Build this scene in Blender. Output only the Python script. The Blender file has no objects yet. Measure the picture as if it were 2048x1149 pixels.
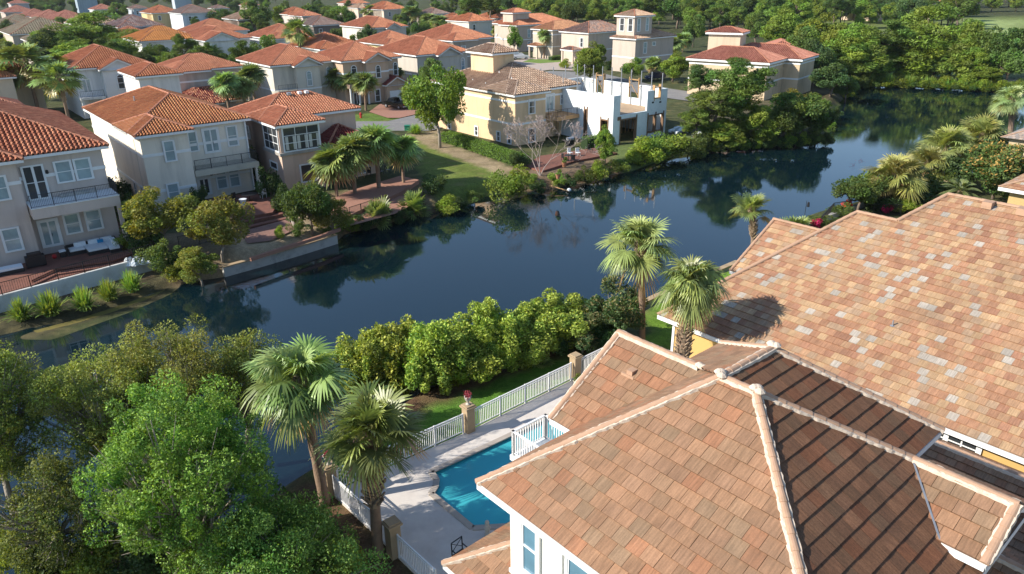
import bpy, math, random
import numpy as np
from mathutils import Vector, Matrix
RAD = math.radians
S = bpy.context.scene
C = S.collection
# ------------------------------------------------------------ camera
CAM_H = 23.2; FPX = 1480.0; PITCH = RAD(22.86); ROLL = RAD(0.6)
_F = np.array([0, math.cos(PITCH), -math.sin(PITCH)])
_U0 = np.array([0, math.sin(PITCH), math.cos(PITCH)]); _R0 = np.array([1., 0, 0])
_R = _R0*math.cos(ROLL) - _U0*math.sin(ROLL)
_U = _U0*math.cos(ROLL) + _R0*math.sin(ROLL)
cam = bpy.data.cameras.new('camera'); camo = bpy.data.objects.new('camera', cam); C.objects.link(camo)
cam.sensor_width = 36; cam.lens = 36*FPX/2048; cam.clip_start = .5; cam.clip_end = 6000
M = Matrix.Identity(4)
for i in range(3):
    M[i][0] = _R[i]; M[i][1] = _U[i]; M[i][2] = -_F[i]
M[2][3] = CAM_H
camo.matrix_world = M
S.camera = camo
# ------------------------------------------------------------ sky, sun, exposure
SUN_AZ, SUN_EL = 255.0, 32.0
w = bpy.data.worlds.new('World'); S.world = w; w.use_nodes = True
nt = w.node_tree; nt.nodes.clear()
sky = nt.nodes.new('ShaderNodeTexSky'); sky.sky_type = 'NISHITA'; sky.sun_disc = False
sky.sun_elevation = RAD(SUN_EL); sky.sun_rotation = RAD(SUN_AZ)
sky.air_density = 1.0; sky.dust_density = 0.35; sky.ozone_density = 2.6
bg = nt.nodes.new('ShaderNodeBackground'); bg.inputs[1].default_value = 0.13
wo = nt.nodes.new('ShaderNodeOutputWorld')
nt.links.new(sky.outputs[0], bg.inputs[0]); nt.links.new(bg.outputs[0], wo.inputs[0])
sl = bpy.data.lights.new('sun', 'SUN'); sl.energy = 5.0; sl.angle = RAD(0.5); sl.color = (1, .93, .82)
so = bpy.data.objects.new('sun', sl); C.objects.link(so)
sd = Vector((math.sin(RAD(SUN_AZ))*math.cos(RAD(SUN_EL)), math.cos(RAD(SUN_AZ))*math.cos(RAD(SUN_EL)), math.sin(RAD(SUN_EL))))
so.rotation_euler = sd.to_track_quat('Z', 'Y').to_euler(); so.location = (-60, 0, 80)
S.view_settings.view_transform = 'Standard'; S.view_settings.look = 'None'
S.view_settings.exposure = 0.58; S.view_settings.gamma = 1
S.cycles.max_bounces = 6; S.cycles.transparent_max_bounces = 8
S.cycles.diffuse_bounces = 2; S.cycles.glossy_bounces = 2; S.cycles.transmission_bounces = 3
S.cycles.caustics_reflective = False; S.cycles.caustics_refractive = False
S.cycles.sample_clamp_indirect = 4.0

# ------------------------------------------------------------ measuring helpers (pixel of the 2048 px photo -> point at height z)
def W(px, py, z=1.2):
    d = _F + (px-1024)/FPX*_R - (py-574.5)/FPX*_U
    t = (z-CAM_H)/d[2]
    return Vector((t*d[0], t*d[1], z))
def PX(q):
    v = np.array([q[0], q[1], q[2]-CAM_H]); d = v@_F
    return 1024+FPX*(v@_R)/d, 574.5-FPX*(v@_U)/d, d
def top_z(q, ytop):            # height above the base point q whose picture row is ytop
    lo, hi = 0.0, 40.0
    for _ in range(40):
        m = (lo+hi)/2
        if PX((q[0], q[1], q[2]+m))[1] > ytop: lo = m
        else: hi = m
    return lo

# ------------------------------------------------------------ materials
def newmat(name):
    m = bpy.data.materials.new(name); m.use_nodes = True
    n = m.node_tree; n.nodes.clear()
    out = n.nodes.new('ShaderNodeOutputMaterial')
    return m, n, out
def N(n, t, **k):
    x = n.nodes.new(t)
    for a, b in k.items():
        if a == 'inp':
            for i, v in b.items(): x.inputs[i].default_value = v
        else: setattr(x, a, b)
    return x
def L(n, a, b): n.links.new(a, b)
def plain(name, col, rough=.7, var=.12, scale=3., bump=0., bscale=40., metallic=0., spec=.35, dirt=None, dscale=.6, dlo=.5, dhi=.75, coords='Object'):
    """matt surface with mottled colour and optional stains of a second colour"""
    m, n, out = newmat(name)
    b = N(n, 'ShaderNodeBsdfPrincipled', inp={'Roughness': rough, 'Metallic': metallic, 'Specular IOR Level': spec})
    tc = N(n, 'ShaderNodeTexCoord')
    nz = N(n, 'ShaderNodeTexNoise', inp={'Scale': scale, 'Detail': 5})
    L(n, tc.outputs[coords], nz.inputs['Vector'])
    mx = N(n, 'ShaderNodeMix', data_type='RGBA')
    mx.inputs[6].default_value = (*[c*(1-var) for c in col], 1)
    mx.inputs[7].default_value = (*[min(1, c*(1+var)) for c in col], 1)
    L(n, nz.outputs[0], mx.inputs[0]); res = mx.outputs[2]
    if dirt:
        nd = N(n, 'ShaderNodeTexNoise', inp={'Scale': dscale, 'Detail': 7, 'Roughness': .65})
        L(n, tc.outputs[coords], nd.inputs['Vector'])
        rp = N(n, 'ShaderNodeMapRange', inp={1: dlo, 2: dhi})
        L(n, nd.outputs[0], rp.inputs[0])
        m2 = N(n, 'ShaderNodeMix', data_type='RGBA'); m2.inputs[7].default_value = (*dirt, 1)
        L(n, rp.outputs[0], m2.inputs[0]); L(n, res, m2.inputs[6]); res = m2.outputs[2]
    L(n, res, b.inputs['Base Color'])
    if bump:
        nb = N(n, 'ShaderNodeTexNoise', inp={'Scale': bscale, 'Detail': 4})
        L(n, tc.outputs[coords], nb.inputs['Vector'])
        bp = N(n, 'ShaderNodeBump', inp={'Strength': bump, 'Distance': .03})
        L(n, nb.outputs[0], bp.inputs['Height']); L(n, bp.outputs[0], b.inputs['Normal'])
    L(n, b.outputs[0], out.inputs[0])
    return m
def attrmat(name, rough=.85, streak=0., spec=.25, bump=0., tint=(1, 1, 1), grain=.15, dark=None, coat=0.):
    """colour from the mesh's own colour attribute, streaked along the UV's v direction"""
    m, n, out = newmat(name)
    b = N(n, 'ShaderNodeBsdfPrincipled', inp={'Roughness': rough, 'Specular IOR Level': spec})
    at = N(n, 'ShaderNodeAttribute', attribute_name='Col')
    tc = N(n, 'ShaderNodeTexCoord')
    res = at.outputs[0]
    def mul(res, fac, lo, hi):
        r = N(n, 'ShaderNodeMapRange', inp={1: .25, 2: .75, 3: lo, 4: hi}); L(n, fac, r.inputs[0])
        x = N(n, 'ShaderNodeMix', data_type='RGBA', blend_type='MULTIPLY'); x.inputs[0].default_value = 1
        L(n, res, x.inputs[6]); L(n, r.outputs[0], x.inputs[7]); return x.outputs[2]
    if streak:
        mp = N(n, 'ShaderNodeMapping'); mp.inputs['Scale'].default_value = (17, 1.3, 1)
        L(n, tc.outputs['UV'], mp.inputs[0])
        nz = N(n, 'ShaderNodeTexNoise', inp={'Scale': 1.0, 'Detail': 4, 'Roughness': .6})
        L(n, mp.outputs[0], nz.inputs['Vector'])
        res = mul(res, nz.outputs[0], 1-streak, 1+streak*.7)
        n3 = N(n, 'ShaderNodeTexNoise', inp={'Scale': .45, 'Detail': 5, 'Roughness': .6})
        L(n, tc.outputs['UV'], n3.inputs['Vector'])
        res = mul(res, n3.outputs[0], 1-streak*.6, 1+streak*.3)
    if grain:
        n2 = N(n, 'ShaderNodeTexNoise', inp={'Scale': 25., 'Detail': 3})
        L(n, tc.outputs['Object'], n2.inputs['Vector'])
        res = mul(res, n2.outputs[0], 1-grain, 1+grain)
    if dark:
        n4 = N(n, 'ShaderNodeTexNoise', inp={'Scale': .22, 'Detail': 6, 'Roughness': .7})
        L(n, tc.outputs['Object'], n4.inputs['Vector'])
        r4 = N(n, 'ShaderNodeMapRange', inp={1: .5, 2: .78, 3: 0, 4: .75}); L(n, n4.outputs[0], r4.inputs[0])
        x4 = N(n, 'ShaderNodeMix', data_type='RGBA'); x4.inputs[7].default_value = (*dark, 1)
        L(n, r4.outputs[0], x4.inputs[0]); L(n, res, x4.inputs[6]); res = x4.outputs[2]
    if tint != (1, 1, 1):
        x = N(n, 'ShaderNodeMix', data_type='RGBA', blend_type='MULTIPLY'); x.inputs[0].default_value = 1
        x.inputs[7].default_value = (*tint, 1); L(n, res, x.inputs[6]); res = x.outputs[2]
    L(n, res, b.inputs['Base Color'])
    if bump:
        nb = N(n, 'ShaderNodeTexNoise', inp={'Scale': 30., 'Detail': 4})
        L(n, tc.outputs['Object'], nb.inputs['Vector'])
        bp = N(n, 'ShaderNodeBump', inp={'Strength': bump, 'Distance': .02})
        L(n, nb.outputs[0], bp.inputs['Height']); L(n, bp.outputs[0], b.inputs['Normal'])
    L(n, b.outputs[0], out.inputs[0])
    return m
def leafmat(name, rough=.6, trans=.35, spec=.25):
    m, n, out = newmat(name)
    at = N(n, 'ShaderNodeAttribute', attribute_name='Col')
    oi = N(n, 'ShaderNodeObjectInfo')
    hs = N(n, 'ShaderNodeHueSaturation')
    r = N(n, 'ShaderNodeMapRange', inp={1: 0, 2: 1, 3: .47, 4: .503}); L(n, oi.outputs['Random'], r.inputs[0])
    L(n, r.outputs[0], hs.inputs['Hue'])
    r2 = N(n, 'ShaderNodeMapRange', inp={1: 0, 2: 1, 3: 1.3, 4: 1.85}); L(n, oi.outputs['Random'], r2.inputs[0])
    L(n, r2.outputs[0], hs.inputs['Value']); L(n, at.outputs[0], hs.inputs['Color'])
    b = N(n, 'ShaderNodeBsdfPrincipled', inp={'Roughness': rough, 'Specular IOR Level': spec})
    t = N(n, 'ShaderNodeBsdfTranslucent')
    g = N(n, 'ShaderNodeMix', data_type='RGBA', blend_type='MULTIPLY'); g.inputs[0].default_value = 1
    g.inputs[7].default_value = (1.5, 1.35, .5, 1)
    L(n, hs.outputs[0], g.inputs[6]); L(n, g.outputs[2], t.inputs[0]); L(n, hs.outputs[0], b.inputs['Base Color'])
    ms = N(n, 'ShaderNodeMixShader'); ms.inputs[0].default_value = trans
    L(n, b.outputs[0], ms.inputs[1]); L(n, t.outputs[0], ms.inputs[2]); L(n, ms.outputs[0], out.inputs[0])
    return m
def glassmat(name, col, rough=.06, spec=.6):
    m, n, out = newmat(name)
    b = N(n, 'ShaderNodeBsdfPrincipled', inp={'Base Color': (*col, 1), 'Roughness': .6, 'Specular IOR Level': spec, 'Coat Weight': 1., 'Coat Roughness': rough, 'Coat IOR': 1.6})
    tc = N(n, 'ShaderNodeTexCoord'); wv = N(n, 'ShaderNodeTexNoise', inp={'Scale': 1.1, 'Detail': 2})
    L(n, tc.outputs['Object'], wv.inputs['Vector'])
    r = N(n, 'ShaderNodeMix', data_type='RGBA'); r.inputs[6].default_value = (*[c*.65 for c in col], 1); r.inputs[7].default_value = (*[min(1, c*1.35) for c in col], 1)
    L(n, wv.outputs[0], r.inputs[0]); L(n, r.outputs[2], b.inputs['Base Color'])
    if 'blind' in name:
        w2 = N(n, 'ShaderNodeTexWave', bands_direction='Z', inp={'Scale': 3.2, 'Distortion': .0}); L(n, tc.outputs['Object'], w2.inputs['Vector'])
        rr = N(n, 'ShaderNodeMapRange', inp={3: .6, 4: 1.25}); L(n, w2.outputs[1], rr.inputs[0]); x = N(n, 'ShaderNodeMix', data_type='RGBA', blend_type='MULTIPLY'); x.inputs[0].default_value = 1
        L(n, r.outputs[2], x.inputs[6]); L(n, rr.outputs[0], x.inputs[7]); L(n, x.outputs[2], b.inputs['Base Color'])
    L(n, b.outputs[0], out.inputs[0]); return m
MAT = {}
MAT['white'] = plain('white_trim', (.78, .79, .78), .5, .06, 2)
MAT['rail_white'] = plain('white_metal', (.8, .8, .8), .35, .04, 5)
MAT['mortar'] = plain('mortar', (.6, .5, .4), .9, .15, 12, bump=.6, bscale=25, dirt=(.42, .33, .25), dscale=2.5, dlo=.5, dhi=.8)
MAT['black'] = plain('black_metal', (.018, .018, .02), .45, .2, 8)
MAT['darkwood'] = plain('dark_wicker', (.03, .026, .025), .7, .3, 30)
MAT['cushion'] = plain('white_cushion', (.72, .76, .78), .85, .08, 6)
MAT['blue'] = plain('blue_fabric', (.02, .25, .5), .8)
MAT['red'] = plain('red_paint', (.5, .03, .03), .5)
MAT['glass_blind'] = glassmat('window_with_blinds', (.30, .40, .42))
MAT['glass_dark'] = glassmat('dark_window', (.02, .025, .03))
MAT['glass_blue'] = glassmat('sky_window', (.09, .2, .28))
MAT['lumber'] = plain('lumber', (.42, .26, .12), .8, .25, 4, bump=.3)
MAT['oldlumber'] = plain('weathered_lumber', (.2, .12, .07), .85, .3, 4, bump=.3)
MAT['steel'] = plain('galvanised_steel', (.4, .42, .45), .4, .15, 6, metallic=.6)
MAT['foam'] = plain('white_foam_block', (.76, .8, .8), .8, .05, 2, dirt=(.6, .66, .66), dscale=1.2)
MAT['subfloor'] = plain('plywood_deck', (.42, .3, .19), .85, .25, 1.5)
MAT['bark'] = plain('bark', (.17, .13, .1), .95, .3, 6, bump=1., bscale=14)
MAT['palebark'] = plain('pale_bark', (.3, .26, .21), .95, .3, 5, bump=1., bscale=14)
MAT['twig'] = plain('bare_twigs', (.36, .29, .26), .95, .25, 5)
MAT['palmbark'] = plain('palm_bark', (.26, .18, .125), .95, .3, 5, bump=1., bscale=10, dirt=(.16, .1, .07), dscale=2.5)
MAT['boot'] = plain('palm_boots', (.36, .27, .18), .9, .35, 6, bump=.6, dirt=(.12, .07, .04), dscale=3)
MAT['hydrant'] = MAT['red']
MAT['terra'] = plain('terracotta_pot', (.4, .18, .1), .85)
MAT['stone'] = plain('sandstone_pillar', (.42, .31, .19), .9, .18, 3, bump=.5, dirt=(.25, .2, .14), dscale=1.5)
MAT['rock'] = plain('pale_rock', (.5, .46, .4), .9, .2, 3, bump=.8, bscale=10)
MAT['concrete'] = plain('concrete', (.42, .41, .38), .9, .12, 2, bump=.25, dirt=(.2, .2, .18), dscale=.8)
MAT['leaf'] = leafmat('leaves'); MAT['palmleaf'] = leafmat('palm_leaf', .42, .25, .5)
MAT['needle'] = leafmat('needles', .6, .25, .3)
MAT['flower'] = plain('flowers', (.5, .05, .14), .6); MAT['flower_dark'] = plain('dark_red_flowers', (.2, .02, .03), .7)
MAT['flowerO'] = plain('orange_flowers', (.6, .12, .03), .6)
MAT['tile_flat'] = attrmat('flat_concrete_tile', .8, .36, bump=.5, grain=.12, dark=(.17, .12, .08))
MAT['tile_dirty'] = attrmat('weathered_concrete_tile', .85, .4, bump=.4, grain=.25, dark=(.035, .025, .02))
MAT['tile_s'] = attrmat('barrel_clay_tile', .75, .16, grain=.1, dark=(.2, .075, .04))
MAT['cap'] = plain('ridge_tile', (.42, .265, .175), .85, .15, 4, bump=.3, dirt=(.25, .16, .1), dscale=1.2, dlo=.55, dhi=.85)
MAT['cap_r'] = plain('clay_ridge_tile', (.4, .17, .1), .85, .2, 3, dirt=(.18, .07, .05), dscale=.8)
MAT['cap_b'] = plain('brown_ridge_tile', (.42, .31, .24), .85, .2, 3)
MAT['oldcap'] = plain('dark_ridge_tile', (.2, .11, .09), .85, .2, 3)
MAT['curtain'] = plain('curtain', (.55, .55, .5), .9)
_st = {}
def stucco(col):
    k = tuple(round(c, 3) for c in col)
    if k not in _st:
        m = plain('stucco', col, .92, .07, .7, bump=.3, bscale=60, dirt=tuple(c*.7 for c in col), dscale=.9, dlo=.5, dhi=.8)
        n = m.node_tree; tc = [x for x in n.nodes if x.type == 'TEX_COORD'][0]; mp = N(n, 'ShaderNodeMapping'); mp.inputs['Scale'].default_value = (1, 1, .13); L(n, tc.outputs['Object'], mp.inputs[0])
        for x in n.nodes:
            if x.type == 'TEX_NOISE' and abs(x.inputs['Scale'].default_value-.9) < 1e-3: L(n, mp.outputs[0], x.inputs['Vector'])
        _st[k] = m
    return _st[k]

# ------------------------------------------------------------ mesh building
class MB:
    def __init__(s): s.v = []; s.f = []; s.c = []
    def quad(s, a, b, c, d, col=None):
        i = len(s.v); s.v += [tuple(a), tuple(b), tuple(c), tuple(d)]; s.f.append((i, i+1, i+2, i+3)); s.c.append(col)
    def poly(s, pts, col=None):
        i = len(s.v); s.v += [tuple(p) for p in pts]; s.f.append(tuple(range(i, i+len(pts)))); s.c.append(col)
    def box(s, x0, y0, z0, x1, y1, z1):
        if x1 < x0: x0, x1 = x1, x0
        if y1 < y0: y0, y1 = y1, y0
        if z1 < z0: z0, z1 = z1, z0
        i = len(s.v)
        s.v += [(x0, y0, z0), (x1, y0, z0), (x1, y1, z0), (x0, y1, z0), (x0, y0, z1), (x1, y0, z1), (x1, y1, z1), (x0, y1, z1)]
        for f in ((0, 3, 2, 1), (4, 5, 6, 7), (0, 1, 5, 4), (1, 2, 6, 5), (2, 3, 7, 6), (3, 0, 4, 7)):
            s.f.append(tuple(i+k for k in f)); s.c.append(None)
        return s
    def beam(s, a, b, w, h=None, up=(0, 0, 1)):
        a = Vector(a); b = Vector(b); h = h or w; d = (b-a)
        if d.length < 1e-6: return s
        d.normalize(); x = d.cross(Vector(up))
        if x.length < 1e-3: x = d.cross(Vector((1, 0, 0)))
        x.normalize(); y = x.cross(d).normalized(); i = len(s.v)
        for p in (a, b):
            for sx, sy in ((-1, -1), (1, -1), (1, 1), (-1, 1)):
                s.v.append(tuple(p+x*sx*w/2+y*sy*h/2))
        for f in ((0, 1, 2, 3), (7, 6, 5, 4), (0, 4, 5, 1), (1, 5, 6, 2), (2, 6, 7, 3), (3, 7, 4, 0)):
            s.f.append(tuple(i+k for k in f)); s.c.append(None)
        return s
    def tube(s, pts, rs, n=8, cap=True):
        pts = [Vector(p) for p in pts]; base = len(s.v)
        if not hasattr(rs, '__len__'): rs = [rs]*len(pts)
        ref = Vector((.31, .17, .93))
        for i, p in enumerate(pts):
            d = (pts[min(i+1, len(pts)-1)]-pts[max(i-1, 0)]).normalized()
            x = d.cross(ref)
            if x.length < .1: x = d.cross(Vector((1, 0, 0)))
            x.normalize(); y = d.cross(x)
            for k in range(n):
                a = 2*math.pi*k/n; s.v.append(tuple(p+(x*math.cos(a)+y*math.sin(a))*rs[i]))
        for i in range(len(pts)-1):
            for k in range(n):
                a = base+i*n+k; b = base+i*n+(k+1) % n
                s.f.append((a, b, b+n, a+n)); s.c.append(None)
        if cap:
            s.f.append(tuple(base+k for k in range(n))[::-1]); s.c.append(None)
            s.f.append(tuple(base+(len(pts)-1)*n+k for k in range(n))); s.c.append(None)
        return s
    def lathe(s, prof, c=(0, 0, 0), n=16):
        base = len(s.v)
        for r, z in prof:
            for k in range(n):
                a = 2*math.pi*k/n; s.v.append((c[0]+r*math.cos(a), c[1]+r*math.sin(a), c[2]+z))
        for i in range(len(prof)-1):
            for k in range(n):
                a = base+i*n+k; b = base+i*n+(k+1) % n
                s.f.append((a, b, b+n, a+n)); s.c.append(None)
        s.f.append(tuple(base+k for k in range(n))[::-1]); s.c.append(None)
        s.f.append(tuple(base+(len(prof)-1)*n+k for k in range(n))); s.c.append(None)
        return s
    def mesh(s, name, mat, smooth=False):
        me = bpy.data.meshes.new(name); me.from_pydata(s.v, [], s.f)
        if any(c is not None for c in s.c):
            at = me.color_attributes.new('Col', 'FLOAT_COLOR', 'CORNER')
            arr = []
            for f, c in zip(s.f, s.c): arr += list((*(c or (.5, .5, .5)), 1))*len(f)
            at.data.foreach_set('color', arr)
        if mat: me.materials.append(mat)
        if smooth: me.polygons.foreach_set('use_smooth', [True]*len(me.polygons))
        me.update(); return me
    def build(s, name, mat, parent=None, smooth=False, loc=None, rotz=None):
        o = bpy.data.objects.new(name, s.mesh(name, mat, smooth)); C.objects.link(o)
        if parent: o.parent = parent
        if loc is not None: o.location = loc
        if rotz is not None: o.rotation_euler = (0, 0, rotz)
        return o
def npmesh(name, V, nper, cols=None, uv=None, mat=None, smooth=False):
    """V (F, nper, 3): unshared faces; cols (F,3); uv (F,nper,2)"""
    F = V.shape[0]; me = bpy.data.meshes.new(name)
    me.vertices.add(F*nper); me.vertices.foreach_set('co', V.astype(np.float32).ravel())
    me.loops.add(F*nper); me.loops.foreach_set('vertex_index', np.arange(F*nper, dtype=np.int32))
    me.polygons.add(F); me.polygons.foreach_set('loop_start', np.arange(0, F*nper, nper, dtype=np.int32))
    if cols is not None:
        at = me.color_attributes.new('Col', 'FLOAT_COLOR', 'CORNER')
        a = np.ones((F, nper, 4), np.float32); a[:, :, :3] = cols[:, None, :]
        at.data.foreach_set('color', a.ravel())
    if uv is not None:
        u = me.uv_layers.new(name='UVMap'); u.data.foreach_set('uv', uv.astype(np.float32).ravel())
    if mat: me.materials.append(mat)
    if smooth: me.polygons.foreach_set('use_smooth', [True]*F)
    me.update(calc_edges=True); me.validate(); return me
def tag(o, label=None, cat=None, group=None, kind=None):
    if label: o['label'] = label
    if cat: o['category'] = cat
    if group: o['group'] = group
    if kind: o['kind'] = kind
    return o
def thing(name, label, cat, loc=(0, 0, 0), rotz=0., group=None):
    o = bpy.data.objects.new(name, None); C.objects.link(o); o.location = loc; o.rotation_euler = (0, 0, rotz)
    o.empty_display_size = .3
    return tag(o, label, cat, group)
def dup(root, loc, rotz=0., scale=1., label=None, group=None):
    r = root.copy(); C.objects.link(r); r.location = loc; r.rotation_euler = (0, 0, rotz)
    r.scale = (scale,)*3 if not hasattr(scale, '__len__') else scale
    if label: r['label'] = label
    if group: r['group'] = group
    for ch in list(root.children):
        c = ch.copy(); C.objects.link(c); c.parent = r
        for g in ch.children:
            d = g.copy(); C.objects.link(d); d.parent = c
    return r
def objm(name, me, parent=None, loc=None):
    o = bpy.data.objects.new(name, me); C.objects.link(o)
    if parent: o.parent = parent
    if loc is not None: o.location = loc
    return o
# ------------------------------------------------------------ roofs
PAL_FLAT = [((0.324, 0.158, 0.087), 3), ((0.304, 0.173, 0.1), 4), ((0.281, 0.163, 0.098), 4), ((0.29, 0.174, 0.103), 3), ((0.324, 0.182, 0.106), 3), ((0.27, 0.174, 0.106), 2), ((0.265, 0.152, 0.089), 1.5), ((0.309, 0.152, 0.084), 1.5)]
PAL_GRIME_SHADE = [tuple([(c[0]*.62, c[1]*.54, c[2]*.5), w]) for c, w in PAL_FLAT]  # grime plus the grazing-sun shade of these slopes, darkened into the tile colours
PAL_R = [((.42, .25, .145), 6), ((.385, .205, .12), 5), ((.46, .3, .17), 4.5), ((.35, .18, .11), 2.2), ((.42, .37, .31), 2.0), ((.41, .275, .175), 3)]
PAL_TERRA = [((0.521, 0.203, 0.1), 3), ((0.476, 0.177, 0.085), 3), ((0.567, 0.238, 0.121), 2), ((0.419, 0.152, 0.077), 1.3)]
PAL_TERRA2 = [((0.555, 0.232, 0.13), 3), ((0.507, 0.209, 0.115), 3), ((0.602, 0.273, 0.155), 2)]
PAL_ROSE = [((0.48, 0.212, 0.147), 3), ((0.432, 0.178, 0.127), 3), ((0.528, 0.252, 0.18), 2)]
PAL_DKRED = [((.22, .045, .035), 3), ((.19, .04, .03), 3), ((.25, .06, .045), 1)]
PAL_BROWN = [((.40, .28, .2), 3), ((.35, .24, .17), 3), ((.45, .32, .23), 2)]
PAL_TAN = [((.52, .36, .25), 3), ((.48, .33, .22), 3), ((.56, .4, .29), 2)]
PAL_GREYB = [((.27, .19, .16), 3), ((.23, .16, .135), 3), ((.31, .23, .2), 2)]
PAL_OLIVE = [((.33, .27, .18), 3), ((.29, .235, .155), 3), ((.37, .31, .22), 2)]
def pick(pal, rng, n):
    w = np.array([p[1] for p in pal], float); w /= w.sum()
    c = np.array([p[0] for p in pal])[rng.choice(len(pal), n, p=w)]
    return c*(1+rng.uniform(-.09, .09, (n, 1)))
def clip_conv(sub, conv):
    """clip polygon sub by convex ccw polygon conv (2-D lists)"""
    out = sub
    for i in range(len(conv)):
        ax, ay = conv[i]; bx, by = conv[(i+1) % len(conv)]
        ex, ey = bx-ax, by-ay; inp = out; out = []
        if not inp: return []
        for k in range(len(inp)):
            p = inp[k]; q = inp[(k+1) % len(inp)]
            dp = ex*(p[1]-ay)-ey*(p[0]-ax); dq = ex*(q[1]-ay)-ey*(q[0]-ax)
            if dp >= 0: out.append(p)
            if (dp >= 0) != (dq >= 0):
                t = dp/(dp-dq); out.append((p[0]+t*(q[0]-p[0]), p[1]+t*(q[1]-p[1])))
    return out
def face_frame(poly, eave):
    """origin, u (along eave), v (up the slope), normal for a planar face; eave = two points"""
    O = Vector(eave[0]); u = (Vector(eave[1])-O).normalized()
    a, b, c = Vector(poly[0]), Vector(poly[1]), Vector(poly[2])
    n = (b-a).cross(c-a).normalized()
    if n.z < 0: n = -n
    v = n.cross(u).normalized()
    if v.z < 0: v = -v; 
    return O, u, v, n
def flat_tiles(pieces, eave, pal, seed, tw=.36, te=.36, t=.055, over=.06, grp=1, gap=.006):
    """clipped slab tiles; pieces = convex polygons on one plane -> MB-like (verts, faces, cols, uvs)"""
    rng = np.random.default_rng(seed)
    O, u, v, n = face_frame(pieces[0], eave)
    V = []; Fc = []; CO = []; UV = []
    def P3(p, h): q = O+u*p[0]+v*p[1]+n*h; return (q.x, q.y, q.z)
    def add(pts3, col, uvs):
        i = len(V); V.extend(pts3); Fc.append(tuple(range(i, i+len(pts3)))); CO.append(col); UV.extend(uvs)
    for pc in pieces:
        P2 = [((Vector(p)-O).dot(u), (Vector(p)-O).dot(v)) for p in pc]
        ar = sum(P2[i][0]*P2[(i+1) % len(P2)][1]-P2[(i+1) % len(P2)][0]*P2[i][1] for i in range(len(P2)))
        if ar < 0: P2 = P2[::-1]
        add([P3(p, -.02) for p in P2], (.1, .07, .05), P2)
        u0 = min(p[0] for p in P2); u1 = max(p[0] for p in P2); v0 = min(p[1] for p in P2); v1 = max(p[1] for p in P2)
        for r in range(int(math.floor(v0/te)), int(math.ceil(v1/te))):
            off = tw/2*(r % 2)
            for k in range(int(math.floor((u0-off)/tw))-1, int(math.ceil((u1-off)/tw))+1):
                hsh = np.random.default_rng(((r+500)*7919+(k+900)*104729+seed*31) % (2**31)); hc = np.random.default_rng(((r+500)*7919+((k*10+(r*37) % 23)//(10*grp)+900)*104729+seed*31) % (2**31)) if grp > 1 else hsh
                a = off+k*tw; g = gap
                cell = [(a+g, r*te), (a+tw-g, r*te), (a+tw-g, (r+1)*te), (a+g, (r+1)*te)]
                cl = clip_conv(cell, P2)
                if len(cl) < 3: continue
                col = tuple(pick(pal, hc, 1)[0]*hsh.uniform(.93, 1.07)); ro = hsh.uniform(0, 40); dz = hsh.uniform(-.004, .006)
                def hh(p):
                    f = (p[1]-r*te)/te; return t*(1-f)+.006+dz
                top = [P3(p, hh(p)) for p in cl]
                add(top, col, [(p[0]+ro, p[1]+ro) for p in cl])
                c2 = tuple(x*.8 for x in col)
                for i in range(len(cl)):
                    p = cl[i]; q = cl[(i+1) % len(cl)]
                    if abs(p[1]-r*te) < 1e-4 and abs(q[1]-r*te) < 1e-4 or abs(p[0]-q[0]) < 1e-5:
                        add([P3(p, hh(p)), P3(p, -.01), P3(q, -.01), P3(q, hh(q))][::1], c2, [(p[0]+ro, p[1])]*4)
    return V, Fc, CO, UV
def flat_roof_mesh(name, faces, pal, seed, mat='tile_flat', **k):
    V = []; Fc = []; CO = []; UV = []
    for i, (pieces, eave) in enumerate(faces):
        a, b, c, d = flat_tiles(pieces, eave, pal, seed+i*17, **k)
        o = len(V); V += a; Fc += [tuple(x+o for x in f) for f in b]; CO += c; UV += d
    me = bpy.data.meshes.new(name); me.from_pydata(V, [], Fc)
    at = me.color_attributes.new('Col', 'FLOAT_COLOR', 'CORNER')
    arr = []
    for f, c in zip(Fc, CO): arr += [c[0], c[1], c[2], 1.0]*len(f)
    at.data.foreach_set('color', arr)
    uvl = me.uv_layers.new(name='UVMap'); uvl.data.foreach_set('uv', [x for p in UV for x in p])
    me.materials.append(MAT[mat]); me.update(); return me
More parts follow.
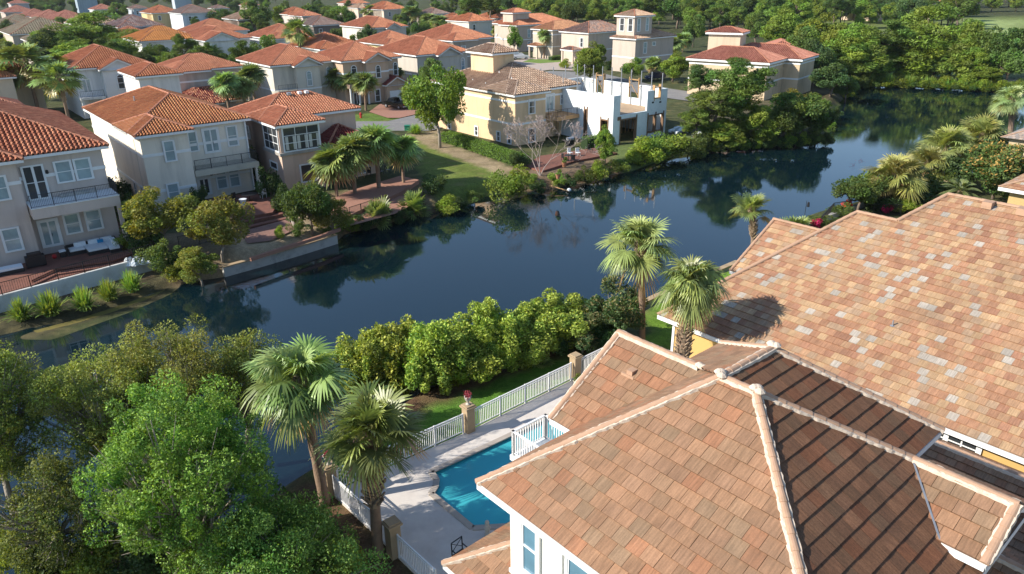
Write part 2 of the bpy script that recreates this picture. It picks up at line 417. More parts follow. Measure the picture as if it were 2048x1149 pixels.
def s_tiles(poly, eave, pal, rng, per=.3, row=.37, hgt=.075, lip=.035):
    O, u, v, n = face_frame(poly, eave)
    O, u, v, n = map(np.array, (O, u, v, n))
    P2 = np.array([((np.array(p)-O)@u, (np.array(p)-O)@v) for p in poly])
    x, y = P2[:, 0], P2[:, 1]
    if np.sum(x*np.roll(y, -1)-np.roll(x, -1)*y) < 0: P2 = P2[::-1]
    nu0, nu1 = int(np.floor(P2[:, 0].min()/per)), int(np.ceil(P2[:, 0].max()/per))
    nv0, nv1 = int(np.floor(P2[:, 1].min()/row+1e-6)), int(np.ceil(P2[:, 1].max()/row))
    K, R_ = np.meshgrid(np.arange(nu0, nu1), np.arange(nv0, nv1)); K = K.ravel(); R_ = R_.ravel()
    col = pick(pal, rng, len(K))
    br = [0, .17, .43, .6, 1.0]; hs = [0, hgt, hgt, 0, 0]
    Vs = []; Cs = []; U = []
    for i in range(4):
        ua = (K+br[i])*per; ub = (K+br[i+1])*per; va = R_*row; vb = va+row
        cu = (ua+ub)/2; cv = (va+vb)/2; ok = np.ones(len(K), bool)
        for j in range(len(P2)):
            a = P2[j]; b = P2[(j+1) % len(P2)]
            ok &= ((b[0]-a[0])*(cv-a[1])-(b[1]-a[1])*(cu-a[0])) >= -1e-6
        ua, ub, va, vb, c = ua[ok], ub[ok], va[ok], vb[ok], col[ok]
        def pt(uu, vv, h): return O+uu[:, None]*u+vv[:, None]*v+(h if np.ndim(h) else np.full(len(uu), h))[:, None]*n
        q = np.stack([pt(ua, va, hs[i]+lip), pt(ub, va, hs[i+1]+lip), pt(ub, vb, hs[i+1]), pt(ua, vb, hs[i])], 1)
        rs = np.stack([pt(ua, va, hs[i]-.01), pt(ub, va, hs[i+1]-.01), pt(ub, va, hs[i+1]+lip), pt(ua, va, hs[i]+lip)], 1)
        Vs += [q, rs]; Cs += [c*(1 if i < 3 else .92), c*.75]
        uvq = np.stack([np.stack([ua, va], 1), np.stack([ub, va], 1), np.stack([ub, vb], 1), np.stack([ua, vb], 1)], 1); U += [uvq, uvq]
    base = np.array([O+p[0]*u+p[1]*v-.015*n for p in P2])
    if len(base) == 3: base = np.vstack([base, base[-1:]+1e-4*v])
    Vs.append(base[None, :4]); Cs.append(np.array([[.12, .06, .04]])); U.append(np.zeros((1, 4, 2)))
    return np.concatenate(Vs), np.concatenate(Cs), np.concatenate(U)
def rect_roof(x0, y0, x1, y1, ze, pitch, kind='hip', ridge=None):
    """eave rectangle -> list of (polygon, eave edge), cap edges, gable triangles"""
    a, b, c, d = (x0, y0, ze), (x1, y0, ze), (x1, y1, ze), (x0, y1, ze)
    w_, h_ = x1-x0, y1-y0
    if kind == 'custom':
        (A, B), along = ridge
    elif kind == 'hip':
        along = 'y' if h_ >= w_ else 'x'; r = min(w_, h_)/2; zr = ze+r*pitch
        A, B = (((x0+x1)/2, y0+r, zr), ((x0+x1)/2, y1-r, zr)) if along == 'y' else ((x0+r, (y0+y1)/2, zr), (x1-r, (y0+y1)/2, zr))
    elif kind in ('gF', 'gFB'):
        along = 'y'; zr = ze+w_/2*pitch; A, B = ((x0+x1)/2, y0, zr), ((x0+x1)/2, y1, zr)
    elif kind in ('gL', 'gLR'):
        along = 'x'; zr = ze+h_/2*pitch; A, B = (x0, (y0+y1)/2, zr), (x1, (y0+y1)/2, zr)
    F = []; caps = []; gab = []
    if along == 'y':
        F.append(([a, d, B, A] if (Vector(B)-Vector(A)).length > .01 else [a, d, A], (a, d)))
        F.append(([b, c, B, A] if (Vector(B)-Vector(A)).length > .01 else [b, c, A], (b, c)))
        if abs(A[1]-y0) > .01: F.append(([a, b, A], (a, b))); caps += [(a, A), (b, A)]
        else: gab.append((a, b, A))
        if abs(B[1]-y1) > .01: F.append(([d, c, B], (d, c))); caps += [(d, B), (c, B)]
        else: gab.append((d, c, B))
    else:
        F.append(([a, b, B, A] if (Vector(B)-Vector(A)).length > .01 else [a, b, A], (a, b)))
        F.append(([d, c, B, A] if (Vector(B)-Vector(A)).length > .01 else [d, c, A], (d, c)))
        if abs(A[0]-x0) > .01: F.append(([a, d, A], (a, d))); caps += [(a, A), (d, A)]
        else: gab.append((a, d, A))
        if abs(B[0]-x1) > .01: F.append(([b, c, B], (b, c))); caps += [(b, B), (c, B)]
        else: gab.append((b, c, B))
    if (Vector(B)-Vector(A)).length > .01: caps.append((A, B))
    return F, caps, gab
def cap_run(mb, a, b, r=.108, seg=.42, lift=.03, mortar=None, rng=random):
    """overlapping half-round ridge tiles from a (low) to b, with a lumpy mortar bed"""
    a = Vector(a); b = Vector(b)
    if a.z > b.z: a, b = b, a
    d = b-a; Ln = d.length; d.normalize(); x = d.cross(Vector((0, 0, 1))).normalized(); y = x.cross(d).normalized()
    n = max(1, round(Ln/seg)); s = Ln/n
    for i in range(n):
        p0 = a+d*(i*s-.03); p1 = a+d*((i+1)*s); r0 = r*1.12; r1 = r*.93; k0 = len(mb.v); m = 7
        for p, rr in ((p0, r0), (p1, r1)):
            for k in range(m):
                t = math.pi*(k/(m-1)); mb.v.append(tuple(p+x*math.cos(t)*rr+y*(math.sin(t)*rr*.8+lift)))
        for k in range(m-1):
            mb.f.append((k0+k, k0+k+1, k0+m+k+1, k0+m+k)); mb.c.append(None)
        mb.f.append(tuple(k0+k for k in range(m))); mb.c.append(None)
    if mortar is not None:
        n = max(2, int(Ln/.11)); prev = None
        for i in range(n+1):
            p = a+d*(Ln*i/n); row = []
            for sgn in (-1, 1):
                wv = r+.025+rng.uniform(-.012, .025)
                row += [p+x*sgn*r*.8+y*(lift+r*.32), p+x*sgn*wv+y*(lift+.02+rng.uniform(-.012, .02)), p+x*sgn*(wv+.015)-y*.06]
            if prev:
                for j in (0, 1, 3, 4): mortar.quad(prev[j], prev[j+1], row[j+1], row[j])
            prev = row
def caps_simple(mb, a, b, r=.15, seg=.8):
    a = Vector(a); b = Vector(b); n = max(1, round((b-a).length/seg))
    up = Vector((0, 0, .07))
    for i in range(n):
        p = a+(b-a)*(i/n)+up; q = a+(b-a)*((i+1)/n)+up
        if a.z > b.z: p, q = q, p
        mb.tube([p, q], [r*1.1, r*.9], 6, cap=True)

# ------------------------------------------------------------ windows, doors, railings
def fmap(face, pl):
    if face == 'F': return lambda a, z, o: (a, pl-o, z)
    if face == 'L': return lambda a, z, o: (pl-o, a, z)
    if face == 'R': return lambda a, z, o: (pl+o, a, z)
    return lambda a, z, o: (a, pl+o, z)
def fbox(mb, m, a0, z0, a1, z1, o0, o1):
    p = m(a0, z0, o0); q = m(a1, z1, o1); mb.box(*p, *q)
def window(parent, face, pl, a, z, w, h, style='sash', glass='glass_dark', frame='white', name='window', tr=.13, grid=None):
    m = fmap(face, pl); g = MB(); f = MB()
    if style == 'arch':
        r = w/2; n = 10; zc = z+h-r
        pts = [(a, z), (a+w, z)]+[(a+r+r*math.cos(math.pi*k/n), zc+r*math.sin(math.pi*k/n)) for k in range(n+1)]
        g.poly([m(x, y, .03) for x, y in pts])
        for k in range(n):
            t0 = math.pi*k/n; t1 = math.pi*(k+1)/n
            q = [(a+r+rr*math.cos(t), zc+rr*math.sin(t)) for rr, t in ((r, t0), (r+tr, t0), (r+tr, t1), (r, t1))]
            f.quad(*[m(x, y, .09) for x, y in q]); 
            f.quad(m(*q[1], .09), m(*q[1], 0), m(*q[2], 0), m(*q[2], .09)); f.quad(m(*q[0], .09), m(*q[0], .03), m(*q[3], .03), m(*q[3], .09))
        fbox(f, m, a-tr, z, a, zc, 0, .09); fbox(f, m, a+w, z, a+w+tr, zc, 0, .09); fbox(f, m, a-tr-.03, z-.14, a+w+tr+.03, z, 0, .12)
        fbox(f, m, a, zc-.03, a+w, zc+.03, .03, .06)
        fbox(f, m, a, z+(zc-z)/2-.03, a+w, z+(zc-z)/2+.03, .03, .06)
    else:
        g.poly([m(x, y, .03) for x, y in ((a, z), (a+w, z), (a+w, z+h), (a, z+h))])
        fbox(f, m, a-tr, z, a, z+h, 0, .09); fbox(f, m, a+w, z, a+w+tr, z+h, 0, .09)
        fbox(f, m, a-tr, z+h, a+w+tr, z+h+tr, 0, .1)
        if style != 'door': fbox(f, m, a-tr, z-tr, a+w+tr, z, 0, .11)
        fbox(f, m, a, z, a+.045, z+h, .03, .065); fbox(f, m, a+w-.045, z, a+w, z+h, .03, .065)
        if style == 'sash': fbox(f, m, a+.045, z+h/2-.03, a+w-.045, z+h/2+.03, .03, .065)
        if style == 'double':
            fbox(f, m, a+w/2-.1, z, a+w/2+.1, z+h, .03, .08); fbox(f, m, a+.045, z+h/2-.03, a+w-.045, z+h/2+.03, .03, .065)
        if style == 'door':
            n = 2; fbox(f, m, a+w/2-.07, z, a+w/2+.07, z+h, .03, .07); fbox(f, m, a+.045, z, a+w-.045, z+.22, .03, .065)
            fbox(f, m, a+.045, z+h-.12, a+w-.045, z+h, .03, .065); fbox(f, m, a+.045, z+.22, a+.14, z+h-.12, .03, .063); fbox(f, m, a+w-.14, z+.22, a+w-.045, z+h-.12, .03, .063)
    if grid:
        nx, nz = grid
        for i in range(1, nx): x = a+w*i/nx; fbox(f, m, x-.03, z, x+.03, z+h, .031, .06)
        for i in range(1, nz): y = z+h*i/nz; fbox(f, m, a+.045, y-.03, a+w-.045, y+.03, .031, .062)
    po = g.build(name, MAT[glass], parent); f.build(name+'_frame', MAT[frame], po)
    if style == 'door':
        k = MB(); fbox(k, m, a+w/2+.1, z+.95, a+w/2+.14, z+1.2, .07, .12); k.build('handle', MAT['black'], po)
    return po
def railing(parent, pts, h=1.05, z=0., mat='black', name='railing', bal=.12, post=.05, br=.018, posts=1.8, top=.05):
    mb = MB()
    for (p, q) in zip(pts[:-1], pts[1:]):
        p = Vector((*p, z)) if len(p) == 2 else Vector(p); q = Vector((*q, z)) if len(q) == 2 else Vector(q)
        up = Vector((0, 0, 1)); Ln = (q-p).length; d = (q-p).normalized()
        mb.beam(p+up*h, q+up*h, top, .04); mb.beam(p+up*.1, q+up*.1, .04, .03)
        n = max(1, round(Ln/posts))
        for i in range(n+1):
            c = p+(q-p)*(i/n); mb.beam(c-up*.0, c+up*(h+.03), post, post, up=d)
        n = max(1, int(Ln/bal))
        for i in range(1, n):
            c = p+(q-p)*(i/n); mb.beam(c+up*.1, c+up*(h-.01), br, br, up=d)
    return mb.build(name, MAT[mat], parent)

# ------------------------------------------------------------ a stucco house
def house(label, cpx, z_c, blocks, wall=(.45, .38, .32), az=51., pal=PAL_TERRA, roof='s', tile=1.2, g=1.2, name='house', over=.55,
          bands=(4.35,), cat='house', group=None, cap='cap_r', loc=None, band_col='white', wallh=None, fascia=.24):
    """cpx: pixel of the near eave corner of the house (local 0,0) at height z_c.
    blocks: (x0, y0, x1, y1, eave z, pitch, kind[, options]); x runs along the front, y away from the viewer"""
    q = W(cpx[0], cpx[1], z_c) if loc is None else Vector(loc)
    T = thing(name, label, cat, (q.x, q.y, 0), RAD(90-az), group)
    rng = np.random.default_rng(int(abs(q.x*13+q.y*7)*10) % 100000)
    wm = MB(); fa = MB(); cp = MB(); bd = MB(); VV = []; CC = []; UU = []; flat = []
    for b in blocks:
        x0, y0, x1, y1, ze, pi, kind = b[:7]; o = b[7] if len(b) > 7 else {}
        F, caps, gab = rect_roof(x0, y0, x1, y1, ze, pi, kind)
        pl = o.get('pal', pal)
        for k, (poly, eave) in enumerate(F):
            if roof == 's':
                a_, b_, c_ = s_tiles(poly, eave, pl, rng, .3*tile, .37*tile, .13*min(tile, 1.4), .075*min(tile, 1.4)); VV.append(a_); CC.append(b_); UU.append(c_)
            else: flat.append(([poly], eave))
        for (a, c) in caps: caps_simple(cp, a, c)
        ov = o.get('over', over); zb = o.get('zb', g-.3)
        wx0, wy0, wx1, wy1 = x0+ov, y0+ov, x1-ov, y1-ov
        if 'wall' in o: wx0, wy0, wx1, wy1 = o['wall']
        if not o.get('nowall'): wm.box(wx0, wy0, zb, wx1, wy1, ze-.02)
        for (p, c, t) in gab:
            ins = Vector((0, ov, 0)) if abs(p[1]-c[1]) < 1e-6 and abs(p[1]-y0) < 1e-6 else (Vector((0, -ov, 0)) if abs(p[1]-c[1]) < 1e-6 else (Vector((ov, 0, 0)) if abs(p[0]-x0) < 1e-6 else Vector((-ov, 0, 0))))
            u_ = (Vector(c)-Vector(p)).normalized(); dz = Vector((0, 0, -.12))
            sl_ = ov
            wm.poly([Vector(p)+ins+u_*sl_+Vector((0, 0, -.02)), Vector(c)+ins-u_*sl_+Vector((0, 0, -.02)), Vector(c)+ins-u_*sl_+Vector((0, 0, sl_*pi-.03)), Vector(t)+ins+dz, Vector(p)+ins+u_*sl_+Vector((0, 0, sl_*pi-.03))])
            for e in (p, c): fa.beam(Vector(e)+dz+ins*.04, Vector(t)+dz+ins*.04, .07, .22)
            for e in (p, c): cp.beam(Vector(e)+Vector((0, 0, .06)), Vector(t)+Vector((0, 0, .06)), .2, .1)
        fz0, fz1 = ze-fascia, ze+.0
        gF = kind in ('gF', 'gFB'); gL_ = kind in ('gL', 'gLR')
        fa.box(x0+.06, y0+.06, fz0+.03, x1-.06, y1-.06, fz0+.06)
        if not gF: fa.box(x0, y0, fz0, x1, y0+.05, fz1); fa.box(x0, y1-.05, fz0, x1, y1, fz1)
        if not gL_: fa.box(x0, y0+.05, fz0+.002, x0+.05, y1-.05, fz1); fa.box(x1-.05, y0+.05, fz0+.002, x1, y1-.05, fz1)
        for zz in o.get('bands', bands):
            if zz < ze-.4 and zz > zb:
                bd.box(wx0-.05, wy0-.05, zz, wx1+.05, wy0+.02, zz+.28); bd.box(wx0-.052, wy0-.048, zz+.002, wx0+.02, wy1+.05, zz+.278)
                bd.box(wx1-.02, wy0-.048, zz+.002, wx1+.052, wy1+.05, zz+.278)
    wm.build('wall', stucco(wall), T)
    if roof == 's':
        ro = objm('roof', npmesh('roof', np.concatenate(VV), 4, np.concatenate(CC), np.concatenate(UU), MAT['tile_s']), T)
    else:
        ro = objm('roof', flat_roof_mesh('roof', flat, pal, 5, tw=.36*tile, te=.36*tile), T)
    cp.build('ridge_cap', MAT[cap], ro); fa.build('fascia', MAT['white'], T)
    if bd.v: bd.build('wall_band', MAT[band_col] if isinstance(band_col, str) else stucco(band_col), T)
    return T
def fitw(cpx, z, az, px2):
    """length along azimuth az from the corner until picture column px2"""
    q = W(*cpx, z); d = Vector((math.sin(RAD(az)), math.cos(RAD(az)), 0)); lo, hi = 0, 60
    s = 1 if PX(q+d*5)[0] > PX(q)[0] else -1
    for _ in range(30):
        m = (lo+hi)/2
        if s*(PX(q+d*m)[0]-px2) < 0: lo = m
        else: hi = m
    return lo
# ------------------------------------------------------------ the two big tiled houses in front
E0 = W(955, 965, 9.0)
def fg_house():
    T = thing('pool_house', 'cream two-storey house beside the swimming pool, its mottled tile roof filling the lower right', 'house', (E0.x, E0.y, 0), RAD(-49))
    rng = random.Random(4)
    A = (4.45, 5.6, 12.4); A2 = (5.6, 5.6, 12.4); B2 = (4.5, 8.3, 12.4)
    a, b, c, d = (0, 0, 9), (11.5, 0, 9), (11.5, 11, 9), (0, 11, 9)
    bl = (.7, 11.6, 10); br = (8.7, 11.6, 10)
    gx = 8.2
    grimy_shaded = [([[b, c, A2]], (b, c)), ([[(8.7, 5.6, 10), br, B2, (4.5, 5.6, 12.4)]], ((8.7, 5.6, 10), br))]
    faces = [([[a, b, A2, A]], (a, b)), ([[a, A, d]], (a, d)), ([[d, c, A2, A]], (d, c)),
             ([[(.7, 8.4, 10), bl, B2, (2.3, 7.75, 11.01)], [B2, (4.5, 5.62, 12.4), (2.3, 7.75, 11.01)]], ((.7, 8.4, 10), bl)),
             ([[bl, br, B2]], (bl, br))]
    # side wing with a gable end over the pool
    m0, m1 = (-1.3, 4.3, 8.8), (5, 4.3, 8.8); r0, r1 = (-1.3, 7.8, 11.0), (5, 7.8, 11.0); n0, n1 = (-1.3, 11.3, 8.8), (5, 11.3, 8.8)
    faces += [([[m0, m1, r1, r0]], (m0, m1)), ([[n0, n1, r1, r0]], (n0, n1))]
    # small gable on the far slope
    g0, g1 = (9., 6.9, 9.6), (11.6, 6.9, 9.6); h0, h1 = (9., 8.6, 10.5), (11.6, 8.6, 10.5); k0, k1 = (9., 10.3, 9.6), (11.6, 10.3, 9.6)
    faces += [([[g0, g1, h1, h0]], (g0, g1)), ([[k0, k1, h1, h0]], (k0, k1))]
    ro = objm('roof', flat_roof_mesh('roof', faces, PAL_FLAT, 11, tw=.47, te=.45), T)
    objm('shade_toned_weathered_slope', flat_roof_mesh('shade_toned_weathered_slope', grimy_shaded, PAL_GRIME_SHADE, 12, mat='tile_dirty', tw=.47, te=.45, t=.042), T)
    cp = MB(); mo = MB()
    for p, q in ((a, A), (b, A2), (c, A2), (A, A2), (bl, B2), (br, B2), (A, B2), (r0, (2.3, 7.8, 11.0)), (h0, h1)):
        cap_run(cp, p, q, mortar=mo, rng=rng)
    cap_run(cp, (-1.25, 4.3, 8.8), (-1.25, 7.8, 11.0), mortar=mo, rng=rng); cap_run(cp, (11.55, 6.9, 9.6), (11.55, 8.6, 10.5), mortar=mo, rng=rng)
    for p in (A, A2, B2, (2.4, 7.8, 11.0)):
        for k in range(3):
            mo.lathe([(.13, 0), (.16, .05), (.1, .12), (.03, .15)], (p[0]+rng.uniform(-.15, .15), p[1]+rng.uniform(-.1, .1), p[2]+.06), 7)
    cp.build('ridge_cap', MAT['cap'], ro); mo.build('ridge_mortar', MAT['mortar'], ro)
    vf = MB().box(-.05, 6.55, 10.22, .5, 6.95, 10.32); vf.box(.15, 6.6, 10.3, .4, 6.9, 10.48); vf.build('roof_vent', MAT['cap'], ro)
    vy = MB(); vy.beam((9.05, 8.45, 10.5), (10.5, 6.9, 9.66), .05, .02); vy.build('valley_flashing', MAT['steel'], ro)
    # fascia, soffit
    f = MB()
    f.box(-.02, -.02, 8.74, 11.5, .05, 8.98); f.box(-.02, .05, 8.742, .05, 11, 8.98); f.box(11.45, .05, 8.742, 11.52, 11, 8.98)
    f.box(.05, .05, 8.78, 11.45, 10.95, 8.81)
    f.box(8.65, 9, 9.76, 8.72, 11.6, 9.98); f.box(.68, 8.4, 9.76, .75, 11.6, 9.98); f.box(.75, 11.55, 9.762, 8.65, 11.62, 9.98)
    f.box(-1.25, 4.28, 8.56, 0, 4.34, 8.78)
    for e in (m0, n0): f.beam(Vector(e)+Vector((.02, 0, -.14)), Vector(r0)+Vector((.02, 0, -.14)), .06, .22)
    for e in (g1, k1): f.beam(Vector(e)+Vector((-.02, 0, -.14)), Vector(h1)+Vector((-.02, 0, -.14)), .06, .2)
    f.box(9, 6.88, 9.36, 11.58, 6.94, 9.58)
    f.build('fascia', MAT['white'], T)
    wl = MB(); wl.box(.8, .6, .9, 10.9, 10.4, 8.78); wl.box(1.3, 10.41, .9, 8.1, 11.0, 9.9)
    wl.box(-.8, 4.9, .9, .79, 10.7, 8.8); wl.poly([(-.8, 4.9, 8.8), (-.8, 10.7, 8.8), (-.8, 7.8, 10.7)]); wl.box(9.2, 7.3, 8.8, 11.1, 9.9, 9.6); wl.poly([(11.1, 7.3, 9.6), (11.1, 9.9, 9.6), (11.1, 8.6, 10.3)])
    wl.build('wall', plain('cream_stucco', (.72, .69, .6), .9, .06, 1.5, bump=.3, bscale=50), T)
    window(T, 'F', .6, 1.42, 6.3, .62, 1.9, 'sash', 'glass_blue', tr=.16)
    pb = MB(); pb.box(2.9, .5, 1, 3.15, .59, 8.74); pb.box(4.4, .52, 1, 4.6, .59, 8.74); pb.box(2.35, .53, 8.3, 11, .595, 8.74); pb.box(.78, .54, 5.7, 2.9, .593, 5.85)
    pb.build('wall_trim', MAT['white'], T)
    window(T, 'F', .6, 3.35, 6.1, .85, 2.2, 'sash', 'glass_blue', tr=.1)
    window(T, 'R', 10.9, 4.9, 7.6, 1.9, 1.05, 'double', 'glass_blue')
    # lower porch roof
    pf = []
    q0, q1, q2, q3 = (-2.4, .2, 4), (6, .2, 4), (6, 6.2, 4), (-2.4, 6.2, 4); t0, t1 = (.6, 3.2, 5.8), (6, 3.2, 5.8)
    pf = [([[q0, q1, t1, t0]], (q0, q1)), ([[q0, q3, t0]], (q0, q3)), ([[q3, q2, t1, t0]], (q3, q2))]
    pr = objm('porch_roof', flat_roof_mesh('porch_roof', pf, PAL_FLAT, 77, tw=.47, te=.45), T)
    cp = MB(); mo = MB(); cap_run(cp, q0, t0, mortar=mo, rng=rng); cap_run(cp, q3, t0, mortar=mo, rng=rng)
    cp.build('ridge_cap', MAT['cap'], pr); mo.build('ridge_mortar', MAT['mortar'], pr)
    f = MB(); f.box(-2.42, .18, 3.76, 6, .24, 3.98); f.box(-2.42, .24, 3.762, -2.36, 6.2, 3.98); f.box(-2.36, .24, 3.8, .8, 6.2, 3.83); f.build('fascia', MAT['white'], T)
    f = MB()
    for yy in (.5, 3.1, 5.9): f.box(-2.2, yy-.15, 1.2, -1.9, yy+.15, 3.79)
    f.build('porch_column', MAT['white'], T)
    # balcony
    f = MB(); f.box(-3.6, 4.4, 5.75, -.8, 6.3, 5.98); bo = f.build('balcony', MAT['white'], T)
    railing(bo, [(-.85, 4.5), (-3.5, 4.5), (-3.5, 6.2), (-.85, 6.2)], 1.08, 5.98, 'rail_white', bal=.13, br=.035, post=.1, top=.09)
    # low tiled roof of the rear wing in the shade
    w0, w1, s0, s1, x0, x1 = (6.5, 13.2, 2.5), (18, 13.2, 2.5), (6.5, 18.8, 5.2), (18, 18.8, 5.2), (6.5, 20.6, 4.3), (18, 20.6, 4.3)
    rr = objm('rear_wing_roof', flat_roof_mesh('rear_wing_roof', [([[w0, w1, s1, s0]], (w0, w1)), ([[x0, x1, s1, s0]], (x0, x1))], PAL_FLAT, 50), T)
    u0, u1, v0, v1 = (10.9, 7.2, 4.6), (18, 7.2, 4.6), (10.9, 11.5, 6.6), (18, 11.5, 6.6); y0, y1 = (10.9, 13.4, 5.7), (18, 13.4, 5.7)
    r2 = objm('side_wing_roof', flat_roof_mesh('side_wing_roof', [([[u0, u1, v1, v0]], (u0, u1)), ([[y0, y1, v1, v0]], (y0, y1))], PAL_FLAT, 60), T)
    cp = MB(); mo = MB(); cap_run(cp, s0, s1, mortar=mo, rng=rng); cp.build('ridge_cap', MAT['cap'], rr); mo.build('ridge_mortar', MAT['mortar'], rr)
    cp = MB(); mo = MB(); cap_run(cp, v0, v1, mortar=mo, rng=rng); cp.build('ridge_cap', MAT['cap'], r2); mo.build('ridge_mortar', MAT['mortar'], r2)
    wl = MB(); wl.box(7, 13.7, 1, 17.9, 20.2, 2.6); wl.poly([(7, 13.7, 2.6), (7, 20.2, 2.6), (7, 20.2, 4.3), (7, 18.8, 4.9)]); wl.box(10.95, 7.7, 1, 17.9, 13, 4.6); wl.build('wall', stucco((.6, .56, .48)), T)
    return T
fg_house()
def right_house():
    T = thing('neighbour_house', 'ochre house next to the pool house under a wide blond and salmon tiled roof', 'house', (E0.x, E0.y, 0), RAD(-49))
    rng = random.Random(9)
    z0 = 5.0; yE = 20.6; XR = 27
    P1 = (-9.1, yE, z0); P2 = (XR, yE, z0); P3 = (XR, 35.2, 11.2); P4 = (-.1, 35.2, 11.2); P5 = (-1.45, 32.2, 9.93); P6 = (-3.8, 32.2, 9.93)
    sl = (11.2-5)/(35.2-20.6)
    F = [([[P1, P2, P3, P5], [P5, P3, P4], [P1, P5, P6]], (P1, P2))]
    # left slopes and the back
    F += [([[P1, (-6.0, 43.8, z0), P6]], (P1, (-6.0, 43.8, z0)))]
    F += [([[(-1.45, 32.2, 9.93), (-3.8, 32.2, 9.93), (-6.0, 43.8, 5.0), (-3, 43.8, 5)]], ((-6.0, 43.8, 5), (-3, 43.8, 5)))]
    F += [([[P4, P3, (XR, 49.8, 5), (-6, 49.8, 5)]], ((-6, 49.8, 5), (XR, 49.8, 5)))]
    F += [([[P5, P4, (-6, 49.8, 5), (-6, 40, 5)]], ((-6, 40, 5), (-6, 49.8, 5)))]
    # wing by the water
    R0, R1 = (-10.3, 34.4, 7.5), (-2, 34.4, 7.5); q0, q1 = (-10.3, 29.6, 5.0), (-2, 29.6, 5.0); s0, s1 = (-10.3, 39.2, 5.), (-2, 39.2, 5.)
    F += [([[q0, q1, R1, R0]], (q0, q1)), ([[s0, s1, R1, R0]], (s0, s1))]
    ro = objm('roof', flat_roof_mesh('roof', F, PAL_R, 23, tw=.41, te=.46, t=.05, gap=.003), T)
    cp = MB(); mo = MB()
    for p, q in ((P1, P6), (P6, P5), (P5, P4), (P4, P3), (R0, R1)): cap_run(cp, p, q, r=.13, seg=.45, rng=rng)
    cap_run(cp, (-10.25, 29.6, 5), (-10.25, 34.4, 7.5), rng=rng)
    cp.build('ridge_cap', MAT['cap'], ro)
    for x in (1.9, 3.6): MB().box(x, 34.5, 10.98, x+.5, 35.1, 11.35).build('ridge_vent', MAT['cap'], ro)
    MB().lathe([(.12, 0), (.12, .03), (.04, .05), (.04, .3)], (2.0, 24.9, 6.85), 10).build('vent_pipe', MAT['steel'], ro)
    f = MB(); f.box(-9.15, yE-.05, 4.74, XR, yE+.02, 4.97); f.beam((-9.1, yE+.02, 4.855), (-6.0, 43.8, 4.855), .07, .23); f.box(-10.32, 29.58, 4.76, -9.2, 29.64, 4.97)
    f.beam((-10.3, 29.6, 4.84), (-10.3, 34.4, 7.34), .06, .22); f.box(-9, yE+.02, 4.8, XR, yE+.7, 4.83); f.build('fascia', MAT['white'], T)
    wl = MB(); wl.box(-8.4, 21.2, .9, XR-1, 30, 4.82); wl.box(-6, 30, .9, XR-1, 43, 4.8); wl.box(-9.7, 30.1, .9, -8.41, 38.7, 4.9); wl.poly([(-9.7, 30.1, 4.9), (-9.7, 38.7, 4.9), (-9.7, 34.4, 7.2)])
    wl.build('wall', plain('ochre_stucco', (.55, .36, .13), .9, .05, 1, bump=.2, bscale=60), T)
    window(T, 'F', 21.2, 5.2, 3.75, 2.5, .8, 'double', 'glass_dark', grid=(4, 2), tr=.18)
    f = MB(); f.box(-8.45, 21.14, 1.2, -8.3, 21.3, 4.8); f.build('downpipe', MAT['white'], T)
right_house()
def corner_house():
    q = W(1998, 374, 6.4)
    T = thing('neighbour_house', 'corner of a pale-fasciaed tiled roof cut off at the right edge, behind the magnolia', 'house', (q.x, q.y, 0), RAD(-49))
    F, caps, g = rect_roof(0, 0, 14, 12, 6.4, .42, 'hip')
    ro = objm('roof', flat_roof_mesh('roof', [([p], e) for p, e in F], PAL_R, 31, tw=.315, te=.385), T)
    cp = MB(); [cap_run(cp, a, b) for a, b in caps]; cp.build('ridge_cap', MAT['cap'], ro)
    f = MB(); f.box(-.03, -.03, 6.1, 14, .04, 6.38); f.box(-.03, .04, 6.102, .04, 12, 6.38); f.build('fascia', MAT['white'], T)
    MB().box(.7, .7, .9, 13, 11, 6.3).build('wall', stucco((.5, .36, .16)), T)
    q = W(2004, 268, 6.0)
    T = thing('neighbour_house', 'grey-brown slab tile roof behind the tall palm at the right edge', 'house', (q.x, q.y, 0), RAD(-49))
    F, caps, g = rect_roof(0, 0, 16, 14, 5.6, .42, 'hip')
    ro = objm('roof', flat_roof_mesh('roof', [([p], e) for p, e in F], [((.4, .33, .28), 2), ((.46, .36, .29), 2), ((.34, .3, .27), 2)], 37, tw=.35, te=.4), T)
    cp = MB(); [cap_run(cp, a, b) for a, b in caps]; cp.build('ridge_cap', MAT['cap'], ro)
    MB().box(.7, .7, .9, 15, 13, 5.6).build('wall', stucco((.5, .4, .25)), T)
corner_house()
# ------------------------------------------------------------ lake, ground, roads
LAND = 1.2
far_bank = [(-900, 900), (-300, 740), (0, 668), (75, 655), (150, 640), (230, 614), (300, 588), (345, 572), (430, 556), (560, 524), (676, 483), (690, 470), (780, 447), (880, 422), (945, 398), (1010, 386),
            (1060, 383), (1100, 378), (1170, 366), (1290, 334), (1370, 306), (1430, 296), (1500, 292), (1580, 290), (1650, 280), (1668, 250), (1672, 225), (1684, 200), (1700, 180), (1725, 170), (1780, 166),
            (1850, 168), (1900, 172), (1960, 180), (2048, 190), (2200, 210), (2400, 240)]
near_bank = [(2500, 420), (2200, 390), (2060, 345), (1960, 352), (1860, 372), (1720, 410), (1640, 428), (1580, 450), (1480, 530), (1400, 568), (1310, 612), (1200, 662), (1080, 706), (940, 748), (830, 795), (740, 850), (640, 930),
             (520, 1010), (430, 1058), (300, 1082), (200, 1092), (100, 1130), (0, 1190), (-200, 1400)]
LAKE = np.array([tuple(W(x, y, 0))[:2] for x, y in far_bank+near_bank])
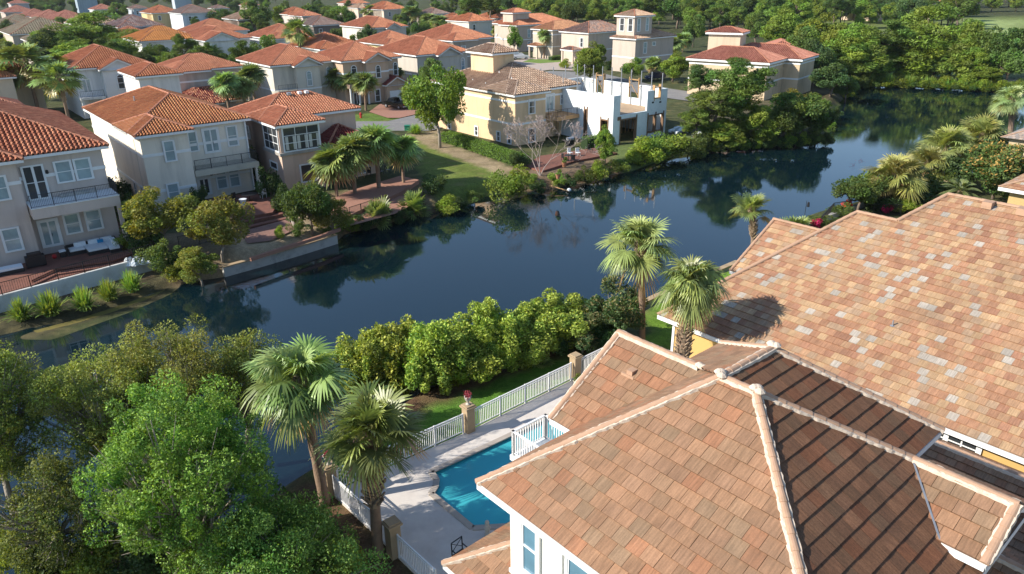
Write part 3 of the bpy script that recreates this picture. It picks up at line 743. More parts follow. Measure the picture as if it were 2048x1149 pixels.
def poly_sdf(P, X, Y):
    """signed distance (negative inside)"""
    d = np.full(X.shape, 1e18); ins = np.zeros(X.shape, bool)
    for i in range(len(P)):
        ax, ay = P[i]; bx, by = P[(i+1) % len(P)]
        ex, ey = bx-ax, by-ay; t = np.clip(((X-ax)*ex+(Y-ay)*ey)/(ex*ex+ey*ey+1e-12), 0, 1)
        d = np.minimum(d, (X-ax-t*ex)**2+(Y-ay-t*ey)**2)
        c = ((ay > Y) != (by > Y)) & (X < (bx-ax)*(Y-ay)/(by-ay+1e-12)+ax); ins ^= c
    d = np.sqrt(d); return np.where(ins, -d, d)
def px_poly(pts, z=LAND): return np.array([tuple(W(x, y, z))[:2] for x, y in pts])
rg = np.random.default_rng(3)
def axis(lo, hi, step, far_lo, far_hi):
    a = list(np.arange(lo, hi+1e-6, step)); s = step; x = hi
    while x < far_hi: s *= 1.13; x += s; a.append(x)
    s = step; x = lo; b = []
    while x > far_lo: s *= 1.13; x -= s; b.append(x)
    return np.array(b[::-1]+a)
gx = axis(-62, 78, .55, -1500, 1500); gy = axis(17, 190, .6, -60, 2600)
GX, GY = np.meshgrid(gx, gy, indexing='ij')
sd_ = poly_sdf(LAKE, GX, GY)
wob = np.sin(GX*1.3+np.sin(GY*.9)*1.5)*.25+np.sin(GX*.41+GY*.63)*.35
h = LAND*np.clip((sd_+wob*.5)/1.6, -1, 1)
h = np.where(sd_ > 1.6, LAND+.05*np.sin(GX*.7)*np.cos(GY*.5), h)
h = np.clip(h, -.9, None)
flat = px_poly([(60, 672), (150, 650), (240, 622), (320, 592), (345, 575), (300, 600), (250, 622), (170, 650), (110, 672)], 0)
fl = poly_sdf(flat, GX, GY)
h = np.where((fl < 1.6) & (sd_ < .3), np.maximum(h, .03-.05*np.clip(fl, 0, 2)), h)
lowb = px_poly([(-300, 760), (-300, 690), (5, 606), (312, 528), (335, 556), (352, 575), (300, 596), (75, 665)], .35); lb = poly_sdf(lowb, GX, GY); h = np.where((lb < .2) & (sd_ > -.2), np.minimum(h, .32), h)
# basin cut out for the swimming pool
POOL = px_poly([(862, 944), (1000, 880), (1150, 808), (1290, 905), (1120, 1000), (1015, 1053), (945, 1057), (862, 988), (871, 974), (873, 960)], 1.32)
ps = poly_sdf(POOL, GX, GY); h = np.where(ps < 1.0, -1.2, h)
cols = np.zeros(GX.shape+(3,)); cols[:] = (.065, .075, .03)
def paint(poly, col, soft=.5, z=LAND, jit=.5):
    s = poly_sdf(px_poly(poly, z), GX, GY)+jit*(np.sin(GX*2.1+GY*1.3)+np.sin(GX*.9-GY*1.7))*.5
    a = np.clip(.5-s/(2*soft), 0, 1)[..., None]; cols[:] = cols*(1-a)+np.array(col)*a
LAWN = (.13, .17, .035); STRAW = (.1, .06, .035); SAND = (.42, .33, .24); SOIL = (.14, .1, .06)
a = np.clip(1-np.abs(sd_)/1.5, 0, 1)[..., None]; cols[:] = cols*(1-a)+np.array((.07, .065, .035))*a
paint([(0, 450), (260, 420), (330, 560), (0, 660)], SOIL)
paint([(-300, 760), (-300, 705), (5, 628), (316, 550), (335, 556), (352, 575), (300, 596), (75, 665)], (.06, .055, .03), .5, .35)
paint([(330, 470), (480, 440), (700, 380), (840, 360), (900, 430), (680, 480), (560, 525), (345, 575)], (.2, .15, .09))
paint([(480, 470), (600, 430), (640, 460), (560, 520), (430, 560)], (.36, .28, .18))
paint([(820, 300), (835, 275), (900, 290), (985, 325), (1020, 345), (1010, 385), (935, 400), (895, 425), (850, 360)], LAWN)
paint([(820, 270), (850, 262), (880, 285), (960, 312), (1030, 340), (1010, 352), (930, 322), (860, 296)], (.3, .23, .14), .4)
paint([(820, 240), (870, 250), (880, 280), (820, 275)], (.34, .27, .17), .4)
paint([(690, 232), (780, 222), (800, 238), (740, 246), (700, 246)], (.12, .19, .035), .5)
paint([(1030, 335), (1300, 300), (1330, 330), (1180, 365), (1060, 385)], (.2, .14, .09))
paint([(1170, 300), (1380, 270), (1400, 300), (1250, 330)], (.12, .16, .05))
paint([(1640, 195), (1680, 195), (1680, 240), (1655, 255)], (.13, .2, .04))
paint([(1380, 260), (1660, 220), (1700, 170), (1500, 150)], (.09, .08, .045))
paint([(1840, 165), (2048, 172), (2048, 190), (1850, 172)], (.34, .23, .13), .5, 0)
paint([(1500, 40), (2048, 30), (2300, 60), (2048, 150), (1700, 160)], (.13, .17, .05), 4)
paint([(1940, 40), (2060, 38), (2060, 72), (1950, 72)], (.28, .36, .13), 3, jit=3)
paint([(1745, 72), (1800, 62), (1960, 70), (1950, 84), (1830, 82)], (.5, .47, .4), 2)
paint([(600, 960), (700, 820), (940, 730), (1130, 650), (1210, 665), (1170, 730), (930, 850), (680, 980)], STRAW)
paint([(640, 930), (930, 790), (1090, 715), (1160, 700), (1160, 760), (930, 870), (690, 990), (640, 960)], (.09, .2, .025), .4)
paint([(1300, 590), (1370, 570), (1480, 520), (1490, 560), (1380, 720), (1290, 700)], (.15, .27, .03), .4)
paint([(0, 1060), (430, 1040), (640, 960), (700, 1000), (900, 1200), (0, 1300)], (.13, .075, .045))
far = GY > 200
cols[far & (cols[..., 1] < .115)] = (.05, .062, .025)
nx, ny = GX.shape
V = np.stack([GX, GY, h], -1).reshape(-1, 3)
idx = np.arange(nx*ny).reshape(nx, ny)
Q = np.stack([idx[:-1, :-1], idx[1:, :-1], idx[1:, 1:], idx[:-1, 1:]], -1).reshape(-1, 4)
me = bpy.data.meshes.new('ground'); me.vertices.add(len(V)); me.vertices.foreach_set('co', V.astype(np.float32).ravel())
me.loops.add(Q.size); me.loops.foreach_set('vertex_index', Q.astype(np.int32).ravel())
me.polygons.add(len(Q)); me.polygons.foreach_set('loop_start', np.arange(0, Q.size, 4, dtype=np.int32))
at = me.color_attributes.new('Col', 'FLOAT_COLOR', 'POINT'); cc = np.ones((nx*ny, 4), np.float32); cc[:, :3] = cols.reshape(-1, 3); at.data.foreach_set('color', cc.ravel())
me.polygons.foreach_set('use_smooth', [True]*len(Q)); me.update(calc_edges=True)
def groundmat():
    m, n, out = newmat('ground_cover'); b = N(n, 'ShaderNodeBsdfPrincipled', inp={'Roughness': .95, 'Specular IOR Level': .15})
    at = N(n, 'ShaderNodeAttribute', attribute_name='Col'); tc = N(n, 'ShaderNodeTexCoord'); res = at.outputs[0]
    for sc, lo, hi in ((.35, .7, 1.3), (2.5, .75, 1.25), (14, .65, 1.35)):
        nz = N(n, 'ShaderNodeTexNoise', inp={'Scale': sc, 'Detail': 5, 'Roughness': .65}); L(n, tc.outputs['Object'], nz.inputs['Vector'])
        r = N(n, 'ShaderNodeMapRange', inp={1: .3, 2: .7, 3: lo, 4: hi}); L(n, nz.outputs[0], r.inputs[0])
        x = N(n, 'ShaderNodeMix', data_type='RGBA', blend_type='MULTIPLY'); x.inputs[0].default_value = 1; L(n, res, x.inputs[6]); L(n, r.outputs[0], x.inputs[7]); res = x.outputs[2]
    nz = N(n, 'ShaderNodeTexNoise', inp={'Scale': .6, 'Detail': 6}); L(n, tc.outputs['Object'], nz.inputs['Vector'])
    r = N(n, 'ShaderNodeMapRange', inp={1: .52, 2: .75, 3: 0, 4: .6}); L(n, nz.outputs[0], r.inputs[0])
    x = N(n, 'ShaderNodeMix', data_type='RGBA'); x.inputs[7].default_value = (.22, .18, .08, 1); L(n, r.outputs[0], x.inputs[0]); L(n, res, x.inputs[6])
    L(n, x.outputs[2], b.inputs['Base Color'])
    nb = N(n, 'ShaderNodeTexNoise', inp={'Scale': 9, 'Detail': 6, 'Roughness': .7}); L(n, tc.outputs['Object'], nb.inputs['Vector'])
    bp = N(n, 'ShaderNodeBump', inp={'Strength': .8, 'Distance': .12}); L(n, nb.outputs[0], bp.inputs['Height']); L(n, bp.outputs[0], b.inputs['Normal'])
    L(n, b.outputs[0], out.inputs[0]); return m
me.materials.append(groundmat())
tag(objm('ground', me), kind='structure')
# shallow mud flat with algae by the left bank
def sheet(name, pts, z, mat, kind='structure', world=False, thick=0.):
    P = [W(x, y, z) for x, y in pts] if not world else [Vector((*p[:2], z)) for p in pts]
    mb = MB(); mb.poly(P)
    if thick:
        for i in range(len(P)):
            a, b = P[i], P[(i+1) % len(P)]; dz = Vector((0, 0, -thick)); mb.quad(a, a+dz, b+dz, b)
    o = mb.build(name, mat)
    if kind: tag(o, kind=kind)
    return o
mudm = plain('algae_mud', (.16, .13, .03), .8, .4, 1.2, dirt=(.05, .055, .02), dscale=1.5)
sheet('mud_flat', [(66, 662), (150, 640), (235, 613), (300, 590), (330, 580), (322, 590), (262, 618), (200, 640), (120, 664), (85, 672)], .02, mudm)
def watermat():
    m, n, out = newmat('lake_water'); tc = N(n, 'ShaderNodeTexCoord')
    mp = N(n, 'ShaderNodeMapping'); mp.inputs['Scale'].default_value = (1, 1, 1); L(n, tc.outputs['Object'], mp.inputs[0])
    n1 = N(n, 'ShaderNodeTexNoise', inp={'Scale': 2.6, 'Detail': 4, 'Roughness': .6}); L(n, mp.outputs[0], n1.inputs['Vector'])
    n2 = N(n, 'ShaderNodeTexNoise', inp={'Scale': .12, 'Detail': 3}); L(n, mp.outputs[0], n2.inputs['Vector'])
    r = N(n, 'ShaderNodeMapRange', inp={1: .35, 2: .7, 3: .05, 4: 1.2}); L(n, n2.outputs[0], r.inputs[0])
    mu = N(n, 'ShaderNodeMath', operation='MULTIPLY'); L(n, n1.outputs[0], mu.inputs[0]); L(n, r.outputs[0], mu.inputs[1])
    bp = N(n, 'ShaderNodeBump', inp={'Strength': .055, 'Distance': .09}); L(n, mu.outputs[0], bp.inputs['Height'])
    b = N(n, 'ShaderNodeBsdfPrincipled', inp={'Base Color': (.004, .017, .028, 1), 'Roughness': .02, 'IOR': 1.72, 'Specular IOR Level': .5})
    n3 = N(n, 'ShaderNodeTexNoise', inp={'Scale': .05, 'Detail': 3}); L(n, mp.outputs[0], n3.inputs['Vector'])
    cx = N(n, 'ShaderNodeMix', data_type='RGBA'); cx.inputs[6].default_value = (.004, .011, .012, 1); cx.inputs[7].default_value = (.002, .014, .023, 1)
    L(n, n3.outputs[0], cx.inputs[0]); L(n, cx.outputs[2], b.inputs['Base Color'])
    L(n, bp.outputs[0], b.inputs['Normal']); L(n, b.outputs[0], out.inputs[0]); return m
wm_ = MB(); wm_.quad((-420, -40, 0), (420, -40, 0), (420, 420, 0), (-420, 420, 0)); tag(wm_.build('lake_water', watermat()), kind='structure')
# road, drives
asph = plain('asphalt', (.2, .195, .19), .92, .12, 2, bump=.2, dirt=(.26, .25, .23), dscale=.5)
conc = MAT['concrete']
brick = plain('brick_paving', (.2, .085, .06), .9, .3, 5, bump=.3, bscale=12, dirt=(.1, .05, .04), dscale=.7)
brick2 = plain('drive_pavers', (.33, .17, .12), .9, .2, 5, bump=.3, bscale=12)
sheet('road', [(700, 243), (775, 243), (850, 226), (900, 208), (1000, 160), (1100, 142), (1200, 146), (1330, 176), (1420, 190), (1400, 205), (1300, 192), (1190, 168), (1110, 162), (1030, 182), (960, 226), (905, 250), (860, 262), (790, 262), (700, 262)], 1.3, asph)
sheet('driveway', [(738, 224), (760, 208), (845, 208), (852, 224), (800, 236), (775, 236)], 1.31, brick2)
sheet('driveway', [(1000, 128), (1050, 116), (1110, 118), (1150, 122), (1190, 130), (1160, 142), (1100, 140), (1020, 150)], 1.31, plain('pale_pavers', (.42, .35, .3), .9, .15, 2))
sheet('grass_verge', [(1045, 124), (1060, 119), (1120, 119), (1125, 124), (1080, 127)], 1.33, plain('lawn_turf', (.14, .22, .04), .95, .25, 2, bump=.5))
# pool deck with the pool cut out
deckm = plain('pool_deck', (.62, .57, .52), .85, .08, 3, bump=.15, dirt=(.5, .44, .4), dscale=.5)
DZ = 1.32
fc = W(658, 945, DZ+1.15); fc = Vector((fc.x, fc.y, DZ)); p1 = W(938, 862, DZ); p2 = W(1150, 757, DZ); p3 = W(800, 1100, DZ)
fe = W(872, 1142, DZ+1.15); fe = Vector((fe.x, fe.y, DZ))
def dk():
    outer = [fc, p1, p2, p2+(p2-p1)*.6, p2+(p2-p1)*.6+Vector((6, -8, 0)), Vector((9, 14, DZ)), fe+(fe-fc)*.5, fe]
    bm = MB(); import mathutils
    from mathutils.geometry import delaunay_2d_cdt
    pool = [Vector((p[0], p[1])) for p in POOL]; out2 = [Vector((p.x, p.y)) for p in outer]
    vs = out2+pool; n0 = len(out2); n1 = len(pool)
    ed = [(i, (i+1) % n0) for i in range(n0)]+[(n0+i, n0+(i+1) % n1) for i in range(n1)]
    r = delaunay_2d_cdt(vs, ed, [], 1, 1e-5)
    for f in r[2]:
        c = sum((r[0][i] for i in f), Vector((0, 0)))/len(f)
        if poly_sdf(POOL, np.array([c.x]), np.array([c.y]))[0] > 0: bm.poly([(r[0][i].x, r[0][i].y, DZ) for i in f])
    for i in range(n0):
        a, b = out2[i], out2[(i+1) % n0]; bm.quad((*a, DZ), (*a, DZ-.4), (*b, DZ-.4), (*b, DZ))
    tag(bm.build('pool_deck', deckm), kind='structure')
    # coping, shell, steps, water
    cp = MB(); n = len(pool)
    for i in range(n):
        a, b = pool[i], pool[(i+1) % n]; e = (b-a).normalized(); nn = Vector((-e.y, e.x))
        cp.beam((*(a-nn*.0), DZ+.01), (*(b-nn*.0), DZ+.01), .3, .06)
    T = thing('swimming_pool', 'turquoise swimming pool with a rounded deck corner between the fence and the house', 'pool', (0, 0, 0))
    cp.build('coping', plain('pool_coping', (.4, .35, .3), .85, .15, 3), T)
    sh = MB(); sh.poly([(*p, .1) for p in pool])
    for i in range(n):
        a, b = pool[i], pool[(i+1) % n]; sh.quad((*a, DZ), (*b, DZ), (*b, .1), (*a, .1))
    shm = plain('pool_plaster', (.52, .72, .76), .7, .04, 1)
    sh.build('pool_shell', shm, T)
    st = MB(); a = Vector((*W(862, 990, .9).to_2d(), 0)); b = Vector((*W(948, 1054, .9).to_2d(), 0)); e = (b-a).normalized(); nn = Vector((-e.y, e.x, 0))
    for k, zt in enumerate((.95, .7, .4)):
        m = (a+b)/2+nn*(.2+.4*k); st.beam(m-e*((b-a).length/2+.3)+Vector((0, 0, zt/2+.05)), m+e*((b-a).length/2+.3)+Vector((0, 0, zt/2+.05)), .4, zt-.1)
    st.build('pool_steps', shm, T)
    m, nn_, out = newmat('pool_water'); g = N(nn_, 'ShaderNodeBsdfGlossy', inp={'Roughness': .03}); t = N(nn_, 'ShaderNodeBsdfTransparent', inp={0: (.2, .85, .92, 1)}); dd = N(nn_, 'ShaderNodeBsdfDiffuse', inp={0: (.1, .75, .85, 1)})
    fr = N(nn_, 'ShaderNodeFresnel', inp={0: 1.33}); tc = N(nn_, 'ShaderNodeTexCoord'); nz = N(nn_, 'ShaderNodeTexNoise', inp={'Scale': 2.2, 'Detail': 3}); L(nn_, tc.outputs['Object'], nz.inputs['Vector'])
    bp = N(nn_, 'ShaderNodeBump', inp={'Strength': .2, 'Distance': .1}); L(nn_, nz.outputs[0], bp.inputs['Height']); L(nn_, bp.outputs[0], g.inputs['Normal']); L(nn_, bp.outputs[0], fr.inputs['Normal'])
    m1 = N(nn_, 'ShaderNodeMixShader', inp={0: .5}); L(nn_, t.outputs[0], m1.inputs[1]); L(nn_, dd.outputs[0], m1.inputs[2])
    m2 = N(nn_, 'ShaderNodeMixShader'); L(nn_, fr.outputs[0], m2.inputs[0]); L(nn_, m1.outputs[0], m2.inputs[1]); L(nn_, g.outputs[0], m2.inputs[2]); L(nn_, m2.outputs[0], out.inputs[0])
    ccw = sum(pool[i].x*pool[(i+1) % n].y-pool[(i+1) % n].x*pool[i].y for i in range(n)) > 0
    wt = MB(); wt.poly([(*p, DZ-.14) for p in (pool if ccw else pool[::-1])]); wt.build('pool_water', m, T)
dk()
# white pool fence, pillars, urns
def fence_run(a, b, label, posts=2.0, h=1.15, bal=.12):
    T = thing('pool_fence', label, 'fence', tuple(a)); d = b-a; Ln = d.length; u = d.normalized(); n = max(1, round(Ln/posts))
    r = MB(); up = Vector((0, 0, 1)); r.beam(u*.05+up*h, d-u*.05+up*h, .06, .05); r.beam(u*.05+up*.12, d-u*.05+up*.12, .04, .05); r.beam(u*.05+up*(h-.14), d-u*.05+up*(h-.14), .03, .035)
    r.build('rail', MAT['rail_white'], T); k = MB(); m = int(Ln/bal)
    for i in range(1, m): k.beam(u*(Ln*i/m)+up*.12, u*(Ln*i/m)+up*(h-.02), .03, .03, up=u)
    k.build('balusters', MAT['rail_white'], T)
    for i in range(n+1): MB().beam(u*min(max(Ln*i/n, .06), Ln-.06), u*min(max(Ln*i/n, .06), Ln-.06)+up*(h+.05), .065, .065, up=u).build('post', MAT['rail_white'], T)
    return T
u1 = (p1-fc).normalized(); u2 = (p2-p1).normalized(); u3 = (fe-fc).normalized()
fence_run(fc+u1*.3, p1-u1*.3, 'white metal pool fence between the two left pillars, crossed by the palm crown')
fence_run(p1+u2*.3, p2-u2*.3, 'white metal pool fence between the urn pillar and the hedge-side pillar')
fence_run(p2+u2*.3, p2+u2*3.0, 'short end of white pool fence running behind the salmon tiled roof')
pm = (p3-fc).dot(u3)*u3+fc
fence_run(fc+u3*.3, pm-u3*.3, 'white metal fence along the left side of the pool deck, half hidden in leaves')
fence_run(pm+u3*.3, fe, 'white metal fence in the lower shade leading down from the nearest pillar')
def pillar(p, ang, label, h=1.55):
    T = thing('fence_pillar', label, 'pillar', tuple(p), ang, 'stone pillars of the pool fence')
    s = MB(); s.box(-.24, -.24, -.3, .24, .24, h-.12); s.build('shaft', MAT['stone'], T)
    for zz in (.45, .95): pass
    c = MB(); c.box(-.32, -.32, h-.12, .32, .32, h-.02); c.box(-.25, -.25, h-.02, .25, .25, h+.05); c.build('cap', MAT['stone'], T)
ang = math.atan2(u1.y, u1.x)
pillar(fc, ang, 'stone pillar at the deck corner where the two white fence runs meet'); pillar(p1, ang, 'stone pillar with an urn of red flowers, midway along the white fence')
pillar(p2, ang, 'stone pillar beside the hedge at the far end of the white fence'); pillar(pm, ang, 'nearest stone pillar, in the leaves at the left edge of the deck', 1.6)
def urn(p, label, col='flower_dark'):
    T = thing('urn', label, 'urn', tuple(p))
    MB().lathe([(.12, 0), (.12, .04), (.04, .08), (.05, .14), (.15, .3), (.17, .42), (.2, .46), (.18, .46)], (0, 0, 0), 14).build('bowl', MAT['rock'], T, smooth=True)
    rr = random.Random(3); f = MB()
    for i in range(90):
        c = Vector((rr.gauss(0, .1), rr.gauss(0, .1), .55+rr.gauss(0, .08))); s = .04
        f.quad(c+Vector((-s, 0, rr.uniform(-s, s))), c+Vector((0, -s, rr.uniform(-s, s))), c+Vector((s, 0, rr.uniform(-s, s))), c+Vector((0, s, s)))
    f.build('flowers', MAT[col], T)
urn(p1+Vector((0, 0, 1.6)), 'stone urn of dark red flowers on top of the middle fence pillar'); urn(fc+Vector((0, 0, 1.6)), 'stone urn on the corner pillar beside the palm trunk')
# ------------------------------------------------------------ vegetation
def leaf_quads(P, D, size, rng, width=.5, up=.35):
    """P positions, D outward directions -> rhombic leaves"""
    n = len(P); a = rng.normal(size=(n, 3)); a += D*.9; a[:, 2] += up*0
    a /= np.linalg.norm(a, axis=1, keepdims=True)
    nb = D*.8+rng.normal(size=(n, 3))*.6; nb[:, 2] += up
    s = np.cross(a, nb); s /= np.linalg.norm(s, axis=1, keepdims=True)+1e-9
    L_ = size*rng.uniform(.7, 1.3, (n, 1))
    return np.stack([P-a*L_*.5, P+s*L_*width*.5, P+a*L_*.5, P-s*L_*width*.5], 1)
def crown(name, H, R, zc, rz, ncl, nper, clr, leaf, col, seed, flat=1., width=.5, mat='leaf', hue=.25, low=None, clumps=None, tipcol=None):
    """leaf crown: clumps scattered in an ellipsoid, leaves scattered on each clump"""
    rng = np.random.default_rng(seed); Q = []; CL = []
    if clumps is None:
        nl = max(6, ncl//9); E_ = np.array([R, R, rz]); lo_ = low if low is not None else zc-rz
        g = np.arange(nl)+.5; ph = np.arccos(1-1.75*g/nl); th = 2.39996*g+seed
        lc = np.stack([np.cos(th)*np.sin(ph), np.sin(th)*np.sin(ph), np.cos(ph)], 1)*rng.uniform(.45, .78, (nl, 1))+rng.normal(0, .07, (nl, 3))
        lr = rng.uniform(.26, .46, nl); k = rng.integers(0, nl, ncl*3); d = rng.normal(size=(ncl*3, 3)); d /= np.linalg.norm(d, axis=1, keepdims=True)
        c = lc[k]+d*rng.uniform(.3, 1, (ncl*3, 1))**.5*lr[k][:, None]
        c = c*E_; c[:, 2] += zc; c = c[c[:, 2] > lo_][:ncl]
    else: c = np.array(clumps)
    for i, k in enumerate(c):
        n = int(nper*rng.uniform(.6, 1.4)); d = rng.normal(size=(n, 3)); d /= np.linalg.norm(d, axis=1, keepdims=True)
        cr = clr*rng.uniform(.6, 1.35); rr = rng.uniform(.45, 1, (n, 1))**.5
        p = k+d*rr*cr*np.array([1, 1, flat])
        Q.append(leaf_quads(p, d, leaf, rng, width))
        base = np.array(col)*rng.uniform(1-hue, 1+hue)*np.array([rng.uniform(.85, 1.25), 1, rng.uniform(.7, 1.2)])
        cc = base*rng.uniform(.7, 1.35, (n, 1))
        if tipcol is not None:
            t = (rng.uniform(0, 1, n) < .3)*(d[:, 2] > .1); cc = np.where(t[:, None], np.array(tipcol)*rng.uniform(.8, 1.2, (n, 1)), cc)
        CL.append(cc)
    return npmesh(name, np.concatenate(Q), 4, np.concatenate(CL), None, MAT[mat]), c
def limbs(name, H, c, mat, r0, n=10, seed=0, fork=.3, twigs=0, lean=0):
    rng = random.Random(seed); mb = MB(); zf = H*fork
    top = Vector((rng.uniform(-.05, .05)*H+lean, rng.uniform(-.05, .05)*H, zf)); mb.tube([(0, 0, -.4), (lean*.4, 0, zf*.5), top], [r0*1.15, r0*.9, r0*.75], 8)
    cs = sorted([Vector(x) for x in c], key=lambda v: rng.random())[:n]
    for k in cs:
        m = (top+k)/2+Vector((rng.uniform(-.1, .1)*H, rng.uniform(-.1, .1)*H, rng.uniform(-.02, .12)*H))*.5
        mb.tube([top, (top*2+m)/3+Vector((0, 0, .02*H)), m, k], [r0*.6, r0*.45, r0*.32, r0*.1], 6)
        for _ in range(twigs):
            q = k+Vector((rng.gauss(0, .045), rng.gauss(0, .045), rng.gauss(0, .03)))*H; mb.tube([m, (m+q)/2, q], [r0*.2, r0*.12, r0*.04], 4)
    return mb.mesh(name, MAT[mat], True)
def fan_crown(name, seed, nleaf=44, seg=22, R=1.0, pet=(.7, 1.1), col=(.11, .17, .05), old=.15, lo=-55, hi=82, droop=.55, span=140, segw=.075, oldcol=(.3, .22, .09)):
    rng = np.random.default_rng(seed); Q = []; CC = []; ga = 2.39996
    T = np.array([.04, .38, .72, 1.0]); Wd = np.array([.35, 1.0, .75, .08])
    for i in range(nleaf):
        f = i/(nleaf-1); th = RAD(hi-(hi-lo)*f**.85+rng.uniform(-14, 14)); ph = i*ga+rng.uniform(-.5, .5)
        fw = np.array([math.cos(th)*math.cos(ph), math.cos(th)*math.sin(ph), math.sin(th)]); sd = np.array([-math.sin(ph), math.cos(ph), 0.])
        tw = rng.uniform(-.75, .75); nr = np.cross(sd, fw)
        sd = sd*math.cos(tw)+nr*math.sin(tw); nr = np.cross(sd, fw)
        P_ = rng.uniform(*pet)*(.4+.6*min(1, f*2.2)); Rr = R*rng.uniform(.85, 1.12)*(1-.12*f)
        hub = fw*P_; hub[2] -= .10*P_*P_*math.cos(th)
        base = np.array(col)*rng.uniform(.65, 1.5)*np.array([rng.uniform(.9, 1.2), 1, rng.uniform(.8, 1.2)])
        if f > 1-old: base = np.array(oldcol)*rng.uniform(.7, 1.2)
        elif f > .7: base = base*.7+np.array((.22, .2, .05))*.3*rng.uniform(0, 1)
        # petiole
        for a_, b_ in ((0, .5), (.5, 1)):
            p0 = fw*P_*a_; p1 = fw*P_*b_; p0[2] -= .1*(P_*a_)**2*math.cos(th); p1[2] -= .1*(P_*b_)**2*math.cos(th)
            w_ = .022; Q.append(np.array([[p0-sd*w_, p0+sd*w_, p1+sd*w_*.8, p1-sd*w_*.8]])); CC.append(np.array([[.2, .24, .08]]))
        al = RAD(span)*np.linspace(-1, 1, seg)+rng.normal(0, .02, seg)
        L_ = Rr*(1-.32*np.abs(al/RAD(span))**1.5)*rng.uniform(.9, 1.08, seg)
        d = np.cos(al)[:, None]*fw+np.sin(al)[:, None]*sd+.22*np.abs(np.sin(al))[:, None]*nr*np.sign(nr[2]+.01)
        d /= np.linalg.norm(d, axis=1, keepdims=True)
        wv = -np.sin(al)[:, None]*fw+np.cos(al)[:, None]*sd
        pts = []
        dr = droop*rng.uniform(.5, 1.6)*rng.uniform(.75, 1.25, seg)
        for t, wd in zip(T, Wd):
            c = hub+d*(L_*t)[:, None]; c[:, 2] -= dr*(t**2.2)*L_*.6; c = c+nr*rng.normal(0, .012, (seg, 1))
            ww = wv*segw*wd*Rr/2*1.0; fold = nr*segw*.35*wd
            pts.append((c-ww, c+ww+fold*0))
        for k in range(3):
            Q.append(np.stack([pts[k][0], pts[k][1], pts[k+1][1], pts[k+1][0]], 1))
            CC.append(base*rng.uniform(.8, 1.2, (seg, 1))*(1+(.25*(k == 2))))
    return npmesh(name, np.concatenate(Q), 4, np.concatenate(CC), None, MAT['palmleaf'])
def palm_trunk(name, H, seed, r=.19, boots=.25, lean=(.0, .0), bootr=.34):
    rng = random.Random(seed); mb = MB(); n = 10; pts = []; rs = []
    for i in range(n+1):
        t = i/n; pts.append((lean[0]*(t**1.5)-lean[0], lean[1]*(t**1.5)-lean[1], H*t-.4*(1-t))); rs.append(r*(1.2-.25*t)+(.02 if i % 2 else 0))
    pts = [(x, y, z) for x, y, z in pts]
    mb.tube(pts, rs, 12)
    bt = MB(); zb = H*(1-boots); k = 0; z = zb
    while z < H+.05:
        for j in range(5):
            a = k*.7+j*2*math.pi/5+rng.uniform(-.15, .15); t = z/H; cx = lean[0]*(t**1.5)-lean[0]; cy = lean[1]*(t**1.5)-lean[1]
            o = Vector((math.cos(a), math.sin(a), 0)); b0 = Vector((cx, cy, z))+o*r*.7; ln = rng.uniform(.26, .42)
            tip = b0+o*(bootr-r*.6)*rng.uniform(.7, 1.1)+Vector((0, 0, ln)); s = Vector((-o.y, o.x, 0))
            w0, w1 = .1, .045
            i0 = len(bt.v); th = o*.05
            bt.v += [tuple(b0-s*w0), tuple(b0+s*w0), tuple(tip+s*w1), tuple(tip-s*w1), tuple(b0-s*w0+th-Vector((0, 0, .05))), tuple(b0+s*w0+th-Vector((0, 0, .05))), tuple(tip+s*w1+th), tuple(tip-s*w1+th)]
            for f in ((0, 1, 2, 3), (7, 6, 5, 4), (0, 4, 5, 1), (1, 5, 6, 2), (2, 6, 7, 3), (3, 7, 4, 0)): bt.f.append(tuple(i0+q for q in f)); bt.c.append(None)
        z += .13; k += 1
    return mb.mesh(name, MAT['palmbark'], True), bt.mesh('leaf_bases', MAT['boot'])
def feather_crown(name, seed, nf=26, Ln=2.6, nl=34):
    rng = np.random.default_rng(seed); Q = []; CC = []
    for i in range(nf):
        th = RAD(78-95*i/nf); ph = i*2.4; L_ = Ln*rng.uniform(.85, 1.1); t = np.linspace(0, 1, 9)
        x = t*L_*math.cos(th); z = t*L_*math.sin(th)-.5*L_*t**2.2
        P_ = np.stack([x*math.cos(ph), x*math.sin(ph), z], 1); sd = np.array([-math.sin(ph), math.cos(ph), 0])
        for k in range(8): Q.append(np.array([[P_[k]-sd*.02, P_[k]+sd*.02, P_[k+1]+sd*.02, P_[k+1]-sd*.02]])); CC.append(np.array([[.22, .22, .08]]))
        tt = np.linspace(.12, 1, nl); c = np.stack([np.interp(tt, t, P_[:, j]) for j in range(3)], 1); fw = np.gradient(c, axis=0); fw /= np.linalg.norm(fw, axis=1, keepdims=True)
        ll = .42*np.sin(np.clip(tt*3.0, .4, 2.9))[:, None]
        for sg in (-1, 1):
            d = sd*sg*.8+fw*.55; d[:, 2] -= .15; tip = c+d*ll; tip[:, 2] -= .12*ll[:, 0]
            w_ = fw*.03; Q.append(np.stack([c-w_, c+w_, tip+w_*.3, tip-w_*.3], 1)); CC.append(np.array([.1, .15, .05])*rng.uniform(.7, 1.3, (nl, 1)))
    return npmesh(name, np.concatenate(Q), 4, np.concatenate(CC), None, MAT['palmleaf'])
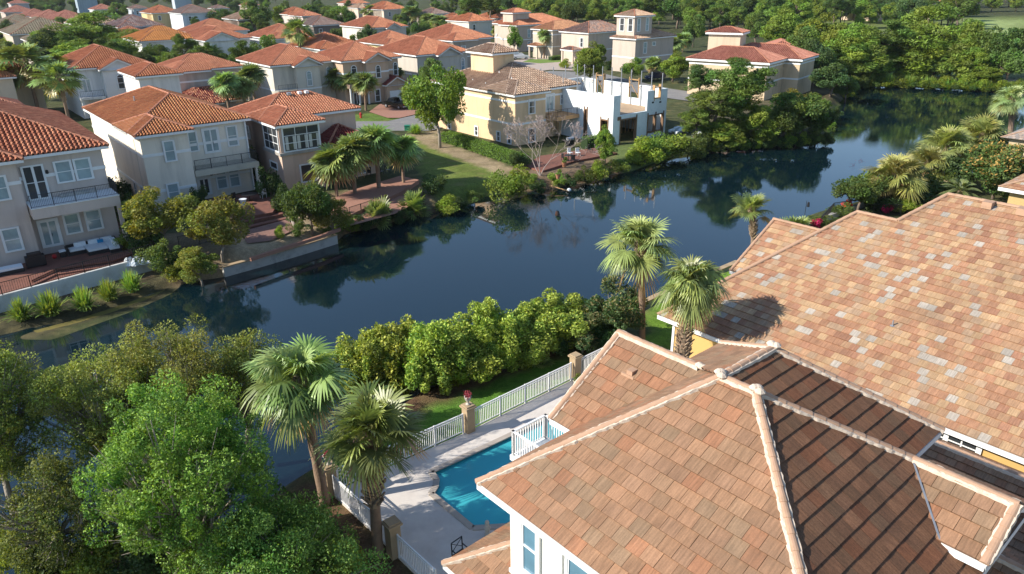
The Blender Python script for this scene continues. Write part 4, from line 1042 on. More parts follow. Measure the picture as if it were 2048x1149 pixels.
def grass_clump(name, seed, n=420, H=.9, col=(.13, .24, .05)):
    rng = np.random.default_rng(seed); Q = []; CC = []
    for i in range(n):
        ph = rng.uniform(0, 6.28); el = RAD(rng.uniform(35, 88)); L_ = H*rng.uniform(.6, 1.2); d = np.array([math.cos(ph)*math.cos(el), math.sin(ph)*math.cos(el), math.sin(el)]); sd = np.array([-math.sin(ph), math.cos(ph), 0]); b = np.array([*(rng.normal(0, .08, 2)), 0]); pr = None
        c_ = np.array(col)*rng.uniform(.6, 1.4)*np.array([rng.uniform(.8, 1.5), 1, 1])
        for t in (0, .4, .75, 1):
            p = b+d*L_*t; p[2] -= .45*L_*t**2.2*math.cos(el); w_ = .035*(1-t*.85); q = (p-sd*w_, p+sd*w_)
            if pr: Q.append(np.array([[pr[0], pr[1], q[1], q[0]]])); CC.append(c_[None])
            pr = q
    return npmesh(name, np.concatenate(Q), 4, np.concatenate(CC), None, MAT['leaf'])
def bare(name, seed, H=5., mat='twig', spread=.55, r0=.1, depth=6):
    rng = random.Random(seed); mb = MB()
    def br(p, d, L_, r, k):
        n = 2; q = p
        for _ in range(n):
            d = (d+Vector((rng.gauss(0, .12), rng.gauss(0, .12), rng.gauss(0, .08)))).normalized(); q2 = q+d*L_/n; mb.tube([q, q2], [r, r*.85], 5 if k > 3 else 3, cap=False); q = q2; r = max(r*.85, .014)
        if k == 0: return
        for _ in range(rng.choice((2, 3, 3))):
            nd = (d+Vector((rng.gauss(0, spread), rng.gauss(0, spread), rng.gauss(.08, spread*.5)))).normalized(); br(q, nd, L_*rng.uniform(.6, .85), max(.014, r*.66), k-1)
    for _ in range(4): br(Vector((0, 0, -.1)), Vector((rng.gauss(0, .35), rng.gauss(0, .35), 1)).normalized(), H*.28, r0, depth-1)
    return mb.mesh(name, MAT[mat])
_pro = {}
def proto(kind, var=0):
    k = (kind, var)
    if k in _pro: return _pro[k]
    s = var*11+3
    if kind == 'oak':      # dense broad-leaf tree
        m, c = crown('crown', 7, 3.3, 4.2, 2.9, 62, 200, .85, .32, [(.055, .1, .025), (.065, .12, .028), (.045, .085, .03)][var % 3], s, hue=.3); r = ([('crown', m), ('trunk', limbs('trunk', 7, c, 'bark', .2, 9, s))], 7., 6.8)
    elif kind == 'bright':  # bright green tree
        m, c = crown('crown', 7, 2.9, 4.2, 2.9, 50, 170, .75, .3, (.09, .165, .028), s, hue=.25, low=1.3); r = ([('crown', m), ('trunk', limbs('trunk', 7, c, 'palebark', .16, 8, s))], 7.2, 6.)
    elif kind == 'pine':
        m, c = crown('crown', 12, 3.0, 8.2, 3.9, 64, 230, .85, .42, [(.06, .11, .02), (.07, .125, .024), (.052, .095, .025)][var % 3], s, flat=.6, width=.22, mat='needle', hue=.35); r = ([('crown', m), ('trunk', limbs('trunk', 12, c, 'bark', .19, 16, s, fork=.55))], 12., 6.4)
    elif kind == 'bushpine':  # pine clothed to the ground
        m, c = crown('crown', 8, 2.6, 4.2, 4.0, 80, 230, .8, .4, (.1, .165, .026), s, flat=.8, width=.25, mat='needle', hue=.35, low=.6); r = ([('crown', m), ('trunk', limbs('trunk', 8, c, 'bark', .16, 18, s, fork=.35))], 8.4, 5.6)
    elif kind == 'loose':   # open tree with yellowish leaves and pale limbs
        m, c = crown('crown', 5, 2.1, 3.1, 1.9, 64, 170, .5, .19, (.12, .145, .03), s, hue=.25); r = ([('crown', m), ('trunk', limbs('trunk', 5, c, 'palebark', .09, 12, s, fork=.25, twigs=1))], 5.1, 4.4)
    elif kind == 'shrub':
        m, c = crown('foliage', 2, 1.15, .95, 1.0, 26, 150, .42, .15, [(.1, .17, .03), (.07, .12, .035), (.13, .2, .03)][var % 3], s, hue=.3, low=.1); r = ([('foliage', m), ('stem', limbs('stem', 2, c, 'bark', .04, 7, s, fork=.1))], 2.1, 2.6)
    elif kind == 'darkshrub':
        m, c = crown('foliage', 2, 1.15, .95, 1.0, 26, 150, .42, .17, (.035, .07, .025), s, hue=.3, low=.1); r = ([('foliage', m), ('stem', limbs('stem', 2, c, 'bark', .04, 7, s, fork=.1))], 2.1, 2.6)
    elif kind == 'hedgebush':   # tall fresh-tipped hedge shrub, close
        m, c = crown('foliage', 3, 1.35, 1.4, 1.6, 130, 230, .27, .12, (.115, .18, .03), s, hue=.35, flat=1.4, low=.1, tipcol=(.33, .4, .08)); r = ([('foliage', m), ('stem', limbs('stem', 3, c, 'palebark', .045, 22, s, fork=.08, twigs=1))], 3.2, 2.8)
    elif kind == 'magnolia':
        m, c = crown('foliage', 4, 2.2, 2.2, 1.9, 60, 200, .55, .2, (.05, .085, .025), s, hue=.3, low=.3, tipcol=(.3, .2, .06)); r = ([('foliage', m), ('trunk', limbs('trunk', 4, c, 'bark', .09, 10, s, fork=.15))], 4.2, 4.8)
    elif kind == 'camellia':
        m, c = crown('foliage', 4, 1.7, 2.2, 1.9, 56, 240, .42, .15, (.04, .075, .028), s, hue=.3, low=.4, tipcol=(.2, .18, .08)); r = ([('foliage', m), ('trunk', limbs('trunk', 4, c, 'palebark', .07, 12, s, fork=.15))], 4.2, 3.8)
    elif kind == 'palm':    # sabal palm at middle distance
        H = 4.4; t, b = palm_trunk('trunk', H, s, r=.145, lean=(rng_l(var), 0)); m = fan_crown('crown', s, 58, 20, R=1.05, pet=(.5, .85), segw=.15, lo=-65); r = ([('crown', m, H), ('trunk', t), ('leaf_bases', b)], 5.9, 3.4)
    elif kind == 'tallpalm':
        H = 7.6; t, b = palm_trunk('trunk', H, s, r=.2, boots=.5, bootr=.32); m = fan_crown('crown', s, 42, 18, R=.9, pet=(.9, 1.3), segw=.16, old=.22, lo=-75, oldcol=(.28, .24, .08)); r = ([('crown', m, H), ('trunk', t), ('leaf_bases', b)], 9.3, 4.0)
    elif kind == 'fanbush':
        m = fan_crown('foliage', s, 26, 18, R=.8, pet=(.5, .9), lo=5, hi=85, old=0, droop=.35, segw=.13, col=(.12, .19, .06)); r = ([('foliage', m, .15)], 1.6, 3.0)
    elif kind == 'grass': r = ([('blades', grass_clump('blades', s))], .9, 1.3)
    elif kind == 'cypress':
        m, c = crown('foliage', 5, .6, 2.6, 2.5, 40, 130, .3, .22, (.04, .08, .03), s, low=.2); r = ([('foliage', m)], 5.2, 1.5)
    _pro[k] = r; return r
def rng_l(v): return [0, .5, -.4][v % 3]
def put(kind, var, loc, sxy, sz, label, cat, group=None, rot=None, name=None):
    parts, H, Wd = proto(kind, var)
    nm = name or {'oak': 'tree', 'bright': 'tree', 'pine': 'pine_tree', 'bushpine': 'pine_tree', 'loose': 'tree', 'shrub': 'shrub', 'darkshrub': 'shrub', 'hedgebush': 'shrub', 'magnolia': 'magnolia_tree', 'camellia': 'camellia_bush',
                  'palm': 'palm_tree', 'tallpalm': 'palm_tree', 'fanbush': 'fan_palm', 'grass': 'grass_clump', 'cypress': 'cypress_tree'}[kind]
    T = thing(nm, label, cat, tuple(loc), (loc[0]*7.3+loc[1]*3.1) % 6.28 if rot is None else rot, group); T.scale = (sxy, sxy, sz)
    pal = kind in ('palm', 'tallpalm')
    if pal: T.scale = (sz, sz, sz)
    for p in parts:
        o = objm(p[0], p[1], T)
        if len(p) > 2: o.location = (0, 0, p[2])
        if pal and p[0] == 'crown': k = sxy/sz; o.scale = (k, k, (k+1)/2)
    return T
CATS = {'oak': 'tree', 'bright': 'tree', 'pine': 'pine tree', 'bushpine': 'pine tree', 'loose': 'tree', 'shrub': 'shrub', 'darkshrub': 'shrub', 'hedgebush': 'shrub', 'magnolia': 'tree', 'camellia': 'shrub', 'palm': 'palm tree', 'tallpalm': 'palm tree', 'fanbush': 'palm', 'grass': 'grass clump', 'cypress': 'tree'}
def tree(kind, px, ytop, h, wpx, label, var=0, group=None, z=LAND, pw=None):
    """top of the plant stands at picture column px, row ytop when it is h metres tall"""
    q = W(px, ytop, z+h); d = PX(q)[2]; q = Vector((q.x, q.y, z)); _, H, Wd = proto(kind, var)
    sz = h/H; sxy = (wpx*d/FPX)/Wd
    return put(kind, var, q, sxy, sz, label, CATS[kind], group)
def gheight(q):
    return float(LAND*np.clip((poly_sdf(LAKE, np.array([q.x]), np.array([q.y]))[0])/1.6, -.2, 1))
def onground(px, py):
    best = None
    for zz in (1.2, 1.0, .8, .6, .4, .2, 0.05):
        q = W(px, py, zz); e = abs(gheight(q)-zz)
        if best is None or e < best[0]-.02: best = (e, q)
    return best[1]
def treeb(kind, px, yb, ytop, wpx, label, var=0, group=None, z=LAND):
    q = onground(px, yb) if z == LAND else W(px, yb, z); h = top_z(q, ytop); d = PX(q)[2]; _, H, Wd = proto(kind, var)
    return put(kind, var, q, (wpx*d/FPX)/Wd, h/H, label, CATS[kind], group)
def near_palm(px, yb, ycrown, label, seed, R=1.15, nleaf=52, seg=34, lean=(0, 0), boots=.3, pet=(.8, 1.15), r=.19, z=LAND, droop=.6, loc=None, col=(.11, .17, .05), lo=-55, bootr=.36, old=.08, segw=.075, pxc=None):
    q = W(px, yb, z) if loc is None else Vector(loc); 
    h = top_z(q, ycrown)
    if pxc is not None:   # lean so that the crown sits at column pxc
        c = W(pxc, ycrown, z+h); lean = (c.x-q.x, 0)
    T = thing('palm_tree', label, 'palm tree', (q.x, q.y, z))
    t, b = palm_trunk('trunk', h, seed, r=r, boots=boots, lean=lean, bootr=bootr)
    for m, nm in ((t, 'trunk'), (b, 'leaf_bases')):
        o = objm(nm, m, T); o.location = (lean[0], lean[1], 0)
    c = objm('crown', fan_crown('crown', seed, nleaf, seg, R, pet, col=col, droop=droop, lo=lo, old=old, segw=segw), T); c.location = (lean[0], lean[1], h+.05)
    return T
# ------------------------------------------------------------ houses across the lake
class HZ:
    """a house whose block sizes were measured at eave height zm and which really stands at zt"""
    def __init__(s, label, cpx, zm, zt, blocks, az=51., **k):
        s.s = (CAM_H-zt)/(CAM_H-zm); B = []
        for b in blocks:
            o = dict(b[7]) if len(b) > 7 else {}
            if 'wall' in o: o['wall'] = tuple(v*s.s for v in o['wall'])
            B.append((b[0]*s.s, b[1]*s.s, b[2]*s.s, b[3]*s.s, s.z(b[4]), b[5], b[6], o))
        s.T = house(label, cpx, zt, B, az=az, **k)
    def z(s, v): return CAM_H-(CAM_H-v)*s.s
    def win(s, face, pl, a, z0, w, z1, style='sash', glass='glass_blind', **k):
        zz = s.z(z0); return window(s.T, face, pl*s.s, a*s.s, zz, w*s.s, s.z(z1)-zz, style, glass, **k)
    def box(s, name, mat, *bx):
        mb = MB()
        for b in bx: mb.box(b[0]*s.s, b[1]*s.s, s.z(b[2]), b[3]*s.s, b[4]*s.s, s.z(b[5]))
        return mb.build(name, mat if not isinstance(mat, str) else MAT[mat], s.T)
    def rail(s, par, pts, z, h=1.05, **k): return railing(par, [(x*s.s, y*s.s) for x, y in pts], h, s.z(z), **k)
taupe = (.6, .51, .45); greige = (.78, .71, .6); pinkish = (.66, .48, .37); mustard = (.72, .51, .31)
# far-left house with the long balcony
h1 = HZ('taupe two-storey house at the left edge with a long upper balcony and covered brick patio', (217, 292), 9, 9.9,
        [(-20, 0, 0, 24, 9, .42, 'hip'), (-14.5, -1.3, -7., 9, 9, .42, 'hip')], wall=taupe, bands=(7.9,), cap='cap_r', pal=[((.5, .19, .1), 3), ((.42, .15, .08), 3), ((.56, .24, .13), 2)])
h1.T.location = W(217, 292, 9.9)*1; h1.T.location.z = 0
for a in (-4.57, -3.0): h1.win('F', .55, a, 6.25, 1.2, 8.0)
h1.win('F', .55, -7.1, 5.1, 1.5, 7.95, 'double', 'glass_dark', name='sliding_door')
h1.win('F', -.75, -9.9, 5.8, 1.25, 7.7)
h1.win('F', .55, -4.9, 1.4, 1.15, 3.1); h1.win('F', .55, -3.1, 1.4, 1.15, 3.1)
h1.win('F', -.75, -9.95, 1.2, 1.2, 3.1)
h1.win('F', .55, -7.0, .45, 1.45, 2.95, 'door', 'glass_blind', name='french_door')
h1.win('F', -.75, -12.5, 1.2, 1.2, 3.1)
b = h1.box('balcony', stucco(taupe), (-7.5, -2.55, 4.0, -.5, .5, 4.9)); h1.box('balcony_edge', 'white', (-7.52, -2.6, 4.9, -.47, .5, 4.98))
h1.rail(b, [(-7.45, -2.5), (-.55, -2.5), (-.55, .5)], 4.98)
h1.box('porch_post', stucco(taupe), (-.85, -2.5, .3, -.5, -2.15, 4.0))
for a in (-5.3,): 
    l = MB(); l.lathe([(.02, .3), (.1, .26), (.12, 0), (.05, -.05)], (a*h1.s, .45*h1.s, h1.z(7.2)), 8); l.build('wall_lantern', MAT['black'], h1.T)
h1.box('bench', 'concrete', (-4.8, -.2, 4.99, -1.8, .3, 5.25))
# grey house with orange roof
h2 = HZ('grey two-storey house with an orange barrel-tile roof, french doors and a black-railed balcony', (268, 275), 8, 9.2,
        [(0, 0, 6.1, 9, 8, .4, 'hip'), (0, 2.7, 13.5, 24.6, 8, .4, 'hip', {'wall': (.55, 3.2, 12.9, 24)})], wall=greige, bands=(7.0, 3.35), pal=[((.5, .21, .09), 3), ((.45, .18, .08), 3), ((.54, .25, .11), 2)], tile=1.0)
h2.win('F', .55, 2.85, 4.95, 1.0, 7.0); h2.win('F', 3.2, 6.25, 5.1, .85, 7.2); h2.win('F', 3.2, 7.9, 4.55, 1.65, 7.3, 'door', name='french_door'); h2.win('F', 3.2, 10.65, 5.1, 1.05, 7.25)
h2.win('F', .55, 2.4, .6, 1.1, 2.35); h2.win('F', 3.2, 6.5, -.2, 1.2, 2.1, 'door', 'glass_dark', name='french_door'); h2.win('F', 3.2, 8.6, .3, 1.1, 2.4); h2.win('F', 3.2, 10.1, .3, 1.1, 2.4)
for a in (6.5, 3.3): h2.win('L', .55, a, 0, .75, 1.75, 'sash', 'glass_dark')
b = h2.box('balcony', stucco((.5, .47, .38)), (5.6, .56, 2.7, 12.9, 3.19, 3.35)); h2.rail(b, [(5.75, .75), (12.8, .75), (12.8, 3.1)], 3.36)
h2.box('porch_post', stucco(greige), (12.45, .6, -.6, 12.9, 1.0, 2.7))
v = MB(); v.lathe([(.14, 0), (.14, .05), (.09, .08), (.09, .75)], (3.9*h2.s, 14*h2.s, h2.z(9.45)), 10); v.build('vent_pipe', MAT['steel'], h2.T)
t = MB().lathe([(.02, .35), (.13, .3), (.16, 0), (.06, -.06)], (8.0*h2.s, 2.9*h2.s, h2.z(2.1)), 8); t.build('hanging_lantern', MAT['black'], h2.T)
h2.box('downpipe', 'white', (12.7, 2.9, -.5, 12.85, 3.1, 7.8))
# pinkish house with corner sunroom
h3 = HZ('pinkish-tan house with a glazed corner sunroom and dark red lower roof, beside the grey house', (549, 254), 8, 8.75,
        [(0, 0, 6.1, 9, 8, .42, 'hip'), (0, 4.6, 13.2, 14.4, 8, .42, 'hip'), (5.2, -.2, 14.6, 9.4, 3.9, .52, 'hip', {'pal': PAL_DKRED, 'wall': (5.6, 2.4, 14, 9)}), (12.0, -1.8, 15.5, 1.2, 3.7, .5, 'hip', {'pal': PAL_TERRA, 'nowall': 1})],
        wall=pinkish, bands=(), pal=PAL_TERRA2, tile=1.05)
h3.win('F', .55, 1.05, 5.0, 4.3, 7.55, 'fixed', 'glass_dark', grid=(3, 3)); h3.win('L', .55, .9, 5.0, 3.9, 7.5, 'fixed', 'glass_dark', grid=(3, 3))
h3.box('sill_band', stucco((.4, .37, .33)), (.35, .35, 4.55, 5.75, .54, 4.85), (.35, .541, 4.551, .549, 5.2, 4.849))
h3.win('F', .55, 2.65, 1.2, 1.7, 3.1, 'fixed', 'glass_dark'); h3.win('L', .55, 2.1, 2.75, 1.9, 3.4, 'fixed', 'glass_dark'); h3.win('L', .55, 9.5, 5.2, .8, 6.6)
h3.win('F', 2.35, 11.2, .5, 1.0, 1.9, 'sash', 'glass_blue')
for k, x in enumerate((5.6, 7.0, 7.9)):
    bb = MB(); bb.box(x*h3.s, 8.6*h3.s, h3.z(9.9), (x+.45)*h3.s, 9.1*h3.s, h3.z(10.2)); bb.build('roof_vent', MAT['white'] if k else MAT['steel'], h3.T)
cu = MB()
for k in range(3):
    for sx in (.08, 1.0): cu.box((1.15+k*1.43+sx)*h3.s, .5*h3.s, h3.z(5.1), (1.5+k*1.43+sx)*h3.s, .53*h3.s, h3.z(6.6))
cu.build('curtains', MAT['curtain'], h3.T)
# yellow stucco house
hy = HZ('mustard-yellow stucco house with brown tiles and a small square roof tower, by the bare tree', (1029, 192), 8.1, 8.2,
        [(0, 0, 6.7, 8, 8.1, .42, 'hip'), (0, 1.9, 14.4, 20.5, 8.1, .42, 'hip', {'wall': (.55, 2.3, 13.8, 19.9)}), (3.3, 9.0, 8.3, 15.6, 12.7, .42, 'hip', {'bands': (), 'zb': 7.})],
        wall=mustard, bands=(7.0, 4.0), pal=PAL_BROWN, cap='cap_b', tile=1.4)
hy.win('F', .55, 3.05, 5.3, 1.0, 7.1, glass='glass_dark'); hy.win('F', 2.3, 7.7, 4.75, 1.6, 7.2, 'door', 'glass_blind', name='french_door'); hy.win('F', 2.3, 10.7, 5.6, .75, 7.1, glass='glass_dark')
for a in (1.55, 4.0, 9.3, 16.3): hy.win('L', .55, a, 1.3, .65, 2.5, glass='glass_dark', tr=.15)
b = hy.box('balcony', stucco((.5, .3, .15)), (6.6, -1.4, 4.05, 14.6, 2.29, 4.55)); hy.rail(b, [(6.7, .5), (6.7, -1.3), (14.5, -1.3), (14.5, 2.2)], 4.56, h=1.0, bal=.3, br=.02)
hy.box('porch_post', stucco(mustard), (13.9, -1.3, .9, 14.4, -.8, 4.05)); hy.box('porch_post', stucco(mustard), (9.7, 1.6, .9, 10.1, 2.0, 4.05))
hy.win('F', 3.2, 3.0, 1.1, 1.6, 3.2, 'door', 'glass_dark', name='french_door') if False else None
hy.win('F', 2.3, 11, 1.2, 1.6, 3.2, 'sash', 'glass_dark'); hy.win('F', .55, 3.0, 1.3, 1.1, 3.1, glass='glass_dark')
for x, y in ((3.2, 4.5), (1.2, 8), (1.5, 11.5), (1.2, 15), (4.2, 8.6)):
    v = MB().lathe([(.22, 0), (.2, .05), (.06, .08), (.06, .4)], (x*hy.s, y*hy.s, hy.z(8.1)+x*.42*hy.s+.02), 8); v.build('vent_pipe', MAT['white'], hy.T)
sv = MB(); sv.tube([(13.9*hy.s, .2, hy.z(4.6)), (13.9*hy.s, .2, hy.z(6.9))], .1, 8); sv.build('white_post', MAT['white'], hy.T)
# house shell of foam blocks
def shell():
    q = W(1228, 193, 7.9); T = thing('house_shell', 'unfinished white foam-block house shell with steel props and timber-framed openings', 'building site', (q.x, q.y, 0), RAD(39))
    t = .3; g = 1.0; Wd = 11.2; Dp = 17.5; w_ = MB(); lum = MB()
    def wallrun(ax, pos, a0, a1, z0, z1, holes=()):
        """wall slab along x (ax='x', at y=pos..pos+t) or along y, with rectangular holes (a0,a1,z0,z1)"""
        cuts = sorted({a0, a1, *[h[0] for h in holes], *[h[1] for h in holes]})
        for p, q_ in zip(cuts[:-1], cuts[1:]):
            hs = sorted([(h[2], h[3]) for h in holes if h[0] <= p+1e-6 and h[1] >= q_-1e-6]); z = z0
            for (u, v_) in hs+[(z1, z1)]:
                if u > z+1e-4:
                    if ax == 'x': w_.box(p, pos, z, q_, pos+t, u)
                    else: w_.box(pos, p, z, pos+t, q_, u)
                z = max(z, v_)
    F0 = [(1.4, 4.9, g, 4.6), (7.1, 11.0-.3, 1.9, 4.5), (1.35, 6.9, 5.15, 8), (8.3, 9.7, 6.7, 8)]
    wallrun('x', 0, 0, Wd, g, 7.9, F0)
    wallrun('y', 0, t, Dp, g, 7.9, [(.8, 2.4, 1.9, 4.6), (4.9, 5.7, g, 5.6)])
    wallrun('y', Wd-t, t, Dp, g, 7.9, [(5.2, 7.2, 5.9, 8), (12.5, 14.2, 5.9, 8)])
    wallrun('x', Dp, 0, Wd, g, 7.9, [])
    w_.build('foam_wall', MAT['foam'], T)
    fl = MB(); fl.box(t, t+1.2, 4.7, Wd-t, Dp, 4.9); fl.build('upper_floor', MAT['subfloor'], T); gf = MB(); gf.box(t, t, g, Wd-t, Dp, g+.06); gf.build('slab', MAT['concrete'], T)
    jo = MB()
    for k in range(14): jo.box(1.5+k*.38, 1.15, 4.35, 1.56+k*.38, 1.5, 4.69)
    jo.build('floor_joist', MAT['oldlumber'], T)
    st = MB()
    for k in range(14): st.box(.6+k*.75, 5, g+.06, .68+k*.75, 5.1, 4.69)
    st.build('stud_wall', MAT['lumber'], T)
    def buck(name, f, a0, a1, z0, z1, mat='oldlumber', d=.18, mid=False):
        o = MB(); 
        if f == 'F': B = lambda x0, zz0, x1, zz1: o.box(x0, -.07, zz0, x1, .37, zz1)
        else: B = lambda x0, zz0, x1, zz1: o.box(-.07, x0, zz0, .37, x1, zz1)
        B(a0, z0-.3, a0+d, z1+.3); B(a1-d, z0-.3, a1, z1+.3); B(a0+d, z1-d, a1-d, z1)
        if z0 > g+.3: B(a0+d, z0, a1-d, z0+d)
        if mid: B((a0+a1)/2-.12, z0-.3, (a0+a1)/2+.12, z1+.3)
        o.build(name, MAT[mat], T)
    buck('door_buck', 'F', 1.4, 4.9, g+.3, 4.6); buck('window_buck', 'F', 7.1, 10.7, 1.9, 4.5, mid=True); buck('window_buck', 'L', .8, 2.4, 1.9, 4.6); buck('door_buck', 'L', 4.9, 5.7, g+.3, 5.6)
    buck('window_buck', 'F', 8.3, 9.7, 6.7, 8.3, 'lumber', .1)
    def buckR(y0, y1):
        o = MB(); 
        for y in (y0, y1-.14): o.box(Wd-.37, y, 5.9, Wd+.07, y+.14, 8.9)
        o.box(Wd-.37, y0, 8.5, Wd+.07, y1, 8.62); o.beam((Wd-.4, y0, 6.2), (Wd-.4, y1, 8.5), .08, .08); o.build('window_buck', MAT['lumber'], T)
    buckR(5.2, 7.2); buckR(12.5, 14.2)
    def prop(x, y, dx, dy):
        o = MB(); o.box(x-.05, y-.05, 4.9, x+.05, y+.05, 10.0); o.build('steel_prop', MAT['steel'], T)
        o = MB(); o.beam((x, y, 7.9), (x+dx, y+dy, 7.3), .07, .05); o.build('prop_brace', MAT['lumber'], T)
    for k in range(9): prop(Wd-.45, .7+k*2.0, -.0, .5)
    for k in range(4): prop(2+k*2.6, Dp-.15, .5, 0)
    for y in (3.6, 7.6, 10.6, 13.6): prop(.42, y, 0, .4)
    for (x0, x1, z) in ((7.9, 8.35, 6.1), (9.5, 9.95, 6.0)): MB().box(x0, -.012, z, x1, .0, z+.22).build('cutout', MAT['black'], T)
    MB().box(.9, -.1, 4.5, 1.5, .0, 5.0).build('plywood_scrap', MAT['oldlumber'], T)
shell()
# red-roofed house at the bend of the lake
def az2(a, b, z): A = W(*a, z); B = W(*b, z); d = B-A; return math.degrees(math.atan2(d.x, d.y)), d.length
a_, l_ = az2((1372, 117), (1540, 127), 8)
hr = HZ('sandy house with a rosy tiled roof and low tower at the lake bend', (1372, 117), 8, 8, [(0, 0, l_, 10, 8, .42, 'hip'), (2.5, 9, l_+3.0, 19, 8, .42, 'hip'), (l_-6.5, 1.5, l_-.5, 9, 8.01, .3, 'hip')], az=a_, wall=(.6, .46, .3), pal=PAL_ROSE, bands=(7., 4.2), fascia=.35)
hr.T.location = W(1372, 117, 8); hr.T.location.z = 0
h_ = HZ('pale stucco wing with its own rosy hipped roof at the water bend', (1535, 103), 8, 8, [(-1, 0, 7.2, 14, 8, .42, 'hip')], az=az2((1535, 103), (1605, 104), 8)[0], wall=(.62, .52, .4), pal=PAL_ROSE, bands=(7., 4.1), fascia=.35)
h_.win('F', .55, 4.9, 1.6, 1.3, 3.2)
q = W(1411, 65, 12.3); tw = HZ('square cupola room with a rosy roof rising from the bend house', (1411, 65), 12.3, 12.3, [(0, 0, 7.4, 6, 12.3, .3, 'hip', {'zb': 8})], az=a_-8, wall=(.6, .5, .36), pal=PAL_ROSE, bands=(), cat='roof tower', name='roof_tower', fascia=.35)
# second row
T_ = HZ('brown stucco house with a front gable and white garage door, behind the dark pickup', (682, 124), 8.4, 9.0, [(0, 0, 13.3, 14, 8.4, .42, 'hip'), (4.3, -1.3, 10.3, 7, 8.15, .5, 'gF'), (8.0, -2.2, 13.4, 3, 3.5, .55, 'gF', {'pal': PAL_DKRED, 'over': .4})], wall=(.54, .39, .28), pal=PAL_TERRA2, bands=(6.6,))
T_.win('F', -.8, 6.9, 5.0, .85, 7.2, 'arch', 'glass_dark'); T_.win('F', .55, 11.6, 5.0, .8, 7.3, 'arch', 'glass_dark'); T_.win('F', .55, 2.3, 4.6, 1.0, 7.4, 'arch', 'glass_dark'); T_.win('F', -.8, 6.3, .5, 1.0, 2.7, 'sash', 'glass_dark')
g_ = T_.box('garage_door', 'white', (9.0, -1.9, -.3, 12.4, -1.78, 2.3)); 
T_.box('balcony', stucco((.36, .26, .2)), (.5, -1.6, 3.5, 4.8, .54, 4.2)); T_.box('porch_column', 'white', (.6, -1.5, -.5, .85, -1.25, 3.5), (2.4, -1.5, -.5, 2.65, -1.25, 3.5), (4.4, -1.5, -.5, 4.65, -1.25, 3.5))
T_.win('F', .55, 2.2, -.3, 1.4, 2.4, 'door', 'glass_dark', name='front_door')
G_ = HZ('grey-green gabled house with arched windows behind the round palms', (540, 133), 8.4, 8.8, [(0, 0, 13.5, 17, 8.4, .42, 'hip'), (4.0, -1.3, 9.8, 7, 8.15, .5, 'gF')], wall=(.62, .58, .49), pal=PAL_TERRA2, bands=(4.3,))
G_.win('F', -.8, 6.5, 4.5, .85, 7.0, 'arch', 'glass_blind'); G_.win('F', .55, 11.2, 5.0, .8, 7.3, 'arch', 'glass_blind')
b = G_.box('balcony', stucco((.38, .37, .32)), (.4, -1.6, 3.6, 4.2, .54, 4.0)); G_.rail(b, [(.5, -1.5), (4.1, -1.5)], 4.0, bal=.3)
P_ = HZ('white-sided house with a broad salmon roof and small front gable beyond the brown one', (832, 112), 8.6, 8.6, [(0, 0, 13.5, 17.3, 8.6, .42, 'hip'), (4.5, -1.2, 10.5, 6, 8.4, .5, 'gF')], wall=(.5, .46, .4), pal=PAL_TERRA2, bands=(4.6,))
P_.win('F', .55, 11.3, 4.6, .8, 7.3, 'arch', 'glass_blue')
HZ('salmon-roofed house standing right behind the broad-roofed one', (905, 83), 8.4, 8.4, [(0, 0, 8, 8, 8.4, .42, 'hip'), (0, 2.6, 14.8, 20, 8.4, .42, 'hip')], wall=(.4, .34, .28), pal=PAL_TERRA2).win('F', .55, 3, 5, 1.2, 7)
HZ('house with a stepped brick-red roof to the left of the tall lone palm trunk', (640, 100), 8.5, 8.5, [(0, 0, 6.6, 8, 8.5, .42, 'hip'), (0, 3, 13, 17, 8.5, .42, 'hip')], wall=(.72, .68, .6), pal=PAL_TERRA)
HZ('white-walled house with stepped roof, half behind the small round palm crown', (545, 79), 8.5, 8.5, [(0, 0, 6.2, 8, 8.5, .42, 'hip'), (0, 3, 14, 19, 8.5, .42, 'hip')], wall=(.7, .7, .68), pal=PAL_TERRA2).win('F', .55, 3, 5, 1, 7, glass='glass_dark')
HZ('low yellow-walled house peeking between two salmon roofs', (773, 91), 8.4, 8.4, [(0, 0, 5.5, 7, 8.4, .42, 'hip'), (0, 2.2, 12, 15, 8.4, .42, 'hip')], wall=(.7, .58, .3), pal=PAL_TERRA2)
u_ = HZ('white and brown house with an arched window at the back of the second row', (742, 57), 8.4, 8.4, [(0, 0, 13.5, 21, 8.4, .42, 'hip'), (5, -1.2, 10.5, 6, 8.2, .5, 'gF')], wall=(.6, .55, .48), pal=PAL_TERRA2)
u_.win('F', .55, 2.5, 4.8, 1, 7.2, 'arch', 'glass_dark')
HZ('white house with a bright orange ribbed roof just right of the big tree mass', (279, 84), 8.5, 8.5, [(0, 0, 14, 10, 8.5, .42, 'hip'), (0, 4, 16, 18, 8.5, .42, 'hip'), (2, -2, 10, 4, 4.2, .5, 'hip')], wall=(.76, .75, .71), pal=[((.62, .27, .08), 3), ((.55, .22, .06), 2)], tile=1.9).win('F', .55, 4, 5, 1.6, 6.6)
pe = HZ('white-sided house with a salmon roof and front gable behind the dark palms', (410, 83), 8.4, 8.4, [(0, 0, 9, 8, 8.4, .42, 'gF'), (0, 3, 13.5, 24, 8.4, .42, 'hip')], wall=(.76, .75, .71), pal=PAL_TERRA2)
HZ('second salmon hipped roof stacked behind the front-gabled one', (400, 66), 8.4, 8.4, [(-2, 0, 15, 16, 8.4, .42, 'hip')], wall=(.76, .75, .71), pal=PAL_TERRA2)
